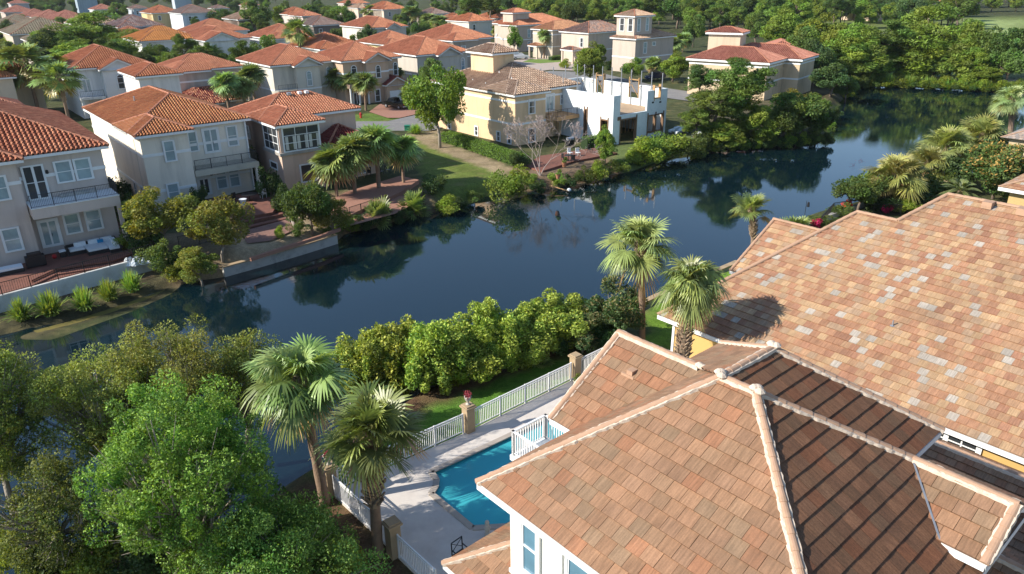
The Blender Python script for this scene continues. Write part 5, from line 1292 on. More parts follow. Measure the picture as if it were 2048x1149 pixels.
# left side, behind the first two houses
wt = HZ('white tower room with an orange pyramid roof rising behind the grey house', (270, 155), 11, 10.2, [(0, 0, 6.3, 9.4, 11, .4, 'hip')], wall=(.72, .68, .64), bands=(), pal=PAL_TERRA, cat='roof tower', name='roof_tower')
wg = HZ('beige upper wing with a stepped red roof to the right of the white tower', (345, 147), 9.6, 8.6, [(0, 0, 6, 8, 9.6, .4, 'hip'), (0, 1.8, 12, 12, 9.6, .4, 'hip')], wall=(.5, .42, .36), bands=(6.8,), pal=PAL_TERRA2)
lw = HZ('low garage wing with a dark red stepped roof beneath the beige upper wing', (418, 206), 4.6, 4.0, [(-5, 0, 6.5, 9, 4.6, .42, 'hip'), (-5, -1.6, 2, 6, 4.6, .42, 'hip')], wall=(.42, .35, .3), bands=(), pal=PAL_DKRED+PAL_TERRA2)
wh = HZ('tall white house with arched windows and a balcony behind the two tallest palms', (140, 140), 9., 9.4, [(0, 0, 13.4, 18, 9, .45, 'hip'), (4.2, -1.2, 10.6, 8, 8.7, .5, 'gF')], wall=(.72, .73, .72), bands=(), pal=PAL_TERRA)
wh.win('F', -.7, 6.9, 5.3, .9, 7.6, 'arch', 'glass_dark'); wh.win('F', .55, 11.4, 5.4, .9, 7.7, 'arch', 'glass_dark'); wh.win('F', .55, 1.4, 4.8, 1.4, 7.2, 'door', 'glass_blind', name='balcony_door')
b = wh.box('balcony', stucco((.72, .73, .72)), (.4, -1.3, 3.9, 4.3, .54, 4.3)); wh.rail(b, [(.5, -1.2), (4.2, -1.2)], 4.3, bal=.25); wh.box('porch_column', stucco((.72, .73, .72)), (.5, -1.2, 1, .9, -.8, 3.9), (3.7, -1.2, 1, 4.1, -.8, 3.9))
HZ('cream house with a red band and orange roof cut off by the left edge', (33, 154), 8.6, 8.6, [(-10, 0, 0, 9, 8.6, .42, 'hip'), (-9, 5, 4.5, 16, 8.6, .42, 'hip')], wall=(.62, .53, .4), bands=(), pal=PAL_TERRA2)
HZ('beige house peeking out left of the two tallest palms behind a dark tiled eave', (50, 214), 5.4, 5.4, [(-12, 0, 0, 8, 5.4, .42, 'hip')], wall=(.5, .45, .36), bands=(), pal=PAL_ROSE)
# street to the right of the building site
A1 = HZ('tan house with a red roof and square tower, leftmost of the row beyond the street', (1048, 51), 9, 9, [(-3, 0, 9, 9, 9, .4, 'hip'), (0, 3, 22, 16, 9, .4, 'hip'), (-2, 3, 5.5, 9, 12.5, .4, 'hip')], wall=(.52, .42, .34), bands=(4.6,), pal=PAL_TERRA2)
A1.win('F', .55, 2, 5.4, .9, 7.6, glass='glass_blind'); A1.win('F', .55, 2, 1.6, .9, 4, glass='glass_blind'); A1.win('L', .55, 2, 5.5, 1.2, 7.6, 'arch', 'glass_dark')
A2 = HZ('plain taupe house with orange-brown tiles and a columned entry roof', (1105, 61), 9, 9, [(0, 0, 15, 9.5, 9, .42, 'hip'), (-3.2, 3, 0, 7, 4.8, .4, 'hip', {'nowall': 1})], wall=(.52, .45, .36), bands=(7.6, 4.4), pal=[((.5, .26, .14), 3), ((.43, .22, .12), 2)], tile=1.6)
A2.box('porch_column', stucco((.6, .5, .4)), (-2.9, 3.2, 1, -2.5, 3.6, 4.7), (-2.9, 6.4, 1, -2.5, 6.8, 4.7)); A2.win('L', .55, 3, 5.5, 1, 7.5, glass='glass_dark')
A3 = HZ('house with dark brown ribbed tiles between the taupe house and the tall towered one', (1177, 67), 9, 9, [(0, 0, 16, 11.5, 9, .42, 'hip'), (-3.6, 2, 0, 7, 4.8, .4, 'hip', {'nowall': 1})], wall=(.55, .46, .38), bands=(4.4,), pal=PAL_GREYB+[((.38, .22, .16), 3)], tile=1.6)
A3.box('porch_column', stucco((.6, .5, .4)), (-3.3, 2.3, 1, -2.9, 2.7, 4.7), (-3.3, 6.3, 1, -2.9, 6.7, 4.7)); A3.win('L', .55, 2.5, 5.4, 1, 7.6, glass='glass_dark')
A4 = HZ('taupe house with blond tiles and a tall lookout tower room', (1272, 79), 9, 9, [(0, 0, 15, 8.5, 9, .36, 'hip'), (.6, 1.2, 7.9, 8, 14.0, .38, 'hip', {'bands': (), 'zb': 9})], wall=(.5, .42, .35), bands=(4.5,), pal=PAL_TAN)
A4.win('F', .55, 3.5, 5.6, 1.0, 8.0); A4.win('F', 1.75, 2.2, 10.6, .9, 13.4, glass='glass_blind'); A4.win('F', 1.75, 5.2, 10.6, .9, 13.4, glass='glass_blind'); A4.win('F', .55, 6.6, 7.2, 1, 7.9, 'fixed')
for a in (2.3, 5): A4.win('L', 1.15, a, 10.6, 1.3, 13.4, glass='glass_dark')
A4.rail(A4.T, [(8, 7), (13.5, 7), (13.5, 3)], 11.0, bal=.4, h=1.1)
# far roofs, upper left
far = [
 ('long red hipped roof, first of the ridge row at the upper left', (45, 33), 8, 13, PAL_ROSE, (.5, .4, .32)),
 ('red hipped roof, second of the ridge row at the upper left', (72, 37), 8, 14, PAL_ROSE, (.5, .4, .32)),
 ('red hipped roof, third of the ridge row, meeting the tan one', (104, 40), 8, 15, PAL_ROSE, (.5, .4, .32)),
 ('tan hipped roof behind the dark round palm at the upper left', (150, 50), 8.5, 16, PAL_TAN, (.6, .56, .5)),
 ('dark brown ribbed roof above the big tree mass', (232, 55), 8, 16, [((.2, .13, .12), 3), ((.34, .26, .24), 2)], (.3, .3, .32)),
 ('broad olive-brown roof at the upper left edge', (20, 70), 8.5, 20, PAL_OLIVE, (.5, .42, .34)),
 ('small olive-tan roof in front of the broad olive-brown one', (58, 84), 8, 12, PAL_OLIVE, (.45, .38, .32)),
 ('orange roof glimpsed above the round tree tops near the white ribbed-roof house', (240, 68), 6.5, 9, PAL_TERRA, (.6, .6, .6)),
 ('striped tan roof at the left edge beside the olive ones', (0, 48), 8, 14, PAL_OLIVE, (.5, .42, .34)),
 ('low red roof on the left edge far behind', (8, 26), 7, 16, PAL_ROSE, (.5, .4, .35)),
 ('yellow-walled house with a red roof and a little cupola at the top left', (300, 27), 9, 14, PAL_TERRA, (.66, .5, .26)),
 ('tall white house with a brown hipped roof next to the yellow one', (362, 28), 9.5, 15, PAL_GREYB, (.66, .68, .7)),
 ('white house with a shaded grey gable roof at the top left', (263, 18), 8, 9, PAL_GREYB, (.5, .55, .6)),
 ('cream house whose brown roofs step down, far top left', (188, 20), 8, 12, PAL_ROSE, (.7, .7, .68)),
 ('dark brown-walled house with a tan roof beside the pine at top', (472, 40), 8, 13, PAL_BROWN, (.2, .15, .12)),
 ('brown hipped roof between pines near the top', (428, 18), 7, 9, PAL_GREYB, (.4, .35, .3)),
 ('pinkish far roof behind the two dark trees at top', (490, 12), 7, 10, PAL_ROSE, (.5, .4, .35)),
 ('orange hipped roof behind the palm avenue at top centre', (578, 30), 8, 13, PAL_TERRA, (.6, .5, .45)),
 ('salmon roof stepping in front of the orange one at top centre', (600, 33), 8, 10, PAL_TERRA2, (.6, .5, .45)),
 ('dark brown house with a wide low gable beyond the tall palm', (625, 52), 7.5, 13, PAL_GREYB, (.2, .16, .14)),
 ('orange-red roof at the top edge above the shade trees', (700, 8), 8, 14, PAL_TERRA2, (.6, .5, .45)),
 ('peach house with a tan roof beside the far shade tree', (715, 17), 8, 10, PAL_TAN, (.65, .5, .4)),
 ('long orange roof at the top centre behind a feathery palm', (762, 20), 8.5, 16, PAL_TERRA, (.6, .5, .4)),
 ('small brown double-ridged roof at the foot of the far wood', (862, 29), 7, 11, PAL_GREYB, (.55, .48, .42)),
 ('little orange roof half sunk in palms near the far wood', (905, 38), 6, 9, PAL_TERRA, (.6, .5, .4)),
 ('orange roof behind the tall thin pines', (937, 44), 7.5, 12, PAL_TERRA, (.65, .58, .5)),
 ('red roof deep in the pines left of the tan tower house', (1000, 38), 7.5, 14, PAL_TERRA2, (.5, .35, .3)),
 ('white house at the very top left corner with a car in front', (20, 8), 8, 12, PAL_ROSE, (.45, .4, .4)),
 ('blue-grey apartment block at the top edge behind the roofs', (150, -9), 13, 14, PAL_GREYB, (.3, .37, .42)),
 ('second long pale building on the top edge', (345, -14), 13, 14, PAL_GREYB, (.45, .5, .54)),
 ('pink house glimpsed between tree trunks at the top right', (1640, 8), 8, 12, PAL_ROSE, (.75, .58, .5)),
 ('peach house beyond the golf course trees', (1755, 8), 9, 14, PAL_TERRA2, (.78, .6, .45)),
 ('second peach house farther right beyond the golf course', (1860, 4), 9, 14, PAL_TERRA2, (.75, .6, .48)),
]
for i, (lb, px, z, wd, pal, wc) in enumerate(far):
    big = z > 12
    X = HZ(lb, px, z, z, [(0, 0, wd, wd*(1.25 if not big else .6), z, .42 if not big else .25, 'hip')]+([] if big or i % 2 else [(-.0, -2, wd*.5, wd*.6, z, .42, 'hip')]), wall=wc, pal=pal, bands=(), tile=2.2, cap='cap_r', name='house' if not big else 'apartment_building', cat='house' if not big else 'building')
    if big:
        for k in range(6): X.win('F', .55, 2+k*3.4, z-3, 1.6, z-1, 'sash', 'glass_dark')
    else:
        X.win('F', .55 if i % 2 else -1.45, wd*.2, z-3, 1.1, z-1.2, 'sash', 'glass_dark')
# ------------------------------------------------------------ plants near the camera
near_palm(650, 1010, 752, 'large sabal palm at left with wide shaggy crown and leaning brown trunk', 5, R=1.42, nleaf=42, seg=36, pxc=596, boots=.36, pet=(1.1, 1.5), droop=.85, old=.1, r=.2)
near_palm(757, 1112, 862, 'sabal palm in front of the pool fence with dark shaggy leaf bases under its crown', 8, R=1.36, nleaf=30, seg=36, pxc=742, boots=.58, pet=(.95, 1.35), droop=.55, r=.19, lo=-35, bootr=.44)
near_palm(1284, 690, 482, 'slim sabal palm with a smooth brown trunk, taller of the centre pair', 13, R=1.5, nleaf=34, seg=34, pxc=1278, boots=.33, pet=(1.1, 1.5), droop=.75, r=.17, col=(.135, .19, .065))
near_palm(1356, 800, 560, 'stout sabal palm with a pale shaggy trunk against the ochre wall', 17, R=1.3, nleaf=48, seg=34, pxc=1383, boots=.8, pet=(.8, 1.15), droop=1.0, r=.27, bootr=.46, col=(.125, .185, .055), lo=-70)
near_palm(1506, 512, 418, 'thin young palm beside the gable of the salmon tiled roof', 21, R=1.15, nleaf=20, seg=30, pxc=1502, boots=.6, pet=(.9, 1.3), droop=.6, r=.16, col=(.14, .19, .06), lo=-30)
near_palm(1788, 412, 348, 'sabal palm with orange-tinged dry fans behind the flowering bush', 25, R=1.7, nleaf=70, seg=32, pxc=1790, boots=.8, pet=(1.5, 2.2), droop=.6, r=.2, lo=-70, old=.22, col=(.18, .2, .06))
near_palm(2020, 275, 195, 'tall palm with a white-scaled trunk at the right edge', 29, R=1.5, nleaf=46, seg=28, pxc=2022, boots=.55, pet=(1.2, 1.6), droop=.7, r=.32, bootr=.5, lo=-60, col=(.17, .22, .09), old=.12)
near_palm(1880, 352, 290, 'left of the two big round palm crowns in the right-hand garden', 33, R=1.9, nleaf=66, seg=30, boots=.6, pet=(1.5, 2.3), droop=.6, col=(.155, .19, .06), lo=-60)
near_palm(1950, 335, 268, 'right of the two big round palm crowns in the right-hand garden', 37, R=1.9, nleaf=66, seg=30, boots=.6, pet=(1.6, 2.3), droop=.6, col=(.15, .185, .055), lo=-60)
near_palm(1845, 372, 322, 'low palm crown wedged between the orange-fringed palm and the twin crowns', 41, R=1.6, nleaf=50, seg=28, boots=.5, pet=(1.2, 1.7), droop=.6, col=(.155, .19, .06))
q = W(1912, 420, LAND); T = thing('palm_tree', 'feather-leaved date palm arching over the garden pillars at right', 'palm tree', tuple(q)); c = objm('crown', feather_crown('crown', 3), T); c.location = (0, 0, 1.9)
MB().tube([(0, 0, -.3), (0, 0, 1.9)], [.3, .26], 10).build('trunk', MAT['boot'], T)
tree('fanbush', 1592, 420, 2.2, 95, 'little fan palm peeping over the roof gable by the water', 1); tree('fanbush', 1082, 697, 1.1, 62, 'small fan palm inside the fence at the foot of the hedge', 2)
# the big glossy tree and its neighbours at lower left
def big_tree(px, yb, ytop, label, seed, R, rz, zc, H, ncl, nper, leaf, col, tip=None, mat='palebark', r0=.16, fork=.2, n=26, low=None, clr=.6, name='tree', flat=1.):
    q = W(px, yb, LAND); T = thing(name, label, 'tree', (q.x, q.y, LAND))
    m, c = crown('crown', H, R, zc, rz, ncl, nper, clr, leaf, col, seed, hue=.28, low=low, tipcol=tip, flat=flat); objm('crown', m, T)
    objm('trunk', limbs('trunk', H, c, mat, r0, n, seed, fork=fork, twigs=3), T); return T, c
big_tree(425, 1190, 640, 'large bright green glossy-leaved tree filling the lower left', 3, 3.3, 4.7, 5.4, 10, 270, 330, .105, (.065, .14, .024), (.2, .33, .07), n=60, low=.2, clr=.46)  # tip colour paints sunlit highlights onto some of the upper leaves
big_tree(590, 1230, 900, 'shaded dark green tree between the bright tree and the palm trunks at bottom', 9, 2.7, 2.6, 2.6, 5, 190, 330, .1, (.06, .125, .028), (.16, .26, .06), n=30, low=.1, clr=.55)
big_tree(255, 1010, 640, 'olive-leaved tree with pale branches over the water at left', 6, 2.8, 3.0, 5.3, 7, 170, 260, .1, (.12, .15, .035), (.24, .27, .08), n=50, fork=.3, clr=.5)
big_tree(370, 960, 620, 'olive tree top rising behind the bright green tree', 15, 2.7, 2.4, 5.8, 7, 130, 240, .1, (.12, .15, .035), (.24, .27, .08), n=40, fork=.35, clr=.5)
big_tree(40, 1060, 600, 'dark tree at the left edge with yellow-green upper leaves', 12, 2.6, 3.8, 5.9, 9.5, 200, 260, .1, (.1, .135, .03), (.22, .26, .06), n=50, fork=.3, clr=.5)
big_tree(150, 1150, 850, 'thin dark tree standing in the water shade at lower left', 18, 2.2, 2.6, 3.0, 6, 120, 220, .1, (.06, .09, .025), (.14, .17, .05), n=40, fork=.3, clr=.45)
big_tree(500, 900, 640, 'low green bush-top trailing toward the lake left of the big palm', 22, 2.3, 2.1, 4.4, 5.5, 100, 240, .11, (.1, .14, .035), (.22, .28, .07), n=30, fork=.3, clr=.5)
def bare_tree(px, yb, ytop, seed, label, sp=.5, r0=.05, name='bare_tree', z=LAND, lean=None):
    q = W(px, yb, z); h = top_z(q, ytop); o = objm(name, bare(name, seed, h*1.25, 'twig', sp, r0, 7)); o.location = q; tag(o, label, 'bare tree'); return o
bare_tree(1080, 352, 240, 4, 'leafless grey tree in front of the mustard-yellow house', .42, .06)
q = W(250, 960, 4.2)
for k, (px, py, zz) in enumerate(((225, 880, 3.4), (240, 950, 3.0), (215, 1010, 2.4))):
    o = objm('dead_branch', bare('dead_branch', 30+k, 1.9, 'twig', .5, .022)); o.location = W(px+30, py, zz+.3); o.rotation_euler = (.2, -1.0, .4*k)
    tag(o, ('uppermost', 'middle', 'lowest')[k]+' spray of dead grey twigs on the left side of the bright tree', 'dead branch')
# hedge between fence and lake
hx = [(735, 800, 655, 1), (790, 790, 640, 0), (845, 775, 655, 1), (880, 770, 630, 2), (935, 752, 632, 0), (985, 735, 615, 1), (1030, 722, 612, 0), (1075, 705, 605, 2), (1110, 696, 600, 1), (1165, 680, 592, 0)]
for i, (x, yb, yt, v) in enumerate(hx):
    treeb('hedgebush', x, yb, yt+[4, -6, 8, -4, 6, -10, 6, -2, -8, 6][i], [135, 150, 128, 150, 165, 130, 150, 140, 150, 130][i], ['bushy fresh-green hedge shrub nearest the big palm crown', 'hedge shrub with a red bloom, second from the palm crowns', 'hedge shrub third from the palm crowns', 'hedge shrub topped by a bare twig, fourth from the palm crowns',
        'broad hedge shrub with orange flowers at the middle of the row', 'hedge shrub just right of the row middle', 'tall-tipped hedge shrub behind the urn pillar', 'hedge shrub above the small fan palm', 'slender hedge shrub left of the reddish-tipped one', 'reddish-tipped hedge shrub at the far end of the row'][i], v, 'hedge shrubs between fence and lake')
fl = MB(); rr = random.Random(5)
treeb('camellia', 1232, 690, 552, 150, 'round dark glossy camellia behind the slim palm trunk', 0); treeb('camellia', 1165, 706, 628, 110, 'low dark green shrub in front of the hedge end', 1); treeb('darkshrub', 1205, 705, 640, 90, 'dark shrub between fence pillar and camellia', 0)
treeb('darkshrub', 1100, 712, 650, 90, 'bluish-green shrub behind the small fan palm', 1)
def spot_flowers(label, pts, mat, n=14, s=.05, z=2.8, spread=.25):
    for i, (px, py) in enumerate(pts):
        q = W(px, py, z); m = MB()
        for k in range(n):
            c = Vector((rr.gauss(0, spread*.4), rr.gauss(0, spread*.4), rr.gauss(0, spread*.4))); m.quad(c+Vector((-s, 0, 0)), c+Vector((0, -s, s*.6)), c+Vector((s, 0, 0)), c+Vector((0, s, -s*.4)))
        o = m.build('blossom', MAT[mat]); o.location = q; tag(o, label[i] if isinstance(label, list) else label, 'flowers', 'blossoms on the shrubs')
spot_flowers(['orange blossom on the left part of the hedge', 'orange blossom near the top of the hedge middle', 'orange-red blossom at the right end of the hedge'], [(812, 664), (1138, 612), (1150, 632)], 'flowerO')
T = thing('patio_chair', 'black wrought iron chair on the pool deck beside the porch roof', 'chair', tuple(W(925, 1128, DZ)), .8); m = MB()
for x in (-.28, .28):
    m.beam((x, -.28, 0), (x, -.28, .65), .035, .035); m.beam((x, .28, 0), (x, .3, 1.05), .035, .035); m.beam((x, -.28, .64), (x, .28, .7), .035, .035)
m.beam((-.28, .3, 1.04), (.28, .3, 1.04), .035, .035); m.beam((-.28, .3, .55), (.28, .3, 1.0), .02, .02); m.beam((.28, .3, .55), (-.28, .3, 1.0), .02, .02); m.build('frame', MAT['black'], T); MB().box(-.27, -.27, .42, .27, .27, .47).build('seat', MAT['black'], T)
T = thing('statue', 'small dark garden statue on the deck by the pool steps', 'statue', tuple(W(975, 1075, DZ))); MB().lathe([(.16, 0), (.14, .1), (.09, .3), (.15, .5), (.1, .62), (.06, .66), (.1, .75), (.08, .85), (.02, .9)], (0, 0, 0), 12).build('figure', MAT['rock'], T)
# stump, stones by the fence
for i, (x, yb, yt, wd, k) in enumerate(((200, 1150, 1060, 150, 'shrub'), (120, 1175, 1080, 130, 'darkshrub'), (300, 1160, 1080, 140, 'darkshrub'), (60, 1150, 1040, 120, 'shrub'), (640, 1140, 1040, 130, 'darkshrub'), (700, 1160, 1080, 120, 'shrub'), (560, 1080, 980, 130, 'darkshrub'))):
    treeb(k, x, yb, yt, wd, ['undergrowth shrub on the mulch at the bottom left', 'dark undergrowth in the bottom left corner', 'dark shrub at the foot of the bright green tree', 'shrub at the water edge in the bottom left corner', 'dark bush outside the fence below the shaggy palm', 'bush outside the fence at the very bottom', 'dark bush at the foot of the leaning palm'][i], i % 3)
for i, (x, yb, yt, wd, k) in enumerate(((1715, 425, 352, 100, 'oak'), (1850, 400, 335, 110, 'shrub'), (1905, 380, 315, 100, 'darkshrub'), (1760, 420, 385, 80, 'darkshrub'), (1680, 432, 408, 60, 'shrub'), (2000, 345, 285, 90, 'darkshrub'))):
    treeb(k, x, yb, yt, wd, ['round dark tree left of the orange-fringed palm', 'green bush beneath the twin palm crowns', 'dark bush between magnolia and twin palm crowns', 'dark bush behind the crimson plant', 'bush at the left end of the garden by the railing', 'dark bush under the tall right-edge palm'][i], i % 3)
T = thing('bird_bath', 'white stone bird bath among the dark shrubs behind the fence', 'bird bath', tuple(W(1180, 700, LAND))); MB().lathe([(.16, 0), (.1, .1), (.08, .7), (.3, .85), (.32, .95), (.26, .93)], (0, 0, 0), 14).build('basin', MAT['rock'], T)
T = thing('flower_pot', 'clay pot of green leaves at the foot of the far fence pillar', 'plant pot', tuple(W(1152, 772, DZ))); MB().lathe([(.16, 0), (.24, .4), (.27, .42), (.22, .42)], (0, 0, 0), 14).build('pot', MAT['rock'], T)
m, c = crown('leaves', .5, .25, .6, .2, 8, 40, .15, .09, (.08, .14, .03), 4); objm('leaves', m, T)
# right-hand garden by the water
treeb('magnolia', 1985, 398, 278, 170, 'magnolia with golden-brown leaf backs at the right edge', 0)
treeb('shrub', 1740, 405, 330, 110, 'crape myrtle bush with pink flowers by the orange-fringed palm', 1)
spot_flowers(['pink flower cluster at left of the crape myrtle', 'pink flower cluster at top of the crape myrtle', 'pink flower cluster right of the crape myrtle', 'pink flower cluster high on the crape myrtle', 'lowest pink flower cluster of the crape myrtle'], [(1690, 365), (1722, 322), (1800, 336), (1705, 332), (1770, 378)], 'flower', 20, .07, 3.6, .4)
treeb('darkshrub', 1830, 412, 372, 90, 'dark green bush under the date palm', 0); treeb('shrub', 1815, 425, 398, 80, 'low light green bush just behind the roof ridge', 2); treeb('shrub', 1640, 452, 430, 70, 'low clipped bush beside the garden rail', 1)
for k, (x, yb, lb) in enumerate(((1690, 420, 'orange-red leafed plant by the dark garden rail'), (1770, 428, 'crimson leafed plant behind the roof ridge'), (1632, 460, 'small crimson plant at the roof edge'))):
    rd = [(.5, .12, .05), (.35, .02, .06), (.33, .02, .05)][k]; q = W(x, yb, LAND); T = thing('red_leaf_plant', lb, 'plant', tuple(q)); m, c = crown('leaves', 1, .5, .6, .45, 14, 60, .25, .16, rd, k+3, low=.1); objm('leaves', m, T)
def iron(pts, label, z=LAND, h=1.1):
    P = [W(x, y, z) for x, y in pts]; T = thing('iron_railing', label, 'railing', tuple(P[0])); railing(T, [tuple(p-P[0]) for p in P], h, 0, 'black', 'rail'); return T
iron([(1640, 455), (1665, 428), (1715, 420)], 'short black iron railing by the lake in the right-hand garden'); iron([(1745, 430), (1800, 432)], 'black railing glimpsed behind the crimson plant')
T = thing('wall', 'pale garden wall along the lake in the right-hand garden', 'wall', (0, 0, 0)); m = MB(); a = W(1625, 450, LAND); b_ = W(1730, 412, LAND); m.beam(a, b_, .4, .9); m.build('wall', MAT['rock'], T)
for i, (x, y, lb) in enumerate(((1873, 400, 'square sandstone garden pillar below the date palm'), (1885, 385, 'second garden pillar half hidden by palm fronds'))):
    q = W(x, y, LAND); T = thing('garden_pillar', lb, 'pillar', tuple(q), .6); m = MB(); m.box(-.4, -.4, 0, .4, .4, 1.1); m.box(-.48, -.48, 1.1, .48, .48, 1.22); m.build('shaft', MAT['stone'], T)
q = W(1608, 440, LAND); T = thing('bird_feeder', 'dark bird feeder on a pole against the lake', 'bird feeder', tuple(q)); m = MB(); m.tube([(0, 0, 0), (0, 0, 1.9)], .025, 6); m.build('pole', MAT['black'], T); MB().lathe([(.12, 1.3), (.14, 1.34), (.1, 1.7), (.02, 1.8)], (.2, 0, 0), 8).build('feeder', MAT['black'], T)
# seawalls
def seawall(pts, label, z0=-.3, z1=1.1, t=.35, mat='concrete'):
    P = [W(x, y, z1) for x, y in pts]; T = thing('seawall', label, 'wall', (0, 0, 0)); m = MB()
    for a, b in zip(P[:-1], P[1:]): m.beam((a.x, a.y, (z0+z1)/2), (b.x, b.y, (z0+z1)/2), t, z1-z0)
    m.build('wall', MAT[mat], T); c = MB()
    for a, b in zip(P[:-1], P[1:]): c.beam((a.x, a.y, z1+.04), (b.x, b.y, z1+.04), t+.12, .1)
    c.build('coping', MAT['stone'], T)
seawall([(1120, 672), (1210, 642), (1310, 594), (1400, 556), (1475, 524)], 'concrete seawall edging the lawn behind the two centre palms', z1=1.1)
seawall([(700, 800), (830, 768), (940, 728), (1060, 690), (1120, 672)], 'low seawall glimpsed behind the hedge', z1=1.0)
seawall([(445, 535), (520, 515), (600, 492), (672, 470)], 'stone-topped seawall below the brick terrace across the lake', z1=.85)

# ------------------------------------------------------------ far bank: terraces, furniture
def terrace(label, pts, z, mat, zb=-.3, steps=0, name='terrace', cat='terrace', edge=None):
    P = [W(x, y, z) for x, y in pts]; T = thing(name, label, cat, (0, 0, 0)); m = MB(); m.poly(P)
    n = len(P)
    for i in range(n):
        a, b = P[i], P[(i+1) % n]; m.quad(a, (a.x, a.y, zb), (b.x, b.y, zb), b)
    m.build('paving', mat, T); return T
whitew = plain('white_wall_paint', (.6, .62, .6), .9, .08, 1, bump=.2, dirt=(.4, .4, .36), dscale=.7)
terrace('raised red brick patio of the leftmost house', [(-40, 612), (-80, 500), (60, 470), (240, 430), (262, 480), (308, 508), (170, 548), (0, 590)], 1.3, brick)
T = thing('garden_wall', 'long white retaining wall below the leftmost patio', 'wall', (0, 0, 0)); m = MB(); P = [W(-60, 607, 1.6), W(5, 590, 1.6), W(314, 508, 1.6), W(298, 488, 1.6)]
for a, b in zip(P[:-1], P[1:]): m.beam((a.x, a.y, .6), (b.x, b.y, .6), .3, 2.0)
m.build('wall', whitew, T)
T = thing('iron_railing', 'black iron railing on top of the long white retaining wall', 'railing', tuple(P[1]))
railing(T, [tuple(P[0]-P[1]), (0, 0, 0), tuple(P[2]-P[1]), tuple(P[3]-P[1])], .95, 0, 'black', 'rail', bal=.16, br=.018, post=.06)
T = thing('patio_steps', 'curving brick steps down the leftmost patio', 'steps', (0, 0, 0))
for k in range(2):
    P = [W(x, y+k*11-6, 1.36+.1*(1-k)) for x, y in ((60, 568), (110, 545), (160, 537), (225, 528), (280, 508))]; m = MB()
    for a, b in zip(P[:-1], P[1:]): m.beam((a.x, a.y, a.z), (b.x, b.y, b.z), .3, .12)
    m.build('step', brick, T)
def h1p(x, y, z): q = Vector((x*h1.s, y*h1.s, 0)); q.rotate(h1.T.rotation_euler); return (h1.T.location.x+q.x, h1.T.location.y+q.y, z)
R39 = RAD(39)
T = thing('sectional_sofa', 'dark wicker corner sofa with white cushions on the leftmost patio', 'sofa', h1p(-3.4, -1.9, 1.3), R39)
m = MB(); m.box(-1.9, .4, 0, 1.9, 1.5, .32); m.box(1.0, -1.2, 0, 1.9, .4, .32); m.box(-.6, -.6, 0, 1.0, .4, .32); m.box(-1.9, 1.4, .3, 1.9, 1.6, .7); m.box(1.8, -1.2, .3, 2.0, 1.6, .7); m.box(-2.0, .4, 0, -1.85, 1.6, .62); m.build('frame', MAT['darkwood'], T)
for bx in ((-1.8, .45, -.65, 1.35), (-.6, .45, .95, 1.35), (1.0, .42, 1.78, 1.38), (1.0, -1.15, 1.78, .38), (-.55, -.55, .95, .4)):
    m = MB(); m.box(bx[0], bx[1], .33, bx[2], bx[3], .5); m.build('seat_cushion', MAT['cushion'], T)
for x in (-1.3, -.2, .8): MB().box(x, 1.1, .5, x+.9, 1.4, .85).build('back_cushion', MAT['cushion'], T)
for y in (-.9, 0): MB().box(1.45, y, .5, 1.8, y+.8, .85).build('back_cushion', MAT['cushion'], T)
MB().box(.5, .9, .52, .95, 1.15, .8).build('pillow', MAT['blue'], T)
T = thing('covered_grill', 'barbecue under a black cover by the french door', 'grill', h1p(-8.2, -2.4, 1.3), R39); m = MB(); m.box(-.7, -.35, .1, .7, .35, .95); m.box(-.5, -.3, .95, .5, .3, 1.2); m.build('cover', MAT['black'], T)
T = thing('lounger', 'white daybed cushion against the leftmost house wall', 'lounger', h1p(-10.6, -2.6, 1.3), R39); m = MB(); m.box(-1.3, -.5, 0, 1.3, .5, .3); m.build('base', MAT['darkwood'], T); MB().box(-1.25, -.45, .31, 1.25, .45, .48).build('cushion', MAT['cushion'], T)
T = thing('folded_towels', 'heap of white pool cloths at the right end of the brick patio', 'cloth', h1p(-.9, -7.6, 1.3)); rr2 = random.Random(8); m = MB()
for k in range(9): x, y = rr2.uniform(-1, 1), rr2.uniform(-.6, .6); m.lathe([(rr2.uniform(.3, .5), 0), (.3, .2), (.1, rr2.uniform(.3, .6))], (x, y, 0), 6)
m.build('heap', MAT['cushion'], T)
T = thing('side_table', 'small table with a grey top beside the wicker sofa', 'table', h1p(-5.9, -1.2, 1.3), R39); MB().box(-.25, -.25, .5, .25, .25, .6).build('top', MAT['cushion'], T); MB().box(-.2, -.2, 0, .2, .2, .5).build('base', MAT['darkwood'], T)
T = thing('ball', 'red ball on the brick patio', 'ball', h1p(-6.6, -1.2, 1.3)); MB().lathe([(.02, 0), (.15, .05), (.2, .2), (.15, .35), (.02, .4)], (0, 0, 0), 12).build('ball', MAT['red'], T)
for i, (x, yb, yt, wd) in enumerate(((103, 622, 582, 60), (172, 612, 574, 50), (220, 592, 560, 48), (266, 575, 542, 46), (45, 632, 598, 50))):
    treeb('grass', x, yb+8, yt, wd*1.15, 'ornamental grass clump under the white wall, '+['second', 'third', 'fourth', 'rightmost', 'leftmost'][i]+' of five from the left', 0, 'ornamental grasses under the white wall', z=.32)
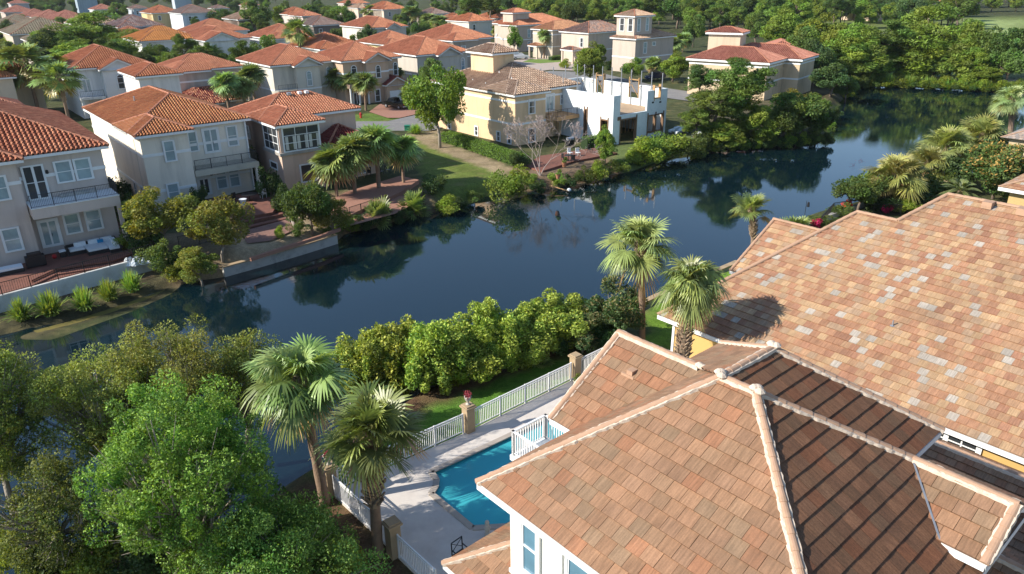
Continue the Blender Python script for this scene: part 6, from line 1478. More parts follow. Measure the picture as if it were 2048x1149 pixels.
# terraces of the grey and pink houses
terrace('brick terrace behind the grey house with steps toward the lake', [(395, 430), (380, 405), (505, 385), (560, 400), (545, 425), (455, 440)], 1.8, brick)
T = thing('terrace_steps', 'wide flight of brick steps in front of the grey house', 'steps', (0, 0, 0))
for k in range(5):
    a = W(456+k*6, 428+k*10, 1.75-k*.12); b = W(552+k*7, 406+k*10, 1.75-k*.12); m = MB(); m.beam((a.x, a.y, (a.z)/2), (b.x, b.y, (b.z)/2), .55, a.z); m.build('step', brick, T)
sheet('terrace_paving', [(478, 465), (570, 440), (600, 455), (540, 482), (495, 487)], 1.32, plain('old_brick', (.25, .14, .11), .9, .3, 6, dirt=(.12, .08, .06), dscale=1))
terrace('low orange brick wall and terrace of the pinkish house under the palms', [(640, 415), (690, 385), (800, 352), (838, 360), (800, 385), (700, 430)], 1.7, brick2)
sheet('terrace_paving', [(690, 430), (800, 392), (850, 395), (790, 428), (700, 452)], 1.34, brick2)
T = thing('terrace_wall', 'low brick garden edge between the terrace and the lake plants', 'wall', (0, 0, 0)); m = MB()
for a, b in zip([W(500, 515, 1.5), W(560, 495, 1.5), W(640, 470, 1.5), W(660, 462, 1.5)], [W(560, 495, 1.5), W(640, 470, 1.5), W(660, 462, 1.5), W(680, 455, 1.5)]): m.beam((a.x, a.y, 1.3), (b.x, b.y, 1.3), .25, .3)
m.build('wall', brick2, T)
iron([(700, 435), (745, 420)], 'short iron fence panel in front of the small fan palms', 1.3, 1.0); iron([(360, 500), (400, 490), (440, 480)], 'iron garden gate under the two loose trees', 1.2, 1.2)
def pot(px, py, label, s=1., mat='rock', z=1.3, plant=None):
    T = thing('flower_pot', label, 'plant pot', tuple(W(px, py, z))); MB().lathe([(.2*s, 0), (.32*s, .5*s), (.36*s, .55*s), (.3*s, .55*s)], (0, 0, 0), 12).build('pot', MAT[mat], T)
    if plant: m, c = crown('leaves', 1, .35*s, .85*s, .4*s, 8, 40, .2*s, .16, (.1, .17, .04), 4); objm('leaves', m, T)
pot(591, 452, 'white square-ish pot with a young plant above the seawall', 1.2, 'rock', 1.3, True); pot(487, 410, 'white bowl on the grey house terrace', 1.1, 'cushion', 1.8); pot(1128, 334, 'terracotta pot with a shrub beside the bare tree house', 1, 'terra', 1.3, True)
pot(850-80, 408, 'dark pot on the orange brick terrace', .8, 'terra', 1.3, True); pot(1116, 358, 'potted plant on the lake post of the yellow house', .9, 'terra', 1.9, True)
# yellow house patio
terrace('reddish patio of the mustard-yellow house with its garden furniture', [(1048, 332), (1080, 312), (1190, 296), (1235, 306), (1150, 322), (1085, 342)], 1.45, brick)
def chair(p, rz, label, mat='black', g='garden chairs on the yellow house patio'):
    T = thing('garden_chair', label, 'chair', tuple(p), rz, g); m = MB(); m.box(-.26, -.26, .4, .26, .26, .45); m.build('seat', MAT[mat], T); m = MB(); m.box(-.26, .2, .45, .26, .26, 1.0); m.build('backrest', MAT[mat], T)
    for x in (-.23, .23):
        for y in (-.23, .23): MB().box(x-.02, y-.02, 0, x+.02, y+.02, .4).build('leg', MAT[mat], T)
for i, (x, y, r, mt, lb) in enumerate(((1140, 312, .6, 'cushion', 'pale garden chair, left of two on the yellow house patio'), (1156, 312, .4, 'cushion', 'pale garden chair, right of two on the yellow house patio'), (1128, 322, 2, 'black', 'dark garden chair near the bare tree'), (1146, 325, 3, 'black', 'dark garden chair on the lake side of the patio table'), (1180, 305, 1, 'black', 'dark garden chair by the hedge at the building site'))):
    chair(W(x, y, 1.45), r, lb, mt)
def rtable(p, label, mat='black', r=.55):
    T = thing('garden_table', label, 'table', tuple(p)); MB().lathe([(r, .7), (r, .74)], (0, 0, 0), 18).build('top', MAT[mat], T); MB().lathe([(.25, 0), (.04, .04), (.04, .7)], (0, 0, 0), 8).build('pedestal', MAT[mat], T)
rtable(W(1137, 322, 1.45), 'round dark table on the yellow house patio'); rtable(W(500, 402, 1.8), 'round dark table on the grey house terrace', r=.8)
chair(W(472, 405, 1.8), 1, 'dark chair left of the table on the grey house terrace', 'black', 'terrace chairs of the grey house'); chair(W(527, 396, 1.8), 4, 'pale wicker chair right of the table on the grey house terrace', 'cushion', 'terrace chairs of the grey house')
for i, (x, y) in enumerate(((738, 352), (762, 350), (775, 347))): chair(W(x, y, 1.7), i, 'dark wrought iron chair on the pinkish house terrace, number counted from the left: '+['first', 'middle', 'last'][i], 'black', 'iron chairs on the pinkish terrace')
T = thing('grill', 'silver gas grill under the yellow house balcony', 'grill', tuple(W(1140, 292, 1.45)), .6); MB().box(-.5, -.3, 0, .5, .3, .8).build('cabinet', MAT['black'], T); m = MB(); m.tube([(-.5, 0, .95), (.5, 0, .95)], .28, 10); m.build('lid', MAT['steel'], T)
T = thing('dock_post', 'wooden post at the water edge below the bare tree', 'post', tuple(W(1110, 378, -.2))); MB().box(-.3, -.3, 0, .3, .3, 1.5).build('shaft', MAT['stone'], T)
T = thing('pole', 'bamboo pole with a white float reaching over the water', 'pole', (0, 0, 0)); a = W(1102, 372, .6); b = W(1138, 383, .25); m = MB(); m.tube([a, b], .06, 6); m.build('pole', MAT['lumber'], T); MB().lathe([(.1, 0), (.25, .1), (.25, .25), (.1, .35)], tuple(b), 8).build('float', MAT['cushion'], T)
def hedge(label, pts, z0, h, wd, seed=0, n=3200):
    P = [W(x, y, z0) for x, y in pts]; rng = np.random.default_rng(seed); T = thing('hedge', label, 'hedge', (0, 0, 0)); co = MB(); Q = []; CC = []
    for a, b in zip(P[:-1], P[1:]):
        d = (b-a); Ln = d.length; co.beam((a.x, a.y, z0+h/2-.1), (b.x, b.y, z0+h/2-.1), wd-.3, h-.2); u = np.array(d.normalized()); v = np.array([-u[1], u[0], 0]); k = int(n*Ln/20)
        s = rng.uniform(0, Ln, k); f = rng.uniform(0, 1, k); p = np.array(a)[None]+u*s[:, None]; nn = np.zeros((k, 3))
        side = f < .6; sg = np.where(rng.uniform(0, 1, k) < .5, -1, 1)
        off = np.where(side, sg*wd/2, rng.uniform(-wd/2, wd/2, k)); zz = np.where(side, rng.uniform(0, h, k), h)
        p = p+v*off[:, None]; p[:, 2] = z0+zz; nn[side] = v*sg[side][:, None]; nn[~side] = (0, 0, 1); p += nn*rng.uniform(-.12, .1, (k, 1))
        Q.append(leaf_quads(p, nn, .2, rng)); CC.append(np.array([.085, .17, .03])*rng.uniform(.55, 1.4, (k, 1)))
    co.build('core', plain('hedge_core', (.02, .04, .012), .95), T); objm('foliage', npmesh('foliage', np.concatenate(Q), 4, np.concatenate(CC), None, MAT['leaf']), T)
hedge('clipped green hedge along the mustard-yellow house wall', [(892, 282), (950, 300), (1010, 322), (1050, 334)], 1.2, 1.35, 1.7, 1, 9000)
hedge('small clipped hedge block between yellow house and building site', [(1168, 298), (1200, 292)], 1.2, 1.5, 1.6, 2); hedge('hedge in front of the entry of the taupe house across the street', [(1100, 122), (1135, 119)], 1.2, 1.2, 1.8, 3)
# vehicles
def vehicle(p, rz, label, body, L_=5.3, Wd=1.9, kind='suv', name='parked_car', cat='car'):
    T = thing(name, label, cat, tuple(p), rz); bm = MAT.get(body) or body; w2 = Wd/2
    if kind == 'truck': prof = [(-L_/2, .45), (-L_/2, 1.02), (-.25, 1.08), (-.1, 1.1), (.05, 1.75), (.9, 1.8), (1.45, 1.15), (L_/2-.15, 1.02), (L_/2, .8), (L_/2, .42)]
    else: prof = [(-L_/2, .42), (-L_/2, 1.0), (-L_/2+.35, 1.62), (.5, 1.68), (1.25, 1.12), (L_/2-.2, .98), (L_/2, .75), (L_/2, .4)]
    m = MB(); n = len(prof)
    ins = lambda z: .16 if z > 1.3 else 0
    A_ = [(x, -w2+ins(z), z) for x, z in prof]; B_ = [(x, w2-ins(z), z) for x, z in prof]
    m.poly(A_); m.poly(B_[::-1])
    for i in range(n): m.quad(A_[i], B_[i], B_[(i+1) % n], A_[(i+1) % n])
    bo = m.build('body', bm, T)
    g = MB()
    if kind == 'truck':
        g.poly([(.08, -w2+.08, 1.2), (1.25, -w2+.08, 1.2), (.85, -w2+.14, 1.7), (.12, -w2+.14, 1.68)]); g.poly([(.08, w2-.08, 1.2), (1.25, w2-.08, 1.2), (.85, w2-.14, 1.7), (.12, w2-.14, 1.68)]); g.quad((.0, -w2+.2, 1.2), (.0, w2-.2, 1.2), (.03, w2-.25, 1.65), (.03, -w2+.25, 1.65)); g.quad((1.42, -w2+.15, 1.2), (1.42, w2-.15, 1.2), (.95, w2-.25, 1.77), (.95, -w2+.25, 1.77))
        MB().box(-L_/2+.08, -w2+.1, 1.0, -.3, w2-.1, 1.085).build('cargo_bed', MAT['black'], T)
    else:
        for s in (-1, 1): g.poly([(-L_/2+.35, s*(w2-.05), 1.1), (1.05, s*(w2-.05), 1.12), (.45, s*(w2-.13), 1.6), (-L_/2+.6, s*(w2-.13), 1.58)])
        g.quad((1.22, -w2+.2, 1.18), (1.22, w2-.2, 1.18), (.56, w2-.25, 1.66), (.56, -w2+.25, 1.66)); g.quad((-L_/2-.01, -w2+.2, 1.08), (-L_/2-.01, w2-.2, 1.08), (-L_/2+.32, w2-.28, 1.58), (-L_/2+.32, -w2+.28, 1.58))
    g.build('windows', MAT['glass_dark'], bo)
    for x in (-L_*.31, L_*.31):
        for s in (-1, 1):
            wh_ = MB(); wh_.tube([(x, s*(w2-.2), .36), (x, s*(w2+.02), .36)], .36, 14); wo_ = wh_.build('wheel', MAT['black'], T); r = MB(); r.tube([(x, s*(w2+.021), .36), (x, s*(w2+.035), .36)], .2, 10); r.build('rim', MAT['steel'], wo_)
    for s in (-1, 1): MB().box(-L_/2-.02, s*(w2-.3)-.1, .8, -L_/2, s*(w2-.3)+.1, 1.0).build('tail_light', MAT['red'], T); MB().box(L_/2-.02, s*(w2-.3)-.12, .68, L_/2+.01, s*(w2-.3)+.12, .8).build('headlight', MAT['cushion'], T)
    MB().box(-L_/2-.06, -w2+.05, .42, -L_/2, w2-.05, .6).build('bumper', MAT['steel'], T)
carblack = plain('black_car_paint', (.012, .012, .014), .22, .1, 2, spec=.7); carsil = plain('silver_car_paint', (.6, .62, .64), .3, .05, 2, spec=.6); carwhite = plain('white_car_paint', (.75, .75, .75), .3, .05, 2)
vehicle(W(793, 216, 1.32), RAD(140), 'black pickup truck parked on the brick drive of the brown house', carblack, 5.5, 1.95, 'truck', 'pickup_truck', 'pickup truck'); 
vehicle(W(1041, 119, 1.33), RAD(8), 'silver SUV parked on the drive beyond the yellow house tower', carsil, 4.8, 1.9)
vehicle(W(39, 10, 1.3), RAD(5), 'white car far away at the top left corner', carwhite, 4.8, 1.9); vehicle(W(1310, 160, 1.3), RAD(-150), 'dark blue car behind the trees at the far end of the building site', plain('blue_car_paint', (.02, .03, .08), .3), 4.6, 1.85)
T = thing('fire_hydrant', 'red fire hydrant on the grass by the brick drive', 'fire hydrant', tuple(W(722, 236, 1.25))); MB().lathe([(.22, 0), (.22, .08), (.16, .1), (.16, .62), (.2, .66), (.15, .8), (.05, .9)], (0, 0, 0), 12).build('barrel', MAT['red'], T); m = MB(); m.tube([(-.28, 0, .5), (.28, 0, .5)], .09, 8); m.build('nozzle', MAT['red'], T)
T = thing('flag', 'small striped flag on a pole at the brown house entry', 'flag', tuple(W(736, 205, 1.3))); m = MB(); m.tube([(0, 0, 2.4), (.7, -.5, 3.0)], .03, 5); m.build('pole', MAT['white'], T)
for k in range(5): MB().box(.5+.0, -.4, 1.9+k*.2, 1.0, -.37, 2.0+k*.2+.1).build('stripe', MAT['red' if k % 2 else 'cushion'], T)
T = thing('utility_box', 'small green utility box on the kerb near the drive', 'utility box', tuple(W(815, 261, 1.3))); m = MB(); m.box(-.4, -.4, 0, .4, .4, .7); m.box(-.44, -.44, .7, .44, .44, .78); m.build('box', plain('green_enamel', (.02, .2, .12), .5), T)
for i, (x, y) in enumerate(((966, 84), (994, 84))):
    T = thing('street_lamp', ['white street lamp between the palms beyond the second row', 'white street lamp by the street left of the silver SUV'][i], 'street lamp', tuple(W(x, y+18, 1.3))); m = MB(); m.tube([(0, 0, 0), (0, 0, 4.2)], .08, 6); m.build('pole', MAT['white'], T); MB().lathe([(.12, 4.2), (.28, 4.5), (.25, 4.9), (.05, 5.1)], (0, 0, 0), 8).build('lantern', MAT['cushion'], T)
# debris pile at the building site
T = thing('foam_scraps', 'stacked white foam block offcuts beside the building site', 'foam blocks', tuple(W(1362, 268, 1.2)), .5)
for k in range(9): m = MB(); x, y = (k % 3)*1.0-1, (k//3)*.7; m.beam((x, y, .25+.3*(k % 2)), (x+1.1, y+.3, .3+.5*((k*7) % 3)/2), .5, .35); m.build('block', MAT['foam'], T)
T = thing('foam_scraps', 'white plastic sheet and offcuts among the pine trunks', 'foam blocks', tuple(W(1394, 276, 1.2)), .9)
for k in range(4): m = MB(); m.beam((k*.6-1, 0, .2+.1*k), (k*.6, .5, .5), .6, .1); m.build('sheet', MAT['foam'], T)
# ------------------------------------------------------------ far bank plants
for i, (x, yb, yt, wd) in enumerate(((325, 505, 378, 150), (446, 525, 390, 138), (405, 572, 500, 100))):
    treeb('loose', x, yb, yt, wd, ['loose yellow-green tree in front of the grey house corner, left of the pair', 'loose yellow-green tree in front of the grey house, right of the pair', 'small leaning tree at the water edge below the grey house'][i], i)
treeb('oak', 625, 470, 358, 105, 'round dark-olive tree, left of the pair at the lake palms', 0); treeb('loose', 668, 478, 390, 82, 'round olive tree, right of the pair at the lake palms', 1)
for i, (x, yb, yt, wd, h_) in enumerate(((675, 402, 292, 122, 0), (715, 398, 262, 112, 1), (760, 387, 240, 106, 2), (808, 374, 266, 98, 0))):
    treeb('palm', x, yb, yt, wd, ['leftmost', 'second from left', 'tallest, third from left', 'rightmost, grey-skirted'][i]+' palm of the clump on the pinkish house terrace', i % 3, 'palms on the pinkish terrace')
treeb('fanbush', 757, 448, 380, 92, 'low fan palm at the lake edge, left of two', 0); treeb('fanbush', 828, 432, 362, 88, 'low fan palm at the lake edge, right of two', 1)
treeb('darkshrub', 868, 390, 345, 62, 'dark spiky shrub on the lawn corner'); treeb('shrub', 700, 462, 430, 70, 'green bank shrub under the olive tree', 0); treeb('shrub', 895, 430, 392, 66, 'bright low plants at the lake edge below the lawn', 2); treeb('shrub', 660, 475, 450, 50, 'small shrub at the end of the seawall', 1)
treeb('darkshrub', 800, 445, 415, 50, 'dark undergrowth between the two low fan palms', 1); treeb('darkshrub', 730, 460, 425, 60, 'dark undergrowth beneath the left low fan palm', 0)
treeb('shrub', 1015, 400, 332, 92, 'round grey-green bush at the water between lawn and yellow house', 0); treeb('darkshrub', 1040, 338, 300, 45, 'small grey shrub at the corner of the clipped hedge', 0)
treeb('bright', 880, 296, 118, 118, 'tall bright green tree casting its shadow on the yellow house', 0); treeb('bright', 862, 262, 170, 80, 'pale underplanting left of the tall bright green tree', 1)
treeb('grass', 832, 268, 248, 40, 'tan grass tuft by the street below the bright tree', 0)
treeb('bushpine', 1210, 330, 245, 44, 'young bright green shrub at the corner of the white house shell', 0)
for i, (x, yb, yt, wd, k) in enumerate(((1115, 372, 345, 40, 'shrub'), (1165, 368, 335, 46, 'shrub'), (1195, 365, 322, 48, 'shrub'), (1240, 345, 318, 46, 'shrub'), (1140, 376, 350, 34, 'darkshrub'), (1290, 326, 272, 92, 'shrub'), (1330, 320, 262, 98, 'shrub'), (1375, 314, 268, 84, 'shrub'), (1265, 330, 295, 50, 'shrub'), (1410, 300, 262, 60, 'darkshrub'))):
    treeb(k, x, yb, yt, wd, ['waterside shrub next to the dock post', 'waterside shrub below the patio table', 'waterside shrub with a tall tip below the patio', 'waterside shrub at the right end of the patio', 'dark waterside shrub right of the dock post', 'feathery bright bush before the house shell, left one', 'feathery bright bush before the house shell, tallest', 'feathery bright bush before the house shell, right one', 'low waterside bush left of the feathery ones', 'dark waterside bush where the pines begin'][i], i % 3)
for i, (x, yb, yt, wd, k, v, lb) in enumerate(((280, 470, 405, 70, 'darkshrub', 0, 'dark bush in the passage right of the leftmost house'), (300, 505, 440, 80, 'darkshrub', 1, 'dark bush at the foot of the passage by the patio'), (322, 535, 480, 80, 'shrub', 1, 'green bush beside the end of the white retaining wall'), (365, 545, 505, 80, 'darkshrub', 2, 'dark bank shrub under the loose trees'),
    (262, 440, 385, 50, 'darkshrub', 2, 'dark climber against the leftmost house side'), (520, 365, 285, 46, 'darkshrub', 0, 'climbing vine at the grey house balcony corner'), (545, 405, 335, 60, 'darkshrub', 1, 'dark creeper below the corner sunroom'), (575, 425, 370, 56, 'darkshrub', 2, 'dark shrub at the foot of the sunroom wall'), (250, 500, 470, 40, 'shrub', 0, 'leafy potted shrub at the sofa end of the patio'),
    (350, 560, 530, 60, 'shrub', 2, 'low green bank growth left of the seawall'), (400, 420, 370, 40, 'darkshrub', 0, 'dark shrub by the lower windows of the grey house'), (600, 470, 440, 46, 'shrub', 1, 'small garden shrub beside the white pot'), (560, 478, 452, 30, 'shrub', 2, 'small flowering shrub on the seawall terrace'), (640, 440, 400, 60, 'darkshrub', 1, 'dark shrub behind the twin round olive trees'),
    (1060, 372, 345, 40, 'shrub', 0, 'low shrub at the foot of the leafless tree'), (1075, 385, 362, 40, 'darkshrub', 1, 'dark shrub on the bank left of the dock post'), (950, 408, 380, 50, 'shrub', 1, 'waterside weeds below the lawn'), (920, 420, 395, 44, 'darkshrub', 2, 'dark waterside weeds below the lawn'), (1210, 352, 325, 50, 'shrub', 1, 'waterside shrub before the white house shell'), (1420, 300, 272, 60, 'shrub', 1, 'bright waterside shrub beneath the left pines'))):
    treeb(k, x, yb, yt, wd, lb, v)
# pines and mangrove by the bend
for i, (x, yb, yt, wd, k, lb) in enumerate(((1470, 292, 112, 130, 'pine', 'big pine in front of the sandy house, right one'), (1420, 288, 170, 110, 'pine', 'pine left of the big one in front of the sandy house'), (1395, 240, 125, 70, 'pine', 'thin-crowned pine at the right end of the house shell'), (1500, 296, 190, 90, 'bushpine', 'bushy young pine at the water below the sandy house'), (1385, 298, 215, 66, 'pine', 'small pine over the foam offcuts'), (1440, 300, 235, 90, 'bushpine', 'low bushy pine at the waterline'),
     (1600, 285, 180, 120, 'oak', 'dense dark round tree hanging over the lake, front one'), (1560, 290, 205, 100, 'oak', 'dark round tree over the lake, left one'), (1632, 275, 205, 66, 'oak', 'dark waterside tree at the right tip of the clump'), (1585, 240, 178, 90, 'loose', 'yellow-green crown above the dark waterside trees'),
     (1690, 205, 155, 60, 'oak', 'dark tree at the narrow bend by the small lawn'), (1660, 195, 130, 90, 'oak', 'dark tree mass right of the pale stucco wing'))):
    treeb(k, x, yb, yt, wd, lb, i % 3)
# palms and trees among the houses
P_ = [('tallpalm', 80, 235, 92, 125, 'tallest of the two shaggy palms by the white arched-window house'), ('tallpalm', 142, 258, 124, 84, 'slimmer of the two shaggy palms by the white arched-window house'), ('palm', 64, 225, 178, 60, 'short palm with yellow lower fans at the left'),
      ('palm', 462, 243, 135, 52, 'palm left of three between beige wing and grey gable'), ('palm', 492, 240, 148, 48, 'palm between beige wing and grey gable, short one'), ('palm', 512, 232, 118, 50, 'palm tallest of those left of the grey gable'), ('palm', 556, 208, 148, 48, 'palm before the balcony of the grey gabled house'), ('palm', 640, 195, 158, 70, 'palm tops rising over the sunroom house ridge'),
      ('tallpalm', 608, 160, 32, 56, 'tall lone palm standing above the roofs of the second row'), ('palm', 680, 205, 132, 56, 'palm at the left front of the brown house'), ('palm', 702, 208, 140, 48, 'palm at the porch of the brown house'), ('palm', 734, 222, 140, 48, 'palm with a green-banded trunk before the brown house window'),
      ('palm', 895, 150, 102, 44, 'palm in front of the white-sided house gable, right'), ('palm', 850, 160, 118, 60, 'palms behind the tall bright green tree'), ('palm', 822, 215, 170, 44, 'drooping palm left of the bright green tree'), ('palm', 430, 125, 70, 44, 'dark palm before the salmon front gable'), ('palm', 425, 140, 92, 52, 'dark shaggy palm right of the beige wing'),
      ('palm', 728, 80, 60, 40, 'palm between the red roofs of the second row'), ('palm', 1088, 118, 52, 27, 'palm at the entry of the taupe house'), ('palm', 1207, 120, 53, 36, 'palm before the brown ribbed roof'), ('palm', 1247, 130, 63, 36, 'left palm before the towered house'), ('palm', 1268, 132, 60, 34, 'right palm before the towered house'),
      ('palm', 1306, 160, 113, 36, 'round light palm behind the house shell'), ('palm', 1340, 120, 74, 44, 'grey-green palm left of the sandy house roof'), ('palm', 1365, 105, 68, 40, 'grey-green palm touching the sandy house roof'), ('palm', 1185, 105, 70, 36, 'palm left of the towered house at the brown roof'),
      ('palm', 115, 55, 36, 34, 'small round palm among the upper left roofs'), ('palm', 12, 110, 65, 60, 'dark palm clump at the left edge'), ('palm', 35, 112, 72, 46, 'dark palm right beside the left-edge clump'), ('tallpalm', 740, 50, 12, 34, 'tall palms before the peach far house'), ('palm', 825, 55, 12, 40, 'feathery far palm by the shade tree'), ('palm', 860, 60, 30, 40, 'far palm behind the second red row, left'), ('palm', 880, 64, 32, 36, 'far palm behind the second red row, right'), ('palm', 996, 80, 50, 26, 'palm by the street lamp'), ('palm', 270, 125, 95, 52, 'pale palm above the white tower room'), ('palm', 515, 85, 70, 36, 'small round palm against the white-walled house')]
for i, (k, x, yb, yt, wd, lb) in enumerate(P_): treeb(k, x, yb, yt, wd*1.35, lb, i % 3)
TR = [('bushpine', 130, 135, 42, 130, 'left half of the big dark tree mass behind the two tallest palms'), ('bushpine', 195, 125, 34, 140, 'highest crown of the big tree mass at left'), ('bushpine', 248, 130, 55, 120, 'right crown of the big tree mass at left'), ('bushpine', 165, 155, 75, 130, 'lower front crown of the big tree mass'), ('oak', 235, 150, 82, 120, 'lower right crown of the big tree mass'), ('oak', 100, 140, 62, 90, 'outer left crown of the big tree mass'),
      ('oak', 440, 65, 14, 56, 'flat-topped pine-like tree among the top left roofs'), ('oak', 515, 75, 5, 62, 'dark tree at the left of the paired shade trees'), ('bright', 560, 60, 12, 44, 'round bright tree of the pair above the white-walled house'), ('oak', 645, 55, 5, 90, 'wide shade tree behind the low brown gable'), ('oak', 690, 62, 15, 70, 'shade tree right of the wide one'),
      ('oak', 795, 45, 8, 66, 'round shade tree beside the feathery far palm'), ('oak', 375, 108, 88, 60, 'pines in front of the orange ribbed roof house'), ('oak', 845, 75, 45, 36, 'reddish-green tree at the second row end'), ('oak', 905, 80, 48, 40, 'olive tree crown behind the right salmon roof'),
      ('pine', 940, 75, -20, 52, 'thin tall pine over the street, left'), ('pine', 980, 70, -30, 60, 'tall pine in front of the far wood'), ('bright', 1030, 115, 52, 34, 'small tree with reddish leaves at the tan house'), ('bushpine', 1180, 165, 78, 66, 'spreading pine on the plot behind the house shell'), ('bright', 1262, 165, 118, 52, 'bright green bush behind the house shell'), ('shrub', 1130, 138, 118, 30, 'round shrub in the street verge'), ('shrub', 1240, 135, 118, 44, 'light green hedge bush at the towered house'),
      ('oak', 1385, 95, 34, 50, 'round dark tree right of the lookout tower'), ('oak', 1445, 70, 28, 56, 'tree behind the rosy cupola roof'), ('bushpine', 1345, 165, 100, 60, 'slender bushy pine behind the right end of the house shell'), ('oak', 1510, 95, 30, 60, 'dense tree top right of the cupola'), ('cypress', 152, 30, 8, 9, 'thin dark cypress among the upper left roofs'), ('oak', 90, 25, 2, 60, 'bushy trees before the apartment block'), ('oak', 235, 45, 8, 40, 'dark pine left of the cupola roof at top'), ('oak', 475, 30, 2, 40, 'pair of reddish-dark trees at the top')]
for i, (k, x, yb, yt, wd, lb) in enumerate(TR): treeb(k, x, yb, yt, wd, lb, i % 3)
# wood behind the golf course bend: named front trees
FR = [(1640, 20, 150, 110), (1585, 60, 165, 95), (1700, 40, 160, 120), (1760, 35, 160, 100), (1830, 25, 160, 130), (1895, 30, 165, 120), (1975, 45, 165, 100), (1560, 25, 110, 100), (1625, 85, 175, 90), (1720, 85, 165, 100), (1790, 95, 165, 90), (1860, 85, 168, 100), (1935, 80, 175, 90), (2010, 85, 180, 90), (1665, 110, 172, 80), (1750, 120, 166, 70), (1815, 125, 168, 70), (1885, 125, 172, 70), (1960, 120, 178, 80)]
kinds = ['bushpine', 'oak', 'bushpine', 'pine', 'bushpine', 'bushpine', 'oak']
adj = ['tallest', 'broad', 'drooping', 'thin-crowned', 'wide flat-topped', 'bright-tipped', 'dark', 'leftmost tall', 'vine-hung', 'low bright', 'feathery', 'dense', 'leaning', 'edge-of-frame', 'ivy-clad', 'short middle', 'small round', 'bank-side', 'rightmost low']
for i, (x, yt, yb, wd) in enumerate(FR): treeb(kinds[i % 7], x, yb, yt, wd, adj[i]+' tree on the wooded bank beyond the water, place %s in the bank row' % ['one', 'two', 'three', 'four', 'five', 'six', 'seven', 'eight', 'nine', 'ten', 'eleven', 'twelve', 'thirteen', 'fourteen', 'fifteen', 'sixteen', 'seventeen', 'eighteen', 'nineteen'][i], i % 3)
for i in range(34):
    x = 1700+i*13; yb = 171+i*.6; treeb('shrub' if i % 3 else 'grass', x, yb, yb-18-(i*7) % 11, 46, 'rank green bank vegetation overhanging the far water edge', i % 3, 'bank plants at the far water edge')
for i, (x, y) in enumerate([(1395+i*15, 306-i*.9) for i in range(18)]+[(1655, 262), (1668, 240), (1690, 196), (1702, 186), (1720, 176)]):
    treeb('darkshrub' if i % 2 else 'shrub', x, y, y-22-(i*5) % 9, 34, 'undergrowth shrub at the foot of the pines along the water', i % 3, 'undergrowth along the pine shore')
rf = random.Random(12)
lab = {'pine': 'tall pine of the far wood behind the houses', 'bushpine': 'bushy pine of the far wood behind the houses', 'oak': 'dark leafy tree of the far wood behind the houses'}
n = 0
used_ = []
for row, (y0, h0) in enumerate(((74, 11), (66, 12), (58, 13), (50, 13), (42, 14), (34, 14), (26, 15), (17, 16), (8, 16), (-1, 17), (-11, 17))):
    x = [1350, 1330, 1120, 1080, 1060, 1030, 1000, 880, 820, 560, 520][row]
    step = 40-row*1.6
    while x < 2150:
        xx = x+rf.uniform(-12, 12); yy = y0+rf.uniform(-3, 3); q = W(xx, yy, LAND)
        skip = (1930 < xx < 2070 and 26 < yy < 70)
        if row <= 1 and xx > 1560: skip = True
        if 1200 < xx < 1350 and yy > 60: skip = True
        if not skip:
            k = rf.choice(['pine', 'pine', 'bushpine', 'oak']); h = h0*rf.uniform(.8, 1.2)*(1 if xx > 1000 else .75); _, H, Wd = proto(k, 0); v = rf.randrange(3)
            put(k, v, q, h/H*rf.uniform(1.0, 1.35), h/H, lab[k], CATS[k], 'trees of the far wood'); n += 1
        x += step*rf.uniform(.8, 1.2)
rows_left = [(-8, 560), (0, 560), (8, 560), (16, 540), (24, 260)]
for y0, x1 in rows_left:
    x = -40
    while x < x1:
        q = W(x, y0+rf.uniform(-3, 3), LAND); k = 'oak'; h = 11*rf.uniform(.7, 1.2); _, H, Wd = proto(k, 0); put(k, rf.randrange(3), q, h/H, h/H, 'leafy tree on the far top left skyline behind the roofs', CATS[k], 'trees at the top left'); x += 30*rf.uniform(.8, 1.3)
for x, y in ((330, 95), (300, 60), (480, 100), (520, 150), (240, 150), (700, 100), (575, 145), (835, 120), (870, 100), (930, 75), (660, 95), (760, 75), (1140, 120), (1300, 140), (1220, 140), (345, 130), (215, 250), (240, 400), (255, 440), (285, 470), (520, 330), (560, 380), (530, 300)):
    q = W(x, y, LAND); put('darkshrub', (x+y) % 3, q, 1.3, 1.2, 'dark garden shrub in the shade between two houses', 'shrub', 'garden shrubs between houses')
HS = [o for o in C.objects if o.get('category') in ('house', 'building', 'roof tower', 'building site')]
boxes = []
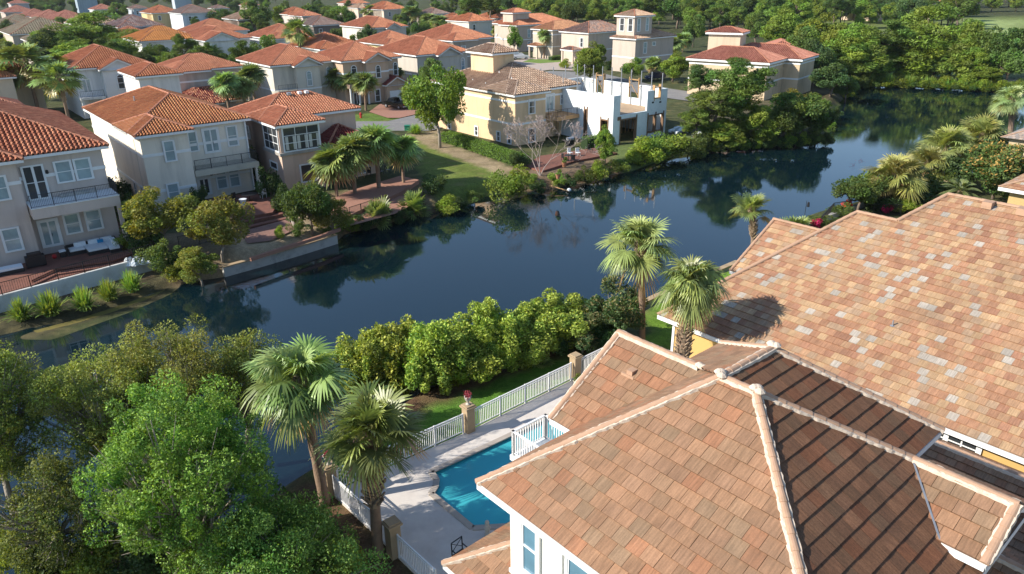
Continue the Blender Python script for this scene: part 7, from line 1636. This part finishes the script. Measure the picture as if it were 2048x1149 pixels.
for o in HS:
    for ch in o.children:
        if ch.name.startswith(('wall', 'foam_wall')) and ch.type == 'MESH':
            vs = np.array([v.co[:] for v in ch.data.vertices]); cz, sz_ = math.cos(-o.rotation_euler.z), math.sin(-o.rotation_euler.z)
            boxes.append((o.location.x, o.location.y, cz, sz_, vs[:, 0].min()-.8, vs[:, 0].max()+.8, vs[:, 1].min()-.8, vs[:, 1].max()+.8))
def blocked(q):
    for (ox, oy, cz, sz_, a, b, c_, d) in boxes:
        x, y = q.x-ox, q.y-oy; u, v = x*cz-y*sz_, x*sz_+y*cz
        if a < u < b and c_ < v < d: return True
    return False
ROADP = px_poly([(700, 200), (860, 200), (900, 205), (1000, 150), (1000, 112), (1200, 118), (1420, 185), (1400, 210), (1190, 175), (1110, 166), (1030, 186), (960, 230), (905, 254), (860, 268), (690, 268)], 1.3)
m_ = 0
for t in range(4000):
    px, py = rf.uniform(-20, 1060), rf.uniform(0, 215)**1.0
    if py > 60+ (1060-px)*.0 + 160*(px < 900): continue
    q = W(px, py, LAND)
    if gheight(q) < 1 or blocked(q): continue
    if poly_sdf(ROADP, np.array([q.x]), np.array([q.y]))[0] < 1.5: continue
    if any((q.x-a)**2+(q.y-b)**2 < 16 for a, b in used_): continue
    used_.append((q.x, q.y)); m_ += 1
    k = rf.choice(['palm', 'oak', 'shrub', 'bright', 'palm', 'pine', 'darkshrub', 'oak']); sc = rf.uniform(.8, 1.3)*{'pine': .75, 'oak': .9, 'bright': .8, 'shrub': 1.3, 'darkshrub': 1.2}.get(k, 1)
    put(k, rf.randrange(3), q, sc, sc, {'palm': 'small palm squeezed between the far rows of houses', 'oak': 'round tree squeezed between the far rows of houses', 'shrub': 'green garden shrub between the far rows of houses', 'bright': 'light green tree between the far rows of houses', 'pine': 'pine standing between the far rows of houses', 'darkshrub': 'dark garden shrub between the far rows of houses'}[k], CATS[k], 'garden plants among the houses')
    if m_ >= 270: break
print('forest', n, 'garden', m_)

# ------------------------------------------------------------ air
hz = MB().box(-1600, -90, -2, 1600, 2750, 27); hm, hn, ho = newmat('haze'); pv = N(hn, 'ShaderNodeVolumePrincipled'); pv.inputs['Color'].default_value = (.86, .92, 1, 1); pv.inputs['Density'].default_value = .00006; pv.inputs['Anisotropy'].default_value = .2
L(hn, pv.outputs[0], ho.inputs['Volume']); tag(hz.build('haze', hm), kind='stuff')
